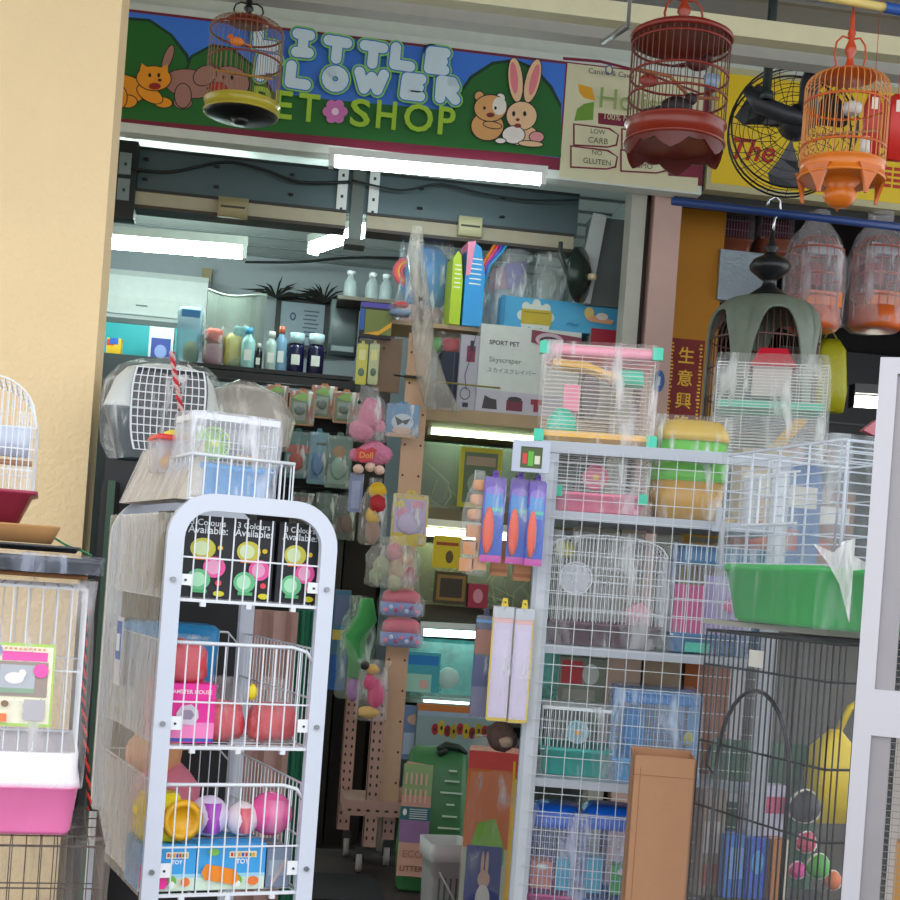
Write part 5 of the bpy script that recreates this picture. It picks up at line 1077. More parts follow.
# ================================================================== INSIDE THE PET SHOP
# shelf corner: long beige perforated boards and the aquarium unit
Ya = 6.9
ax0, ax1 = at(405, 500, Ya).x, at(628, 500, Ya).x
def za_(py): return at(480, py, Ya).z
au = thing('aquarium_shelf', 'shelf unit of glass aquariums lit by tube lights in the middle of the shop', 'shelf unit', (ax0, Ya, 0)); AW = ax1 - ax0
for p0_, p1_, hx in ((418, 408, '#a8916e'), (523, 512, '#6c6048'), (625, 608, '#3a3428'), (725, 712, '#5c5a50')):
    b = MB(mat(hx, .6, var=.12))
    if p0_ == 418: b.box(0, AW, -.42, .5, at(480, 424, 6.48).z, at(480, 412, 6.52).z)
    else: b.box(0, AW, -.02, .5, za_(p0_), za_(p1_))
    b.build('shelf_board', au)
b = MB(mat('#1d211c', .6)); b.box(0, AW, .5, .52, .6, za_(412)); b.build('back_panel', au)
for x in (0, AW): b = MB(mat('#8a8474', .5)); b.box(x - .015, x + .015, -.01, .03, 0, za_(418)); b.build('upright', au)
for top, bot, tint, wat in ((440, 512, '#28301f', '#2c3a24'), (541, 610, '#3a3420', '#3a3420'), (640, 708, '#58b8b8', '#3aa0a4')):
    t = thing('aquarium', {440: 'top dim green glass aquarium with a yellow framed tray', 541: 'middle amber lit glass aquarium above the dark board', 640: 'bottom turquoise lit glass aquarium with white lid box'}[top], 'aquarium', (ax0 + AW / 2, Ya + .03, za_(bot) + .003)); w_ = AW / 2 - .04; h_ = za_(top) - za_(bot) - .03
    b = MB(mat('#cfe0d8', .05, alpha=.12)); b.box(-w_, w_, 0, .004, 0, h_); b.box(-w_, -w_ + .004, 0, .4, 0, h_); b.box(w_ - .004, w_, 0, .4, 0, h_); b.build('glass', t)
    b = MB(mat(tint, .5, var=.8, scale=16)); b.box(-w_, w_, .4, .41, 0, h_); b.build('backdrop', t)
    b = MB(mat('#5c5038', .8, var=.4, scale=60)); b.box(-w_, w_, .01, .39, 0, .02); b.build('gravel', t)
    b = MB(mat('#5c6a40' if top < 600 else '#3a9c98', .5))
    rnd = random.Random(top)
    for i in range(26):
        x = rnd.uniform(-w_ * .9, w_ * .9); z = rnd.uniform(.03, h_ * .8); b.tube([(x, rnd.uniform(.1, .35), .02), (x + rnd.uniform(-.05, .05), .2, z * .6), (x + rnd.uniform(-.1, .1), .2, z)], .004, None, 4)
    b.build('water_plants', t)
fluoro('tube_light', 'greenish tube light over the top aquarium', at(428, 429, Ya - .06), at(536, 438, Ya - .06), .024, 6, '#dcffc8')
fluoro('tube_light', 'yellowish tube light over the middle aquarium', at(408, 530, Ya - .06), at(540, 541, Ya - .06), .022, 6, '#f2ffc0')
fluoro('tube_light', 'cyan white tube light over the bottom aquarium', at(420, 632, Ya - .06), at(536, 638, Ya - .06), .018, 6, '#c8fff8')
fluoro('tube_light', 'thin cyan white tube glowing at the foot of the bottom aquarium', at(422, 701, Ya - .05), at(470, 704, Ya - .05), .008, 4, '#c8fff8')
def item(cx, top, bot, w, Y, hx, nm, cat, lab, sp=(), D=.08, rz=0, zb=None, grp=None, wrap=False, left=None):
    loc, W, H = place(cx, top, bot, w, Y, zb); return carton(nm, lab, cat, loc, W, D, H, hx, list(sp), rz, grp, wrap=wrap, left=left)
item(480, 448, 508, 42, 6.8, '#b8b020', 'fish_tray', 'tray', 'yellow framed tray leaning inside front of the top aquarium', [('b', .1, .08, .9, .92, '#5a6c50'), ('e', .5, .4, .3, .2, '#8c9a80'), ('b', .15, .7, .85, .85, '#a08c74')], .02)
item(447, 536, 568, 28, 6.75, '#d8c018', 'yellow_card', 'card', 'bright yellow card in front of the middle aquarium', [('b', .1, .7, .9, .8, '#a04018'), ('e', .6, .35, .14, .2, '#5c4a18')], .01)
item(451, 572, 604, 32, 6.78, '#403624', 'fish_food_box', 'box', 'dark amber food tub in front of the middle aquarium', [('b', .05, .1, .95, .9, '#8a6c28'), ('b', .15, .2, .85, .8, '#382c1c')], .06)
item(478, 584, 608, 20, 6.78, '#a83048', 'fish_food_box', 'box', 'small dark pink box right of the amber food tub', [('e', .5, .5, .25, .3, '#d890a0')], .06)
item(420, 652, 692, 40, 6.72, '#4ab0c0', 'aquarium_kit_box', 'box', 'turquoise box with blue banner before the bottom aquarium', [('b', .1, .68, .95, .92, '#1f84d0'), ('b', 0, 0, .8, .45, '#a8dccc'), ('b', .5, .1, .72, .3, '#e0b8b0')], .05)
c_ = at(448, 678, 6.76); b = MB(mat('#c8ece4', .4)); b.lathe([(.05, 0), (.052, .004), (.052, .03), (.05, .034)], n=24); o = b.build('white_disc', None, c_); o.rotation_euler = (R(90), 0, 0); tag(o, 'round pale disc standing against the bottom aquarium', 'disc')
loc, W, H = place(462, 706, 765, 92, 6.6)
t = thing('toy_poster', 'colourful poster with lumpy red and yellow lettering under the bottom aquarium', 'poster', loc); b = MB(mat('#8fa8a8', .5)); b.box(-W / 2, W / 2, 0, .01, 0, H)
sp = [('b', 0, .88, 1, 1, '#c87838'), ('b', 0, .8, 1, .88, '#9ab4c8')]
for i in range(9): sp.append(('e', .2 + i * .068, .58 + .03 * math.sin(i * 1.9), .038, .13 if i % 2 else .1, ['#b82838', '#c8b428', '#98202c', '#b0a020'][i % 4])); 
for i in range(9): sp.append(('e', .2 + i * .068, .58 + .03 * math.sin(i * 1.9), .014, .04, '#3c3018'))
b.deco(sp, W, H); b.build('printed_sheet', t); b = MB(mat('#7c8484', .5)); b.box(-W / 2 - .006, W / 2 + .006, .01, .016, -.006, H + .006); b.build('backing_board', t)
item(414, 706, 760, 26, 6.62, '#6c88b0', 'blue_pack', 'pack', 'tall pale blue pack left of the colourful poster', [('b', .1, .1, .9, .5, '#a8bcd0'), ('e', .5, .75, .3, .1, '#d0a890')], .03)
PZ = .15
b = MB(mat('#3a3230', .7, var=.12)); b.box(at(250, 800, 5.7).x, at(476, 800, 5.7).x, 5.72, 6.84, 0, PZ); b.box(at(250, 800, 5.7).x, at(476, 800, 5.7).x, 5.69, 5.72, 0, PZ + .006, '#6c4636'); struct('floor_step', b)
# boards: slotted post with wooden boards
Yp = 6.35
pz1 = at(414, 333, Yp).z; px0 = at(402, 590, Yp).x
t = thing('slotted_post', 'tall pale wooden board post with punched holes carrying hanging toys', 'post', (px0, Yp, 0))
b = MB(mat('#c8a486', .65, var=.08)); b.box(-.052, .052, 0, .02, PZ + .312, pz1)
z = .56
while z < pz1:
    for sx in (-1, 1): b.prism(ell(sx * .036, z, .005, .006, 8), -.001, 0, '#2a1c14')
    z += .14
b.build('wood_board', t)
b = MB(mat('#1a1614', .6)); cz_ = at(414, 379, Yp).z; b.box(-.06, .02, -.008, 0, cz_, cz_ + .014); b.tube([(-.06, -.004, cz_ + .007), (-.11, .0, cz_ + .01)], .004); b.build('black_clip', t)
fr2 = thing('slotted_trolley', 'pinkish slotted angle steel trolley shelf on castors at floor level', 'trolley', (at(376, 800, Yp).x, Yp - .04, PZ))
pk = mat('#b08e84', .6, var=.08)
for X, Y_ in ((-.02, 0), (.08, .2), (-.12, .4)):
    b = MB(pk); b.box(X - .03, X + .03, Y_, Y_ + .004, .12, .9); b.box(X - .03, X - .026, Y_, Y_ + .05, .12, .9)
    z = .16
    while z < .88:
        for sx in (-1, 1): b.prism(ell(X + sx * .014, z, .005, .009, 8), Y_ - .001, Y_, '#2c201c')
        z += .04
    b.build('angle_post', fr2)
b = MB(pk); b.box(-.14, .14, .0, .42, .3, .31); b.box(-.14, .14, -.004, 0, .26, .33); b.box(-.144, -.14, 0, .42, .26, .33)
for i in range(6): b.prism(ell(-.12 + i * .042, .285, .01, .006, 8), -.0055, -.004, '#2c201c')
b.build('shelf_tray', fr2)
for X, Y_ in ((-.06, .02), (-.1, .38), (.08, .2)):
    b = MB(mat('#3c3c40', .4, .6)); b.box(X - .018, X + .018, Y_ - .02, Y_ + .02, .085, .12); b.tube([(X - .018, Y_, .045), (X - .018, Y_, .1)], .004); b.tube([(X + .018, Y_, .045), (X + .018, Y_, .1)], .004); b.build('castor_fork', fr2)
    b = MB(mat('#9a9694', .5)); b.tube([(X - .012, Y_, .046), (X + .012, Y_, .046)], .046, None, 18); b.build('castor_wheel', fr2)
item(397, 790, 822, 20, Yp + .1, '#b08880', 'carton', 'box', 'small pinkish box on the slotted trolley', [('e', .3, .7, .08, .1, '#8c6058')], .1, 0, PZ + .312)
# floor mats
b = MB(mat('#1c1c22', .8, var=.15)); c_ = at(350, 882, 5.9); b.box(-.45, .14, 0, .5, 0.0, .012); tag(b.build('floor_mat', None, (c_.x, 5.73, PZ + .001)), 'dark rubber mat on the shop step', 'mat')
# litter bag
loc, W, H = place(434, 748, 898, 68, 5.93, PZ + .001)
t = thing('litter_bag', 'large green bag of litter with a pinkish printed front panel', 'bag', loc, -6)
b = MB(mat('#3c7a48', .4, bump=.15)); st = [(0, W * .44, .08, .04), (.02, W * .5, .1, .05), (H * .3, W * .53, .12, .06), (H * .6, W * .5, .115, .06), (H * .85, W * .47, .1, .05), (H * .95, W * .42, .06, .03), (H * .99, W * .36, .03, .015)]
b.rr(st, (0, .12), None, jit=.008, seed=3, ns=4)
for i, zf in enumerate((.85, .78, .7, .62, .54, .46)): w_ = W * (.06 + .05 * (i % 3)); b.box(W * .22 - w_, W * .22 + w_, -.017, -.004, H * zf, H * zf + .006, '#c8dccc')
b.box(W * .1, W * .36, -.017, -.004, H * .31, H * .39, '#b8c0cc')
b.build('bag_body', t)
sp = [('b', 0, .0, 1, 1, '#c89a88'), ('b', 0, .72, 1, 1, '#8fae78'), ('b', 0, .5, 1, .62, '#2c6470'), ('b', 0, .3, 1, .5, '#8c6c98'), ('t', 'ECO', .5, .2, .66, '#a87c64', .02), ('t', 'LITTER', .5, .07, .8, '#7c5444', .02), ('e', .14, .57, .07, .03, '#e8ece8')]
for i in range(5): sp.append(('b', .3, .515 + i * .02, .9, .522 + i * .02, '#c8d8d8'))
for i in range(5): sp.append(('b', .08 + i * .17, .66, .15 + i * .17, .78, '#d8b0a0')); sp.append(('b', .08 + i * .17, .82, .15 + i * .17, .92, '#d8b0a0'))
b = MB(mat('#c89a88', .5)); pw = W * .44; b.prism([(-W * .5, H * .13), (-W * .5 + pw, H * .12), (-W * .5 + pw * .96, H * .88), (-W * .46, H * .9)], -.016, -.008); b.deco(sp, pw * .98, H * .76, -.016, -W * .5, H * .125); b.build('front_panel', t)

b = MB(mat('#12241a', .5)); b.tube([(-W * .02, .06, H * .98), (W * .1, .05, H * 1.01), (W * .28, .07, H * 1.0), (W * .42, .08, H * .96)], [.012, .022, .016, .008], None, 8); b.tube([(0, .05, H * .95), (W * .12, .04, H * .99)], .014, None, 8); b.build('twisted_top', t)
loc, W, H = place(451, 843, 900, 40, 5.2, 0); zbk = at(453, 905, 5.2).z
t = thing('white_basket', 'white slotted plastic basket in front of the green litter bag', 'basket', Vector((loc.x, 5.2, 0)), 8); H = at(453, 845, 5.2).z
b = MB(mat('#c8ccca', .4)); b.rr([(0, W * .4, .07, .02), (H * .86, W * .48, .085, .02), (H * .87, W * .54, .095, .02), (H, W * .55, .1, .02), (H, W * .5, .09, .02), (.03, W * .38, .065, .02)], (0, .1))
for i in range(5): b.box(-W * .3 + i * W * .15, -W * .3 + i * W * .15 + .006, -.0, .006, H * .35, H * .75, '#5c605c')
b.build('basket_body', t); b = MB(mat('#b8bcba', .4)); b.tube([(-W * .3, -.004, H * .8), (W * .1, -.02, H * .6), (W * .4, -.004, H * .55)], .004); b.build('handle', t)
loc, W, H = place(492, 752, 900, 56, 4.9, 0)
b = None
t = thing('hutch_box', 'tall orange and yellow cage box with rabbit picture in clear film', 'box', loc, -10)
b = MB(mat('#cc4a28', .5)); b.box(-W / 2, W / 2, 0, .16, 0, H); sp = [('b', 0, .0, 1, .62, '#b8bca0'), ('b', 0, .62, 1, .93, '#c86820'), ('b', 0, .93, 1, 1, '#c84038'), ('b', .8, 0, .84, .97, '#e4b018'), ('b', .84, .0, 1, .9, '#c8b8b8'), ('b', .84, 0, .88, .9, '#e8b820'), ('b', .9, .02, .97, .88, '#d0c8cc'),
      ('p', [(.1, .58), (.24, .72), (.55, .74), (.75, .62), (.75, .56), (.1, .54)], '#78a838'), ('b', .08, .3, .72, .63, '#38407c'), ('e', .42, .5, .11, .035, '#c0a090'), ('e', .38, .56, .03, .05, '#c0a090'), ('e', .46, .56, .03, .05, '#c0a090'), ('e', .42, .42, .13, .06, '#c8c4c0'), ('e', .46, .36, .1, .03, '#d06830'), ('e', .2, .2, .14, .06, '#4c9038'), ('e', .6, .2, .16, .08, '#d89a20'), ('e', .3, .1, .16, .06, '#c83c20')]
b.deco(sp, W, H); b.build('box_body', t); wrap_part(t, W, .16, H + .03, .02, .006, film(.08, .4, scale=9), pinch=.3)

# ------------------------------------------------------------------ toys hanging from the post
def hang(cx, top, bot, w, Y): return place(cx, top, bot, w, Y)
plush = mat('#e088a8', .95, var=.25, scale=50, bump=.8)
loc, W, H = hang(369, 392, 442, 38, 6.2)
t = thing('plush_toy', 'pink plush toy hanging upside down in a pouch, the upper of the pink pair', 'plush toy', loc); b = MB(plush); b.blob((W * .05, .05, H * .55), (W * .32, .05, H * .36), None, 14, .15, 1); b.blob((-W * .15, .05, H * .25), (W * .34, .05, H * .22), None, 14, .2, 2); b.blob((W * .3, .05, H * .35), (W * .18, .04, H * .14), None, 12, .2, 3); b.build('plush_body', t)
b = MB('#141416'); b.blob((-W * .28, .0, H * .78), (.008, .006, .01)); b.build('eye', t); bag_film(W * 1.1, .12, H * 1.15, .3, FILM2, .006, 3).build('plastic_pouch', t)
loc, W, H = hang(371, 440, 474, 42, 6.2)
t = thing('plush_toy', 'lower pink plush toy with a red heart tag and cream paws', 'plush toy', loc); b = MB(plush); b.blob((W * .1, .05, H * .65), (W * .4, .05, H * .36), None, 14, .2, 5); b.blob((-W * .32, .05, H * .55), (W * .2, .04, H * .2), None, 12, .2, 6); b.build('plush_body', t)
for x, z in ((-.28, .12), (.0, .2), (.22, .14)): b = MB(mat('#e8c8b8', .9)); b.blob((x * W, .0, z * H), (W * .13, .03, H * .14), None, 12, .1); b.build('paw', t)
b = MB(mat('#c81c28', .4)); b.prism([(-W * .22, H * .3), (-W * .36, H * .42), (-W * .34, H * .74), (-W * .16, H * .68), (0, H * .78), (W * .12, H * .72), (W * .04, H * .4)], -.02, -.01); b.text('Doll', -W * .12, H * .53, -.02, '#e8a040', w=W * .32, off=.02); b.build('heart_tag', t)
loc, W, H = hang(403, 401, 437, 33, 6.22); hang_pack('toy_pack', 'blue backing card pack with a dark butterfly on the wooden post', 'toy pack', loc, W, H, '#5c8cb4', [('b', .05, .0, .95, .12, '#c8a88c'), ('e', .5, .45, .34, .26, '#c0ccd8'), ('p', [(.25, .62), (.5, .5), (.75, .58), (.62, .38), (.5, .44), (.36, .34)], '#38343c'), ('e', .5, .2, .3, .1, '#d8b8a8')])
loc, W, H = hang(374, 478, 545, 26, 6.2)
t = thing('parrot_toy', 'yellow and red bird shaped toy hanging in clear plastic by the post', 'toy', loc); b = MB(mat('#e0b818', .6)); b.blob((W * .1, .03, H * .82), (W * .36, .03, H * .13), None, 12, .15); b.blob((0, .03, H * .45), (W * .3, .03, H * .14), None, 12, .15, 2); b.build('yellow_body', t)
b = MB(mat('#b01c28', .6)); b.blob((W * .12, .01, H * .62), (W * .34, .03, H * .14), None, 12, .2, 3); b.build('red_wing', t); b = MB(mat('#a0806c', .7)); b.blob((0, .03, H * .2), (W * .3, .03, H * .2), None, 12, .2, 4); b.build('tail', t); bag_film(W * 1.1, .07, H, .3, FILM2, .006, 5).build('plastic_pouch', t)
loc, W, H = hang(356, 470, 512, 14, 6.25); hang_pack('toy_pack', 'slim pale blue pack hanging left of the yellow and red toy', 'toy pack', loc, W, H, '#7484b8', [('b', .2, .1, .8, .8, '#94a4d0')])
loc, W, H = hang(410, 490, 546, 36, 6.2); hang_pack('toy_pack', 'lavender yellow and pink soft toy pack hanging low on the wooden post', 'toy pack', loc, W, H, '#d8c060', [('b', 0, 0, 1, .3, '#d8c028'), ('b', .06, .25, .94, .9, '#c4b8dc'), ('e', .3, .62, .16, .14, '#e8a0c0'), ('e', .65, .5, .18, .14, '#e0b0c8'), ('e', .7, .8, .2, .08, '#e098b8'), ('e', .2, .8, .14, .08, '#dcd060')], [(.5, .4, .35, .2, '#c8bce0')])
loc, W, H = hang(394, 536, 588, 56, 6.15)
t = thing('plush_bag', 'clear bag of mixed floral soft toys below the lavender pack', 'toy bag', loc); b = MB()
for i, (x, z, r_, hx) in enumerate(((-.2, .4, .2, '#a8b090'), (.1, .35, .24, '#c8b098'), (.3, .25, .18, '#b86078'), (0, .7, .18, '#d890a0'), (-.3, .2, .16, '#8a9c78'), (.05, .12, .2, '#c8c8a8'), (.2, .55, .14, '#d0a078'))): b.blob((x * W, .05, z * H), (r_ * W * .8, .04, r_ * H), mat(hx, .85, var=.3, scale=40), 12, .2, i)
b.build('soft_toys', t); b = bag_film(W, .14, H, .3, film(.2, .7, '#e8ece4', 9), .01, 8); b.build('plastic_bag', t)
for n_, (top, bot) in enumerate(((589, 617), (618, 648))):
    loc, W, H = hang(402, top, bot, 44, 6.2)
    t = thing('pillow_toy', ('upper' if n_ == 0 else 'lower') + ' of two pink and pale blue pillow toys on the wooden post', 'pillow toy', loc, 0, 'pillow toys on the post')
    b = MB(mat('#e0788c', .6)); b.rr([(H * .5, W * .46, .04, .04), (H * .85, W * .42, .035, .04), (H * .98, W * .3, .02, .02)], (0, .05), None, jit=.004, ns=3); b.build('pink_half', t)
    b = MB(mat('#8fa4dc', .6)); b.rr([(0, W * .4, .02, .03), (H * .12, W * .46, .035, .04), (H * .5, W * .48, .042, .04)], (0, .05), None, jit=.004, ns=3)
    for i in range(7): b.blob(((-.36 + i * .12) * W, .008, H * (.22 + .12 * (i % 2))), (W * .05, .006, H * .08), mat(['#e890b0', '#d8e0f4', '#c05080'][i % 3], .6), 8)
    b.build('blue_half', t); bag_film(W * 1.1, .11, H * 1.02, .5, FILM, .004, 12 + n_).build('plastic_pouch', t)
loc, W, H = hang(357, 596, 700, 34, 6.3)
t = thing('plush_snake', 'long green soft toy with purple tip hanging in a bag left of the post', 'toy', loc); b = MB(mat('#3c9850', .8, var=.25)); b.tube([(W * .2, .05, H * .98), (W * .25, .05, H * .8), (-W * .1, .05, H * .6), (W * .1, .05, H * .4), (0, .05, H * .2)], [.03, .05, .06, .05, .035], None, 10); b.build('green_body', t)
b = MB(mat('#b078c0', .7)); b.blob((0, .05, H * .1), (.028, .028, .06), None, 12); b.build('purple_tip', t); bag_film(W * 1.15, .13, H, .4, film(.15, .6, '#d8ece0', 8), .008, 15).build('plastic_bag', t)
item(340, 590, 690, 16, 6.5, '#3c6c8c', 'blue_bag', 'bag', 'blue packaged toy hanging in the shadow beside the white rack', [('b', 0, .0, 1, .35, '#1858a8'), ('b', 0, .5, 1, .6, '#c0a840'), ('b', .1, .65, .9, .95, '#5c6c90')], .05)
loc, W, H = hang(373, 660, 722, 32, 6.1)
t = thing('heart_toy', 'magenta and yellow rubber toy in a clear bag hanging low by the post', 'toy', loc); b = MB(mat('#d82878', .5)); b.blob((W * .12, .03, H * .45), (W * .26, .03, H * .24), None, 12, .15); b.blob((-W * .1, .03, H * .62), (W * .2, .03, H * .14), None, 12, .15, 2); b.build('pink_body', t)
b = MB(mat('#dcb058', .6)); b.blob((-W * .05, .03, H * .84), (W * .22, .03, H * .09), None, 12, .2); b.blob((-W * .1, .03, H * .14), (W * .34, .03, H * .1), None, 12, .2, 4); b.build('yellow_body', t); b = MB('#1c1c20'); b.blob((-W * .3, .02, H * .9), (.02, .02, .022)); b.build('black_cap', t)
bag_film(W * 1.05, .07, H, .7, film(.1, .4, scale=8), .005, 16).build('plastic_pouch', t)
# smoke coloured plastic strip hanging from the beam
pts = [(418, 226, 12), (416, 250, 16), (421, 300, 20), (424, 345, 24), (432, 380, 30), (444, 410, 38)]
o_ = at(418, 226, 6.25); L = []
for px, py, w_ in pts:
    c_ = at(px, py, 6.25) - o_; h_ = w_ * 6.25 / FPX / 2; L.append([(c_.x + h_ * math.cos(2 * math.pi * k / 12), .02 + .018 * math.sin(2 * math.pi * k / 12), c_.z) for k in range(12)])
t = thing('plastic_strip', 'long smoky plastic bag strip hanging from the shutter beam to the boxes', 'plastic strip', o_); b = MB(film(.35, .8, '#b8b4a8', 6)); b.loft(L, None, True, True, True); b.build('plastic_film', t); b = MB(mat('#4c4440', .5)); b.tube([at(419, 260, 6.27) - o_, at(420, 300, 6.27) - o_, at(421, 325, 6.27) - o_], [.004, .02, .008], None, 8); b.build('dark_core', t)
b = MB(mat('#8a8030', .6)); b.tube([at(404, 379, 6.3) - o_, at(440, 382, 6.35) - o_, at(500, 388, 6.55) - o_], .004, None, 5); tag(b.build('taut_string', None, o_), 'thin dull yellow cord stretched before the white box', 'string')

# ------------------------------------------------------------------ boxes and goods above the aquariums
SZ = at(480, 412, 6.52).z + .001
cat_ = [('t', 'SPORT PET', .24, .8, .3, '#4c3c44', .02), ('t', 'Skyscraper', .26, .6, .32, '#6c7470', .0), ('t', 'スカイスクレイパー', .33, .49, .48, '#5a6460', .0), ('b', .0, .0, 1, .26, '#b8b6c0'), ('p', [(.06, .05), (.08, .2), (.14, .17), (.2, .16), (.21, .05)], '#3c3438'), ('b', .3, .05, .46, .17, '#6c2438'), ('e', .38, .18, .07, .03, '#382c34'), ('b', .54, .14, .66, .2, '#8c2838'), ('b', .57, .06, .62, .14, '#8c2838'),
        ('p', [(.5, .84), (.5, .98), (1, .94), (1, .72)], '#7c3444'), ('e', .68, .88, .14, .08, '#c0a8b0'), ('e', .68, .87, .1, .05, '#3c3438')]
loc, W, H = place(529, 328, 410, 102, 6.55, SZ)
t = thing('cat_tree_box', 'large white product box with pet silhouettes printed along its base', 'box', loc); b = MB(mat('#c6cec6', .5)); b.box(-W / 2, W / 2, 0, .3, 0, H); b.deco(cat_, W, H); b.box(-W / 2 - .001, -W / 2, .0, .3, 0, H, '#b4b4b8'); b.build('box_body', t); b = MB(mat('#a8a8b0', .5)); b.box(-W / 2 - .09, -W / 2 - .001, .01, .3, 0, H * .86); b.deco([('b', .35, .56, .8, .74, '#7c2c44'), ('b', .5, .68, .7, .8, '#3c343c'), ('e', .4, .2, .28, .07, '#2c3038'), ('e', .4, .2, .24, .06, '#a8a8b0'), ('b', .3, .05, .6, .1, '#2c3038')], .09, H, .01, -W / 2 - .09); b.build('side_flap', t); 
b = MB(mat('#2c2c30', .5)); bx = -W / 2 - .05; b.tube([(bx, .0, H * .24), (bx - .012, .0, H * .4), (bx + .018, .0, H * .7), (bx + .026, .0, H * .86)], .002, None, 4); b.build('string', t)
T2 = loc.z + H
item(612, 330, 352, 44, 6.55, '#b8b8b0', 'cat_litter_box', 'box', 'white box with a crimson corner under the sky blue box', [('p', [(0, .6), (.3, .5), (1, .2), (1, 1), (0, 1)], '#a01c34'), ('e', .1, .3, .2, .3, '#8c8490')], .25, 0, SZ + .0)
loc, W, H = place(561, 301, 332, 122, 6.56, T2 + .002)
t = thing('pet_bed_box', 'sky blue box with a white rosette and yellow centre on top of the white box', 'box', loc); b = MB(mat('#3fa0cc', .45)); b.box(-W / 2, W / 2, 0, .26, 0, H)
sp = [('e', .29 + .12 * math.cos(k * .785), .4 + .42 * math.sin(k * .785), .035, .16, '#c8d4c8') for k in range(8)] + [('e', .29, .4, .12, .42, '#c8d4c8'), ('b', .17, .12, .42, .62, '#b8a428'), ('b', .19, .5, .4, .54, '#8c7c20'), ('e', .73, .68, .04, .2, '#d8c870'), ('p', [(.7, .5), (.78, .62), (.94, .5), (.92, .36), (.74, .4)], '#d8a078'), ('e', .84, .6, .05, .12, '#dcd8d0'), ('b', .0, .0, .03, 1, '#2c80ac'), ('t', '~', .6, .25, .1, '#2c80ac')]
b.deco(sp, W, H); b.build('box_body', t)
item(453, 352, 408, 26, 6.6, '#20283c', 'dark_box', 'box', 'dark navy box standing left of the white product box', [('b', .48, 0, .52, 1, '#3c4860')], .2, 0, SZ)
loc, W, H = place(452, 332, 354, 46, 6.6); plastic_bag('foil_bag', 'red and green foil bags lying on the dark navy box', 'bag', loc, W, .2, H, [(.6, .5, .3, .4, '#b81828'), (.15, .5, .2, .35, '#48a038'), (.9, .5, .15, .4, '#a81c30')], 0, None, .7, FILM2, 21)
# upper shelf board (slanting away) with toys
s0, s1 = at(368, 338, 6.9), at(502, 319, 6.9); b = MB(mat('#b09878', .6)); b.box(0, s1.x - s0.x, -.0, .35, -.02, 0)
t = tag(b.build('shelf_board', None, Vector((s0.x, 6.62, at(430, 323, 6.62).z))), 'beige shelf board under the blue and yellow goods', 'shelf board'); UZ = t.location.z + .001
loc, W, H = place(427, 238, 325, 54, 6.72, UZ); t = thing('plastic_tub', 'big translucent blue tub wrapped in film on the upper shelf board', 'tub', loc); b = MB(mat('#2a86c4', .3, var=.3, scale=8)); b.blob((0, .1, H * .58), (W * .48, .1, H * .42), None, 18, .08, 2); b.blob((0, .1, H * .15), (W * .4, .09, H * .15), mat('#b89098', .5), 14, .2, 2); b.build('blue_tub', t); wrap_part(t, W, .2, H, 0, .004, FILM2, .08, jit=.012)
loc, W, H = place(402, 257, 300, 18, 6.75, UZ + .2); t = thing('curved_toy', 'pink and orange curved plastic ring left of the blue tub', 'toy ring', loc)
for r_, hx in ((1, '#e85a6c'), (.78, '#f0a040'), (.58, '#e84858')): b = MB(mat(hx, .4)); b.tube([(W * .4 - W * .8 * r_ * math.cos(q), .03, H / 2 + H * .5 * r_ * math.sin(q)) for q in [-1.3 + 2.6 * k / 10 for k in range(11)]], .011, None, 8); b.build('ring_band', t)
loc, W, H = place(401, 300, 328, 26, 6.5, UZ); plastic_bag('bag_of_treats', 'clear bag with red label and blue grey pieces at the shelf board left end', 'bag', loc, W, .08, H, [(.5, .25, .42, .24, '#6c88a8'), (.5, .78, .3, .18, '#c8343c')], 0, None, .6, FILM2, 23)
for n_, (cx, top, bot, w, hx, lab) in enumerate(((457, 251, 320, 11, '#b4d414', 'lime green litter scoop holder on the upper shelf board'), (475, 243, 320, 20, '#2aa0e4', 'sky blue magazine holder with pink edge on the upper shelf board'))):
    loc, W, H = place(cx, top, bot, w, 6.6, UZ); t = thing('file_holder', lab, 'holder', loc, 6); b = MB(mat(hx, .35)); b.prism([(-W / 2, 0), (W / 2, 0), (W / 2, H * .62), (W * .2, H * .95), (-W * .1, H), (-W / 2, H * .9)], 0, .14)
    for k in range(6): b.box(-W * .3, W * .3, -.001, 0, H * (.5 + .06 * k), H * (.515 + .06 * k), '#f0f4e8')
    b.build('holder_body', t)
    if n_: b = MB(mat('#f090b0', .35)); b.prism([(-W * .5, H * .6), (-W * .3, H * .6), (-W * .1, H * 1.02), (-W * .5, H * 1.0)], -.004, .14); b.build('pink_edge', t)
loc, W, H = place(489, 242, 300, 18, 6.62, UZ + .2)
t = thing('rainbow_toy', 'rainbow striped curved plastic sheets beside the sky blue holder', 'toy', loc)
for k, hx in enumerate(('#f08820', '#e84870', '#5c50c8', '#38a0d0')): b = MB(mat(hx, .35)); b.tube([(-W * .4 + k * .006, .04, 0), (-W * .35 + k * .012, .04, H * .5), (W * .1 + k * .018, .04, H * .85), (W * .3 + k * .018, .04, H)], .008, None, 6); b.build('band', t)
for cx, top, w, lab, its in ((512, 248, 50, 'crinkled clear bag with purple and pink goods on the upper shelf board', [(.4, .3, .35, .25, '#8c9aa0'), (.6, .7, .25, .2, '#7060a8'), (.3, .6, .2, .2, '#a87088')]), (553, 246, 42, 'crinkled pale green clear bag beside the grey wall fan', [(.5, .4, .4, .35, '#889890'), (.5, .2, .3, .2, '#708078')])):
    loc, W, H = place(cx, top, 318, w, 6.66, UZ); plastic_bag('clear_bag', lab, 'bag', loc, W, .2, H, its, 0, None, .6, film(.25, .85, '#e0e8e4', 8, .15), cx)
sc2 = place(578, 245, 305, 24, 6.45); t = thing('small_wall_fan', 'small dark green round fan or mirror turned sideways above the sky blue box', 'fan', sc2[0] + Vector((0, 0, sc2[2] / 2)), 55)
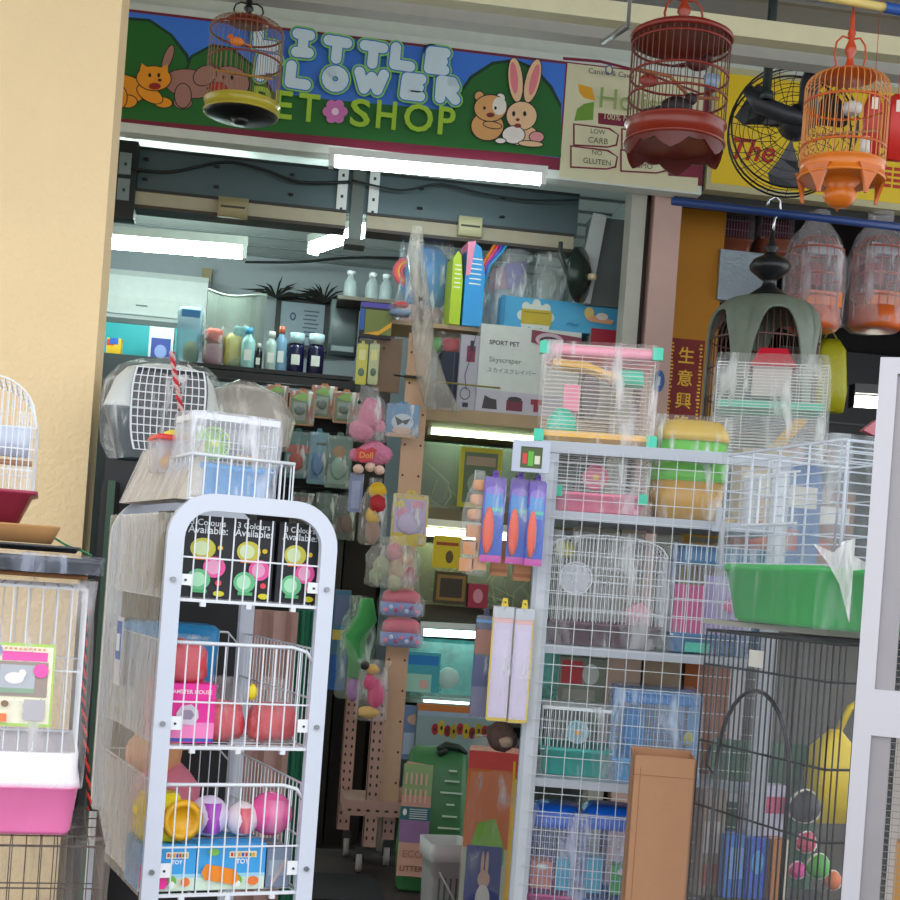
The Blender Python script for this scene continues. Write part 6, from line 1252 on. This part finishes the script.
b = MB(mat('#2c3a34', .25, .4)); b.lathe([(.001, -.03), (.09, -.02), (.13, 0), (.13, .015), (.05, .05), (.001, .06)], n=26); o = b.build('round_head', t); o.rotation_euler = (R(90), 0, 0); b = MB(mat('#c8b898', .4)); b.tube([(0, -.05, -.01), (0, -.09, -.01)], .016, None, 10); b.build('knob', t); b = MB(mat('#3c4440', .4)); b.tube([(0, .05, 0), (.0, .1, .1), (0, .1, .16)], .012); b.build('bracket', t)
loc, W, H = place(607, 216, 305, 34, 6.5); t = thing('wall_cabinet', 'grey panel cabinet leaning at the right wall over the sky blue box', 'cabinet', loc); b = MB(mat('#56605e', .6)); b.box(-W / 2, W / 2, .04, .16, 0, H); b.build('cabinet_body', t)
b = MB(mat('#a8b0ae', .5)); b.prism([(-W * .9, 0), (-W * .4, 0), (-W * .1, H), (-W * .5, H * 1.02)], .0, .03); b.build('pale_panel', t)

# ------------------------------------------------------------------ back left of the shop
LZ = at(150, 364, 8.3).z
loc, W, H = place(140, 270, 327, 132, 8.85)
t = thing('air_conditioner', 'white wall air conditioner at the back left under the ceiling', 'air conditioner', loc)
b = MB(mat('#e8eef0', .3)); L = []
for x in (-W / 2, W / 2): L.append([(x, .2, 0), (x, .03, 0), (x, .0, H * .2), (x, -.02, H * .5), (x, .0, H * .88), (x, .04, H), (x, .34, H), (x, .34, 0)])
b.loft(L); b.build('casing', t); b = MB(mat('#5c686c', .5)); b.box(-W * .48, W * .48, -.008, .03, H * .04, H * .13); b.build('louver', t); b = MB(mat('#aab4b8', .4)); b.box(-W * .49, W * .49, -.014, .02, H * .2, H * .215); b.box(-.02, .05, -.022, -.018, H * .36, H * .38, '#78868c'); b.build('panel_line', t)
item(206, 268, 300, 10, 9.1, '#a89878', 'wall_switch_box', 'switch box', 'small tan electrical box on the back wall right of the air conditioner', [('b', .3, .2, .6, .5, '#50483c')], .05)
loc, W, H = place(150, 326, 372, 90, 8.6, LZ + .001); b = MB(mat('#18a8b4', .5, var=.08)); b.box(-W / 2, W / 2, 0, .02, 0, H); tag(b.build('turquoise_board', None, loc), 'plain turquoise board at the back left under the air conditioner', 'board')
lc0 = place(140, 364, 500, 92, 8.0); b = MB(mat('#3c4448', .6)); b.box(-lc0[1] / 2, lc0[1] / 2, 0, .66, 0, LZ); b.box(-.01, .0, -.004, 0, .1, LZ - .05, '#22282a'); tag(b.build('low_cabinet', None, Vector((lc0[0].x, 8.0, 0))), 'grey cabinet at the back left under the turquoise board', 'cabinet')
item(161, 327, 360, 24, 8.3, '#c8d0d8', 'blue_white_box', 'box', 'white box with a deep blue picture in front of the turquoise board', [('b', .1, .1, .9, .7, '#2c3c8c'), ('e', .5, .35, .25, .18, '#8090c8')], .1, 0, LZ + .001)
item(113, 338, 372, 14, 8.0, '#e0b420', 'yellow_pack', 'pack', 'yellow pack with red and blue print at the pillar edge', [('b', 0, .5, .5, .9, '#d83830'), ('b', .2, .6, .8, 1, '#3060c0')], .08, 0, LZ + .001)
# black display shelf with bottles
Yd = 7.5; dz = at(290, 371, Yd).z; dx0, dx1 = at(178, 380, Yd).x, at(352, 390, Yd).x
dg = thing('display_stand', 'black open shelf stand with hanging packs in front', 'stand', (dx0, Yd, 0)); DW = dx1 - dx0; dk = mat('#101214', .5)
b = MB(dk); b.box(0, DW, 0, .4, dz - .02, dz); b.box(0, DW, -.01, .0, dz - .09, dz - .03); b.build('top_shelf', dg)
b = MB(mat('#16191b', .7)); b.box(0, DW, .12, .14, 0, dz - .1); b.build('back_panel', dg)
for x in (0, DW): b = MB(dk); b.box(x - .015, x + .015, 0, .4, 0, dz - .02); b.build('side_post', dg)
for zz_ in (at(300, 386, Yd).z, at(310, 432, Yd).z, at(310, 488, Yd).z): b = MB(mat('#3a4044', .4, .5)); b.bar((0, -.01, zz_), (DW, -.01, zz_), .006, None, 6); b.build('hook_rail', dg)
DZ = dz + .001
def bottle(cx, top, w, hx, cap, lab, Y=7.55, name='bottle', neck=.45, capf=.16, zb=None, nshape=0, group=None):
    loc, W, H = place(cx, top, 372, w, Y, DZ if zb is None else zb); t = thing(name, lab, 'bottle', loc, 0, group); r_ = W / 2
    b = MB(mat(hx, .25)); b.lathe([(r_ * .9, 0), (r_, .008), (r_, H * .62), (r_ * .9, H * .7), (r_ * neck, H * (1 - capf - .04)), (r_ * neck, H * (1 - capf))], (0, .05, 0), None, 18); b.build('bottle_body', t)
    b = MB(mat(cap, .35)); b.lathe([(r_ * neck * 1.15, 0), (r_ * neck * 1.15, H * capf)], (0, .05, H * (1 - capf)), None, 16); b.build('cap', t); b = MB(mat('#d8dcd8', .5)); b.lathe([(r_ * 1.01, H * .15), (r_ * 1.01, H * .5)], (0, .05, 0), None, 18, cap=False) if nshape else b.box(-r_ * .5, r_ * .5, .05 - r_ * 1.02, .05 - r_ * .9, H * .2, H * .45); b.build('paper_label', t); return t
for cx, top, w, hx, cap, lab in ((296, 332, 17, '#1a1a44', '#a8c8d0', 'left of the two dark purple bottles on the black stand'), (316, 333, 17, '#1c1a40', '#b0ccd4', 'right of the two dark purple bottles on the black stand'), (281, 325, 12, '#78a0c0', '#c8684c', 'blue bottle with orange cap on the black stand'), (258, 342, 8, '#16181c', '#c8ccc8', 'slim black bottle among the pale ones'), (271, 330, 13, '#a8c0bc', '#d0dcd8', 'pale frosted bottle beside the slim black one'), (248, 326, 14, '#98c8c8', '#48a0c8', 'pale bottle with a blue label by the yellow packs')):
    bottle(cx, top, w, hx, cap, lab, neck=.8 if cx in (296, 316) else .45, capf=.26 if cx in (296, 316) else .16)
loc, W, H = place(236, 322, 372, 26, 7.6, DZ); plastic_bag('bag_of_packets', 'bag with yellow and green packets behind the pet carrier wrap', 'bag', loc, W, .12, H, [(.4, .4, .4, .4, '#b8b460'), (.6, .75, .3, .2, '#589090'), (.5, .15, .4, .15, '#90a878')], 0, None, .6, FILM2, 31)
loc, W, H = place(213, 325, 372, 26, 7.6, DZ); plastic_bag('bag_of_packets', 'bag with a rust red top packet left of the yellow ones', 'bag', loc, W, .12, H, [(.5, .3, .42, .3, '#8c6470'), (.5, .78, .36, .18, '#b84838')], 0, None, .6, FILM2, 33)
loc, W, H = place(188, 306, 372, 26, 7.65, DZ); t = thing('clear_jar', 'clear pale blue plastic container at the left of the shelf goods', 'container', loc); b = MB(mat('#90b8cc', .15, alpha=.55)); b.rr([(0, W * .42, .06, .02), (H * .9, W * .48, .07, .02), (H, W * .44, .06, .02)], (0, .07)); b.build('container_body', t); b = MB(mat('#3878b0', .4)); b.box(-W * .3, W * .4, .0, .01, H * .82, H * .94); b.build('blue_label', t); b = MB(mat('#a8a050', .7)); b.blob((W * .1, .07, H * .25), (W * .3, .05, H * .2), None, 12, .2); b.build('contents', t)
loc, W, H = place(235, 292, 366, 58, 7.8, DZ); t = thing('plastic_screen', 'grey green translucent curved panel standing behind the bottles', 'panel', loc); n = 12
b = MB(mat('#7e8a84', .35, alpha=.85)); L0 = [(-W / 2 + W * k / n, .03 * math.sin(k / n * 6), 0) for k in range(n + 1)] + [(W / 2 - W * k / n, .008 + .03 * math.sin((n - k) / n * 6), 0) for k in range(n + 1)]
b.loft([L0, [(x, y, H - .02 * math.sin((x / W + .5) * math.pi)) for x, y, z in L0]]); b.build('panel_sheet', t); b = MB(mat('#aab8b0', .35)); b.tube([(x, y, H - .02 * math.sin((x / W + .5) * math.pi)) for x, y, z in L0[:n + 1]], .006); b.build('rim', t)
loc, W, H = place(302, 298, 350, 54, 9.05); t = thing('framed_certificate', 'black framed certificate with a small blue crest on the back wall', 'picture frame', loc)
b = MB(mat('#0c0d10', .4)); b.box(-W / 2, W / 2, 0, .03, 0, H); b.build('frame', t); b = MB(mat('#98a8b8', .4)); b.box(-W * .4, W * .4, -.003, 0, H * .1, H * .9)
b.deco([('e', .28, .66, .07, .1, '#3c5078'), ('e', .28, .66, .035, .06, '#98a8b8')] + [('b', .52 + .03 * (k % 2), .8 - k * .1, .88 - .03 * (k % 3), .83 - k * .1, '#4c5c70') for k in range(7)], W * .8, H * .8, -.003, None, H * .1); b.build('certificate', t)
loc, W, H = place(305, 280, 302, 84, 8.9); b = MB(mat('#1a1c16', .8)); rnd = random.Random(3)
for k in range(46):
    a = rnd.uniform(.1, 3.04); c = Vector((rnd.choice((-.18, .12)), .05, .0)); d = Vector((math.cos(a) * rnd.uniform(.1, .24), rnd.uniform(-.05, .05), math.sin(a) * rnd.uniform(.04, .12))); b.tube([c, c + d * .6 + Vector((0, 0, .02)), c + d * 1.1], [.006, .008, .001], None, 4)
tag(b.build('dried_feather_plumes', None, loc + Vector((0, 0, .02))), 'dark feathery plumes spread over the framed certificate', 'plumes')
loc, W, H = place(344, 300, 355, 28, 8.0); b = MB(mat('#5c686c', .4)); b.rr([(0, W / 2, .1, .02), (H, W / 2, .1, .02)], (0, .1)); b.box(-W * .4, W * .4, -.002, 0, .02, .05, '#788488'); tag(b.build('grey_metal_case', None, loc), 'tall grey metal case right of the framed certificate', 'case')
# tall narrow shelf of goods by the post
loc, W, H = place(377, 299, 392, 34, 7.75, 0); t = thing('goods_cabinet', 'narrow cabinet behind the hanging plush toys', 'cabinet', (loc.x, 7.75, 0)); b = MB(mat('#3c3430', .7)); b.box(-W / 2, W / 2, 0, .3, 0, at(377, 299, 7.75).z); b.build('cabinet_body', t); b = MB(mat('#4c443c', .6)); b.box(-W * 1.25, W / 2, -.01, .31, at(377, 299, 7.75).z - .02, at(377, 299, 7.75).z + .0005); b.build('top_board', t); CZ = at(377, 299, 7.75).z
for n_, (cx, top) in enumerate(((350, 268), (372, 268), (386, 268))):
    c_ = at(cx, 298, 7.85); H_ = (298 - top) * 7.85 / FPX; t = thing('glass_bottle', ['leftmost', 'middle', 'rightmost'][n_] + ' of three clear empty bottles on the narrow cabinet', 'bottle', (c_.x, 7.85, CZ + .001), 0, 'clear bottles on the cabinet')
    b = MB(mat('#a8b4b8', .08, alpha=.5)); b.lathe([(.035, 0), (.04, .01), (.04, H_ * .6), (.02, H_ * .78), (.02, H_ * .86)], (0, .04, 0), None, 16); b.build('bottle_body', t); b = MB(mat('#c8ccd0', .3)); b.lathe([(.024, H_ * .86), (.024, H_)], (0, .04, 0), None, 14); b.build('cap', t)
item(376, 303, 338, 32, 6.55, '#5048a0', 'magazine', 'magazine', 'violet magazine with a dark yellow swoosh beside the wooden post', [('b', 0, .0, 1, .86, '#1c1c18'), ('b', .16, .1, 1, .8, '#6c7838'), ('p', [(.1, .1), (.6, .2), (1, .5), (1, .36), (.6, .08)], '#d8a020'), ('b', 0, .2, .14, .8, '#2058a0')], .03)
for cx, w, hx, lab in ((362, 11, '#c8c414', 'yellow slim pack hanging under the violet magazine'), (374, 10, '#b8c488', 'pale green slim pack hanging beside the yellow slim pack')):
    loc, W, H = place(cx, 340, 384, w, 6.5); hang_pack('slim_pack', lab, 'pack', loc, W, H, hx, [('e', .5, .3, .3, .1, '#2c6048'), ('b', .2, .6, .8, .85, '#dcdc80')])
item(388, 338, 392, 26, 6.6, '#7c6450', 'brown_board', 'board', 'plain brown board behind the wooden post top', [('e', .3, .8, .04, .02, '#201810')], .02)
# hanging packs on the black stand
def petcard(k): return [('b', .05, .04, .95, .96, '#6c7a58'), ('b', .0, .8, 1, 1, '#b05c30'), ('p', [(.1, .78), (.5, .98), (.9, .8), (.6, .7)], '#7cb020'), ('b', .16, .14, .66, .66, '#8c9c94'), ('e', .42, .45, .2, .12, '#28363c'), ('b', .7, .12, .9, .6, '#a04828'), ('e', .3, .28, .1, .05, '#c8c0a8')]
for k, (cx, top, bot, w, lab) in enumerate(((277, 383, 410, 22, 'leftmost orange edged card pack, half hidden by the white cage'), (302, 388, 425, 26, 'second orange edged card pack from the left, hanging lowest'), (324, 383, 418, 26, 'third orange edged card pack from the left, hanging higher'), (346, 389, 423, 25, 'rightmost orange edged card pack on the black stand'))):
    loc, W, H = place(cx, top, bot, w, 7.42 - .03 * (k % 2)); hang_pack('treat_card', lab, 'card pack', loc, W, H, '#c8804c', petcard(k), [(.42, .4, .2, .14, '#5c6c68')], 'orange edged card packs on the black stand')
for k, (cx, top, bot, w, hx, sp_, lab) in enumerate(((297, 428, 478, 24, '#2c6c6c', [('b', 0, .55, 1, .72, '#a83028'), ('b', .1, .1, .9, .5, '#7c9098')], 'teal pack with a red band in the second row of the stand'), (318, 428, 484, 20, '#5c90a8', [('b', .2, .1, .6, .6, '#3c78b0'), ('b', .4, .75, .9, .8, '#2c3c44')], 'pale blue pack in the second row of the stand'), (339, 432, 488, 26, '#5c7c78', [('b', .1, .08, .9, .45, '#88a8a0'), ('e', .5, .7, .25, .12, '#a87c50')], 'grey green pack with mint label in the second row of the stand'),
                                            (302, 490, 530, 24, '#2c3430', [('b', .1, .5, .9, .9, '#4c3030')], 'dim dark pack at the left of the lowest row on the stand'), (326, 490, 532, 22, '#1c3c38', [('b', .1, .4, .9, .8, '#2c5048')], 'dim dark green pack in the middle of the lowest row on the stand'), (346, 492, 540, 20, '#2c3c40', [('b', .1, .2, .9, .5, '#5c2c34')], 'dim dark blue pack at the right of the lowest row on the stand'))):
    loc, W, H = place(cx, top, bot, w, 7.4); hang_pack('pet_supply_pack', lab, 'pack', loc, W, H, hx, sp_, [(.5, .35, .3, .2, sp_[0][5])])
# tall dark shelving between stand and post
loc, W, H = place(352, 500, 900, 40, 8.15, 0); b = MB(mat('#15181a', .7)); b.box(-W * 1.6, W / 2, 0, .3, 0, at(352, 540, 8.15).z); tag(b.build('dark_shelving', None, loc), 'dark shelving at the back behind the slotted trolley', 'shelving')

# ================================================================== NEIGHBOURING SHOP
loc, W, H = place(699, 203, 360, 46, 6.62); loc.z = 0; b = MB(mat('#c8860c', .6, var=.1, scale=4)); b.box(-W / 2, W / 2, 0, .05, 0, at(699, 203, 6.62).z); struct('wall_yellow_panel', b, loc)
loc, W, H = place(684, 339, 440, 36, 6.4); t = thing('shrine_plaque', 'dark red vertical plaque with gold Chinese characters by the pillar', 'plaque', loc)
b = MB(mat('#7c140e', .5, var=.15)); b.box(-W / 2, W / 2, 0, .03, 0, H); b.build('board', t); gd = mat('#e8b838', .4, .2); b = MB(gd)
for k, ch in enumerate('生意興隆'): b.text(ch, 0, H * (.84 - k * .225), -.001, gd, h=H * .16, off=.012)
b.build('gold_characters', t); b = MB(gd)
rnd = random.Random(5)
for sx in (-1, 1):
    for k in range(26): z = H * (.04 + k * .036); b.box(sx * W * .41 - rnd.uniform(.003, .01), sx * W * .41 + rnd.uniform(.003, .01), -.001, 0, z, z + .008)
b.build('gold_border_writing', t)
c_ = at(659, 381, 6.19); b = MB(mat('#2a5c98', .4)); b.prism(ell(0, 0, .026, .05, 20), 0, .004); b.deco([('b', .4, .3, .62, .7, '#b8c8dc')], .052, .1, -.001, -.026, -.05); tag(b.build('round_sticker', None, c_), 'small round blue sticker on the pink pillar', 'sticker')
a_, b2 = at(672, 201, 5.75), at(960, 234, 5.75); b = MB(mat('#1c3c78', .4)); b.tube([Vector((0, 0, 0)), b2 - a_], .017, None, 12); tag(b.build('hanging_rod', None, a_), 'dark blue rod across the front of the neighbouring shop', 'rod'); RY = 5.75
# ornate cage
l0 = at(757, 445, 5.75); k = 59 * 5.75 / FPX; z_top = at(757, 298, 5.75).z; H = z_top - l0.z; gz = mat('#6e786a', .5, var=.2, scale=30)
t = thing('bird_cage', 'grey green domed bird cage with arched openings and black finial', 'bird cage', l0, 12)
def prof(s):   # s 0..1 from base to crown
    zs = .74
    if s < zs: return (k, H * s)
    q = (s - zs) / (1 - zs) * math.pi / 2; return (k * (.3 + .7 * math.cos(q) ** .7), H * (zs + (1 - zs) * math.sin(q)))
b = MB(gz); NA = 96; NS = 16; arches = 5; vs = []; fs = []
for i in range(NA):
    a = 2 * math.pi * i / NA; f = ((i / NA * arches) % 1) * 2 - 1; op = .84 * max(0, 1 - (abs(f) / .86) ** 3.2) ** .5 if abs(f) < .86 else 0
    for j in range(NS + 1):
        s_ = op + (1 - op) * j / NS; r_, z = prof(s_); vs.append((r_ * math.cos(a), r_ * math.sin(a), z))
for i in range(NA):
    i2 = (i + 1) % NA
    for j in range(NS): fs.append((i * (NS + 1) + j, i2 * (NS + 1) + j, i2 * (NS + 1) + j + 1, i * (NS + 1) + j + 1))
n0 = len(vs); vs += [(x * .965, y * .965, z - .006) for x, y, z in vs]; fs += [tuple(n0 + q for q in f[::-1]) for f in fs]
for i in range(NA): i2 = (i + 1) % NA; fs.append((i * (NS + 1), n0 + i * (NS + 1), n0 + i2 * (NS + 1), i2 * (NS + 1)))
b.add(vs, fs, None, True); b.build('arched_shell', t)
b = MB(mat('#5c3424', .4))
for i in range(48): a = 2 * math.pi * i / 48; b.tube([(.93 * prof(s_)[0] * math.cos(a), .93 * prof(s_)[0] * math.sin(a), prof(s_)[1] - .01) for s_ in (0, .3, .6, .75, .9, 1)], .0018, None, 4)
for s_ in (.1, .3, .5, .7): r_, z = prof(s_); b.tube([(.935 * r_ * math.cos(q), .935 * r_ * math.sin(q), z) for q in [2 * math.pi * i / 32 for i in range(32)]], .004, None, 5, True)
b.build('bars', t); b = MB(mat('#4c2c20', .5)); b.lathe([(.001, 0), (k * 1.0, 0), (k * 1.03, .012), (k * 1.03, .03), (k, .035), (.001, .035)], n=36); b.build('base', t)
b = MB(mat('#18191c', .35)); zt_ = H; b.lathe([(k * .5, -.015), (k * .36, .012), (k * .14, .05), (k * .09, .075), (k * .16, .085), (k * .34, .12), (k * .36, .14), (k * .3, .165), (k * .14, .185), (k * .08, .2), (k * .14, .215), (k * .06, .235), (k * .04, .27), (.004, .30)], (0, 0, zt_), n=20); b.build('finial', t)
b = MB(mat('#c8ccd0', .2, .9)); hz = at(757, 205, 5.75).z - l0.z; b.tube([(0, 0, zt_ + .28), (.005, 0, hz - .05), (.03, .0, hz - .015), (.025, 0, hz + .03), (0, 0, hz + .045), (-.03, 0, hz + .025), (-.035, 0, hz)], .006, None, 8); b.build('hook', t)
b = MB(mat('#2c5878', .5)); b.lathe([(k * .5, .05), (k * .52, H * .35)], n=20); b.build('inner_cup', t)
# things on the rod and wall
loc, W, H = place(748, 252, 302, 60, 6.6); b = MB(mat('#a4b4bc', .3, .3, var=.15, bump=.5)); b.box(-W / 2, W / 2, 0, .08, 0, H); tag(b.build('silver_wrapped_box', None, loc), 'silver grey wrapped box behind the black finial of the domed cage', 'box')
for n_, (cx, w) in enumerate(((737, 36), (778, 34))):
    loc, W, H = place(cx, 211, 252, w, 6.75); t = wire_cage('bird_cage', ('left' if n_ == 0 else 'right') + ' of two small maroon cages hanging high behind the domed cage', 'bird cage', loc, W, .16, H, 0, H * .35, '#8c4c34', .014, .04, .0016, mat('#9c8c94', .4), wrap=False); b = MB(mat('#5c1c34', .5)); b.box(-W * .4, W * .4, .03, .13, H * .4, H * .8); b.build('inner_panel', t)
for n_, (cx, w, lab) in enumerate(((826, 60, 'left of two reddish cages wrapped in clear plastic hanging on the rod'), (890, 60, 'right of two reddish cages wrapped in clear plastic, cut by the edge'))):
    loc, W, H = place(cx, 218, 326, w, 5.95)
    t = thing('wrapped_cage', lab, 'cage', loc, 0, 'wrapped cages on the rod')
    b = MB(mat('#a85848', .4)); k2 = W * .44
    for i in range(20): a = 2 * math.pi * i / 20; b.tube([(k2 * math.cos(a), .12 + k2 * math.sin(a), .04), (k2 * math.cos(a), .12 + k2 * math.sin(a), H * .75), (k2 * .6 * math.cos(a), .12 + k2 * .6 * math.sin(a), H * .86), (k2 * .1 * math.cos(a), .12 + k2 * .1 * math.sin(a), H * .9)], .0024, None, 4)
    for z in (.3, .5, .75): b.tube([(k2 * math.cos(q), .12 + k2 * math.sin(q), H * z) for q in [2 * math.pi * i / 24 for i in range(24)]], .005, None, 5, True)
    b.build('wire_body', t); b = MB(mat('#c85c20', .4)); b.lathe([(k2 * .9, 0), (k2 * 1.02, .02), (k2 * 1.02, H * .2), (k2 * .9, H * .2)], (0, .12, 0), None, 24); b.build('base', t)
    b = MB(mat('#e0762c', .45)); b.box(-W * .3, W * .36, .03, .16, H * .2, H * .34); b.build('orange_tray', t); b = MB(mat('#84343c', .5)); b.box(-W * .34, W * .0, .05, .15, H * .4, H * .6); b.build('nest_box', t)
    b = MB(mat('#a8a8b0', .5)); b.box(-W * .3, W * .3, .03, .032, H * .68, H * .78); b.build('paper_label', t)
    bag_film(W * 1.08, .27, H * 1.12, .25, film(.24, .65, '#d8d4d8', 6, .15), .012, 41 + n_).build('plastic_bag', t)
loc, W, H = place(850, 322, 352, 140, 7.65, at(850, 352, 7.6).z + .001); b = MB(mat('#08080a', .9, bump=.6)); b.rr([(0, W * .45, .12, .05), (H * .5, W * .5, .14, .06), (H, W * .44, .1, .05)], (0, .1), None, jit=.02, ns=4); tag(b.build('black_cloth', None, loc), 'black fabric bundle under the wrapped reddish cages', 'cloth')
loc, W, H = place(832, 338, 411, 36, 6.3); t = thing('yellow_bag', 'dim olive yellow bag hanging beside the small bright lamp', 'bag', loc); b = MB(mat('#a8a418', .4, bump=.4)); b.rr([(0, W * .46, .04, .03), (H * .3, W * .5, .06, .03), (H * .85, W * .4, .05, .03), (H, W * .26, .03, .03)], (0, .05), None, jit=.01, ns=3); b.build('bag_body', t); b = MB(mat('#8c8810', .4)); b.tube([(-.04, .05, H * .97), (0, .05, H * 1.15), (.04, .05, H * .97)], .005); b.build('handle', t)
fluoro('tube_light', 'short bright white lamp low in the neighbouring shop by the yellow bag', at(851, 401, 6.9), at(884, 403, 6.9), .03, 9, '#fffff0', fit='#303030')
loc, W, H = place(850, 355, 440, 150, 7.6, 0); b = MB(mat('#131316', .6)); b.box(-W / 2, W / 2, 0, .4, 0, at(850, 352, 7.6).z); 
for zf in (.86, .93): b.box(-W / 2, W / 2, -.01, 0, at(850, 352, 7.6).z * zf, at(850, 352, 7.6).z * zf + .012, '#34383c')
tag(b.build('dark_block', None, loc), 'dark cabinet at the back of the neighbouring shop', 'cabinet')
loc, W, H = place(876, 420, 436, 26, 5.0); b = MB(mat('#d07c88', .6)); b.prism([(-W / 2, H * .3), (0, H), (W * .6, H * 1.1), (W * .6, 0), (0, 0)], 0, .04); tag(b.build('pink_packet', None, loc), 'pink pointed packet seen between the wrapped cages and the white post', 'packet')
item(810, 430, 470, 90, 5.2, '#3a3438', 'dark_carton', 'box', 'dark carton behind the white rabbit cage', [('b', .1, .5, .5, .7, '#5c5c64'), ('b', .6, .2, .8, .6, '#8c5048')], .1)
for n_, (cx, cy, w, h, hx) in enumerate(((765, 480, 50, 60, '#b8a890'), (800, 500, 44, 70, '#4c6c9c'), (830, 520, 50, 60, '#7c5c50'), (790, 540, 60, 50, '#8c9490'))):
    loc, W, H = place(cx, cy - h / 2, cy + h / 2, w, 4.62 + n_ * .05); zb_ = at(cx, 590, 4.6).z
    item(cx, cy - h / 2, cy + h / 2, w, 4.62 + n_ * .05, hx, 'stock_box', 'box', ['pale tan', 'steel blue', 'dull brown', 'grey green'][n_] + ' stock box seen dimly through the white rabbit cage', [('b', .1, .6, .9, .8, '#c8c4bc'), ('b', .2, .2, .5, .4, '#a04c48')], .1, 0, at(790, 572, 4.6).z + .001)
loc, W, H = place(790, 590, 900, 150, 4.6, 0); b = MB(mat('#57524c', .7)); b.box(-W / 2, W / 2, 0, .28, 0, at(790, 572, 4.6).z); tag(b.build('stock_table', None, loc), 'dim stock table behind the black cage and rabbit cage', 'table')
# wrapped white cage with red top
loc, W, H = place(770, 346, 470, 112, 4.9); k = H / 108
t = wire_cage('bird_cage', 'white wire cage with a crimson house roof and mint platform in clear wrap', 'cage', loc, W, .24, H * .86, -18, .02, '#d8d4cc', .1, .0115, .0013, mat('#e2e4e2', .4), wrap=False)
b = MB(mat('#c01830', .35)); b.loft([[(-W * .2, .0, H * .84), (W * .2, .0, H * .84), (W * .2, .2, H * .84), (-W * .2, .2, H * .84)], [(-W * .12, .04, H * 1.0), (W * .12, .04, H * 1.0), (W * .12, .16, H * 1.0), (-W * .12, .16, H * 1.0)]]); b.build('house_roof', t)
b = MB(mat('#ccc4bc', .5)); b.box(-W * .17, W * .17, .02, .2, H * .6, H * .84); b.build('house', t); b = MB(mat('#4cc8a8', .4)); b.box(-W * .46, W * .46, .01, .22, H * .5, H * .56); b.build('platform', t)
b = MB(mat('#d8a838', .4)); b.prism([(-W * .1, .03), (W * .02, .03), (W * .34, H * .42), (W * .24, H * .44)], .03, .1); b.build('slide', t); b = MB(mat('#c880a0', .5)); b.blob((W * .22, .1, H * .14), (.05, .05, .045), None, 12); b.build('ball_toy', t)
wrap_part(t, W, .26, H * .92, 0, .01, film(.16, .6, '#e8ece8', 6), .04, pinch=.12)
l2 = place(700, 470, 900, 260, 4.9, 0); b = MB(mat('#4c4844', .7)); b.box(-l2[1] * .1, l2[1] * .5, 0, .4, 0, loc.z - .003); tag(b.build('side_counter', None, l2[0]), 'dim counter carrying the red roofed white cage', 'counter')
# ------------------------------------------------------------------ light and render look
w = bpy.data.worlds.new('overcast_sky'); scene.world = w; w.use_nodes = True
bg = w.node_tree.nodes['Background']; bg.inputs[0].default_value = (.93, .965, 1.0, 1); bg.inputs[1].default_value = 1.15
sc_ = scene
sc_.view_settings.view_transform = 'Standard'; sc_.view_settings.look = 'None'; sc_.view_settings.gamma = 1; sc_.view_settings.use_curve_mapping = False
sc_.view_settings.exposure = 0.95
sc_.cycles.transparent_max_bounces = 32; sc_.cycles.max_bounces = 8
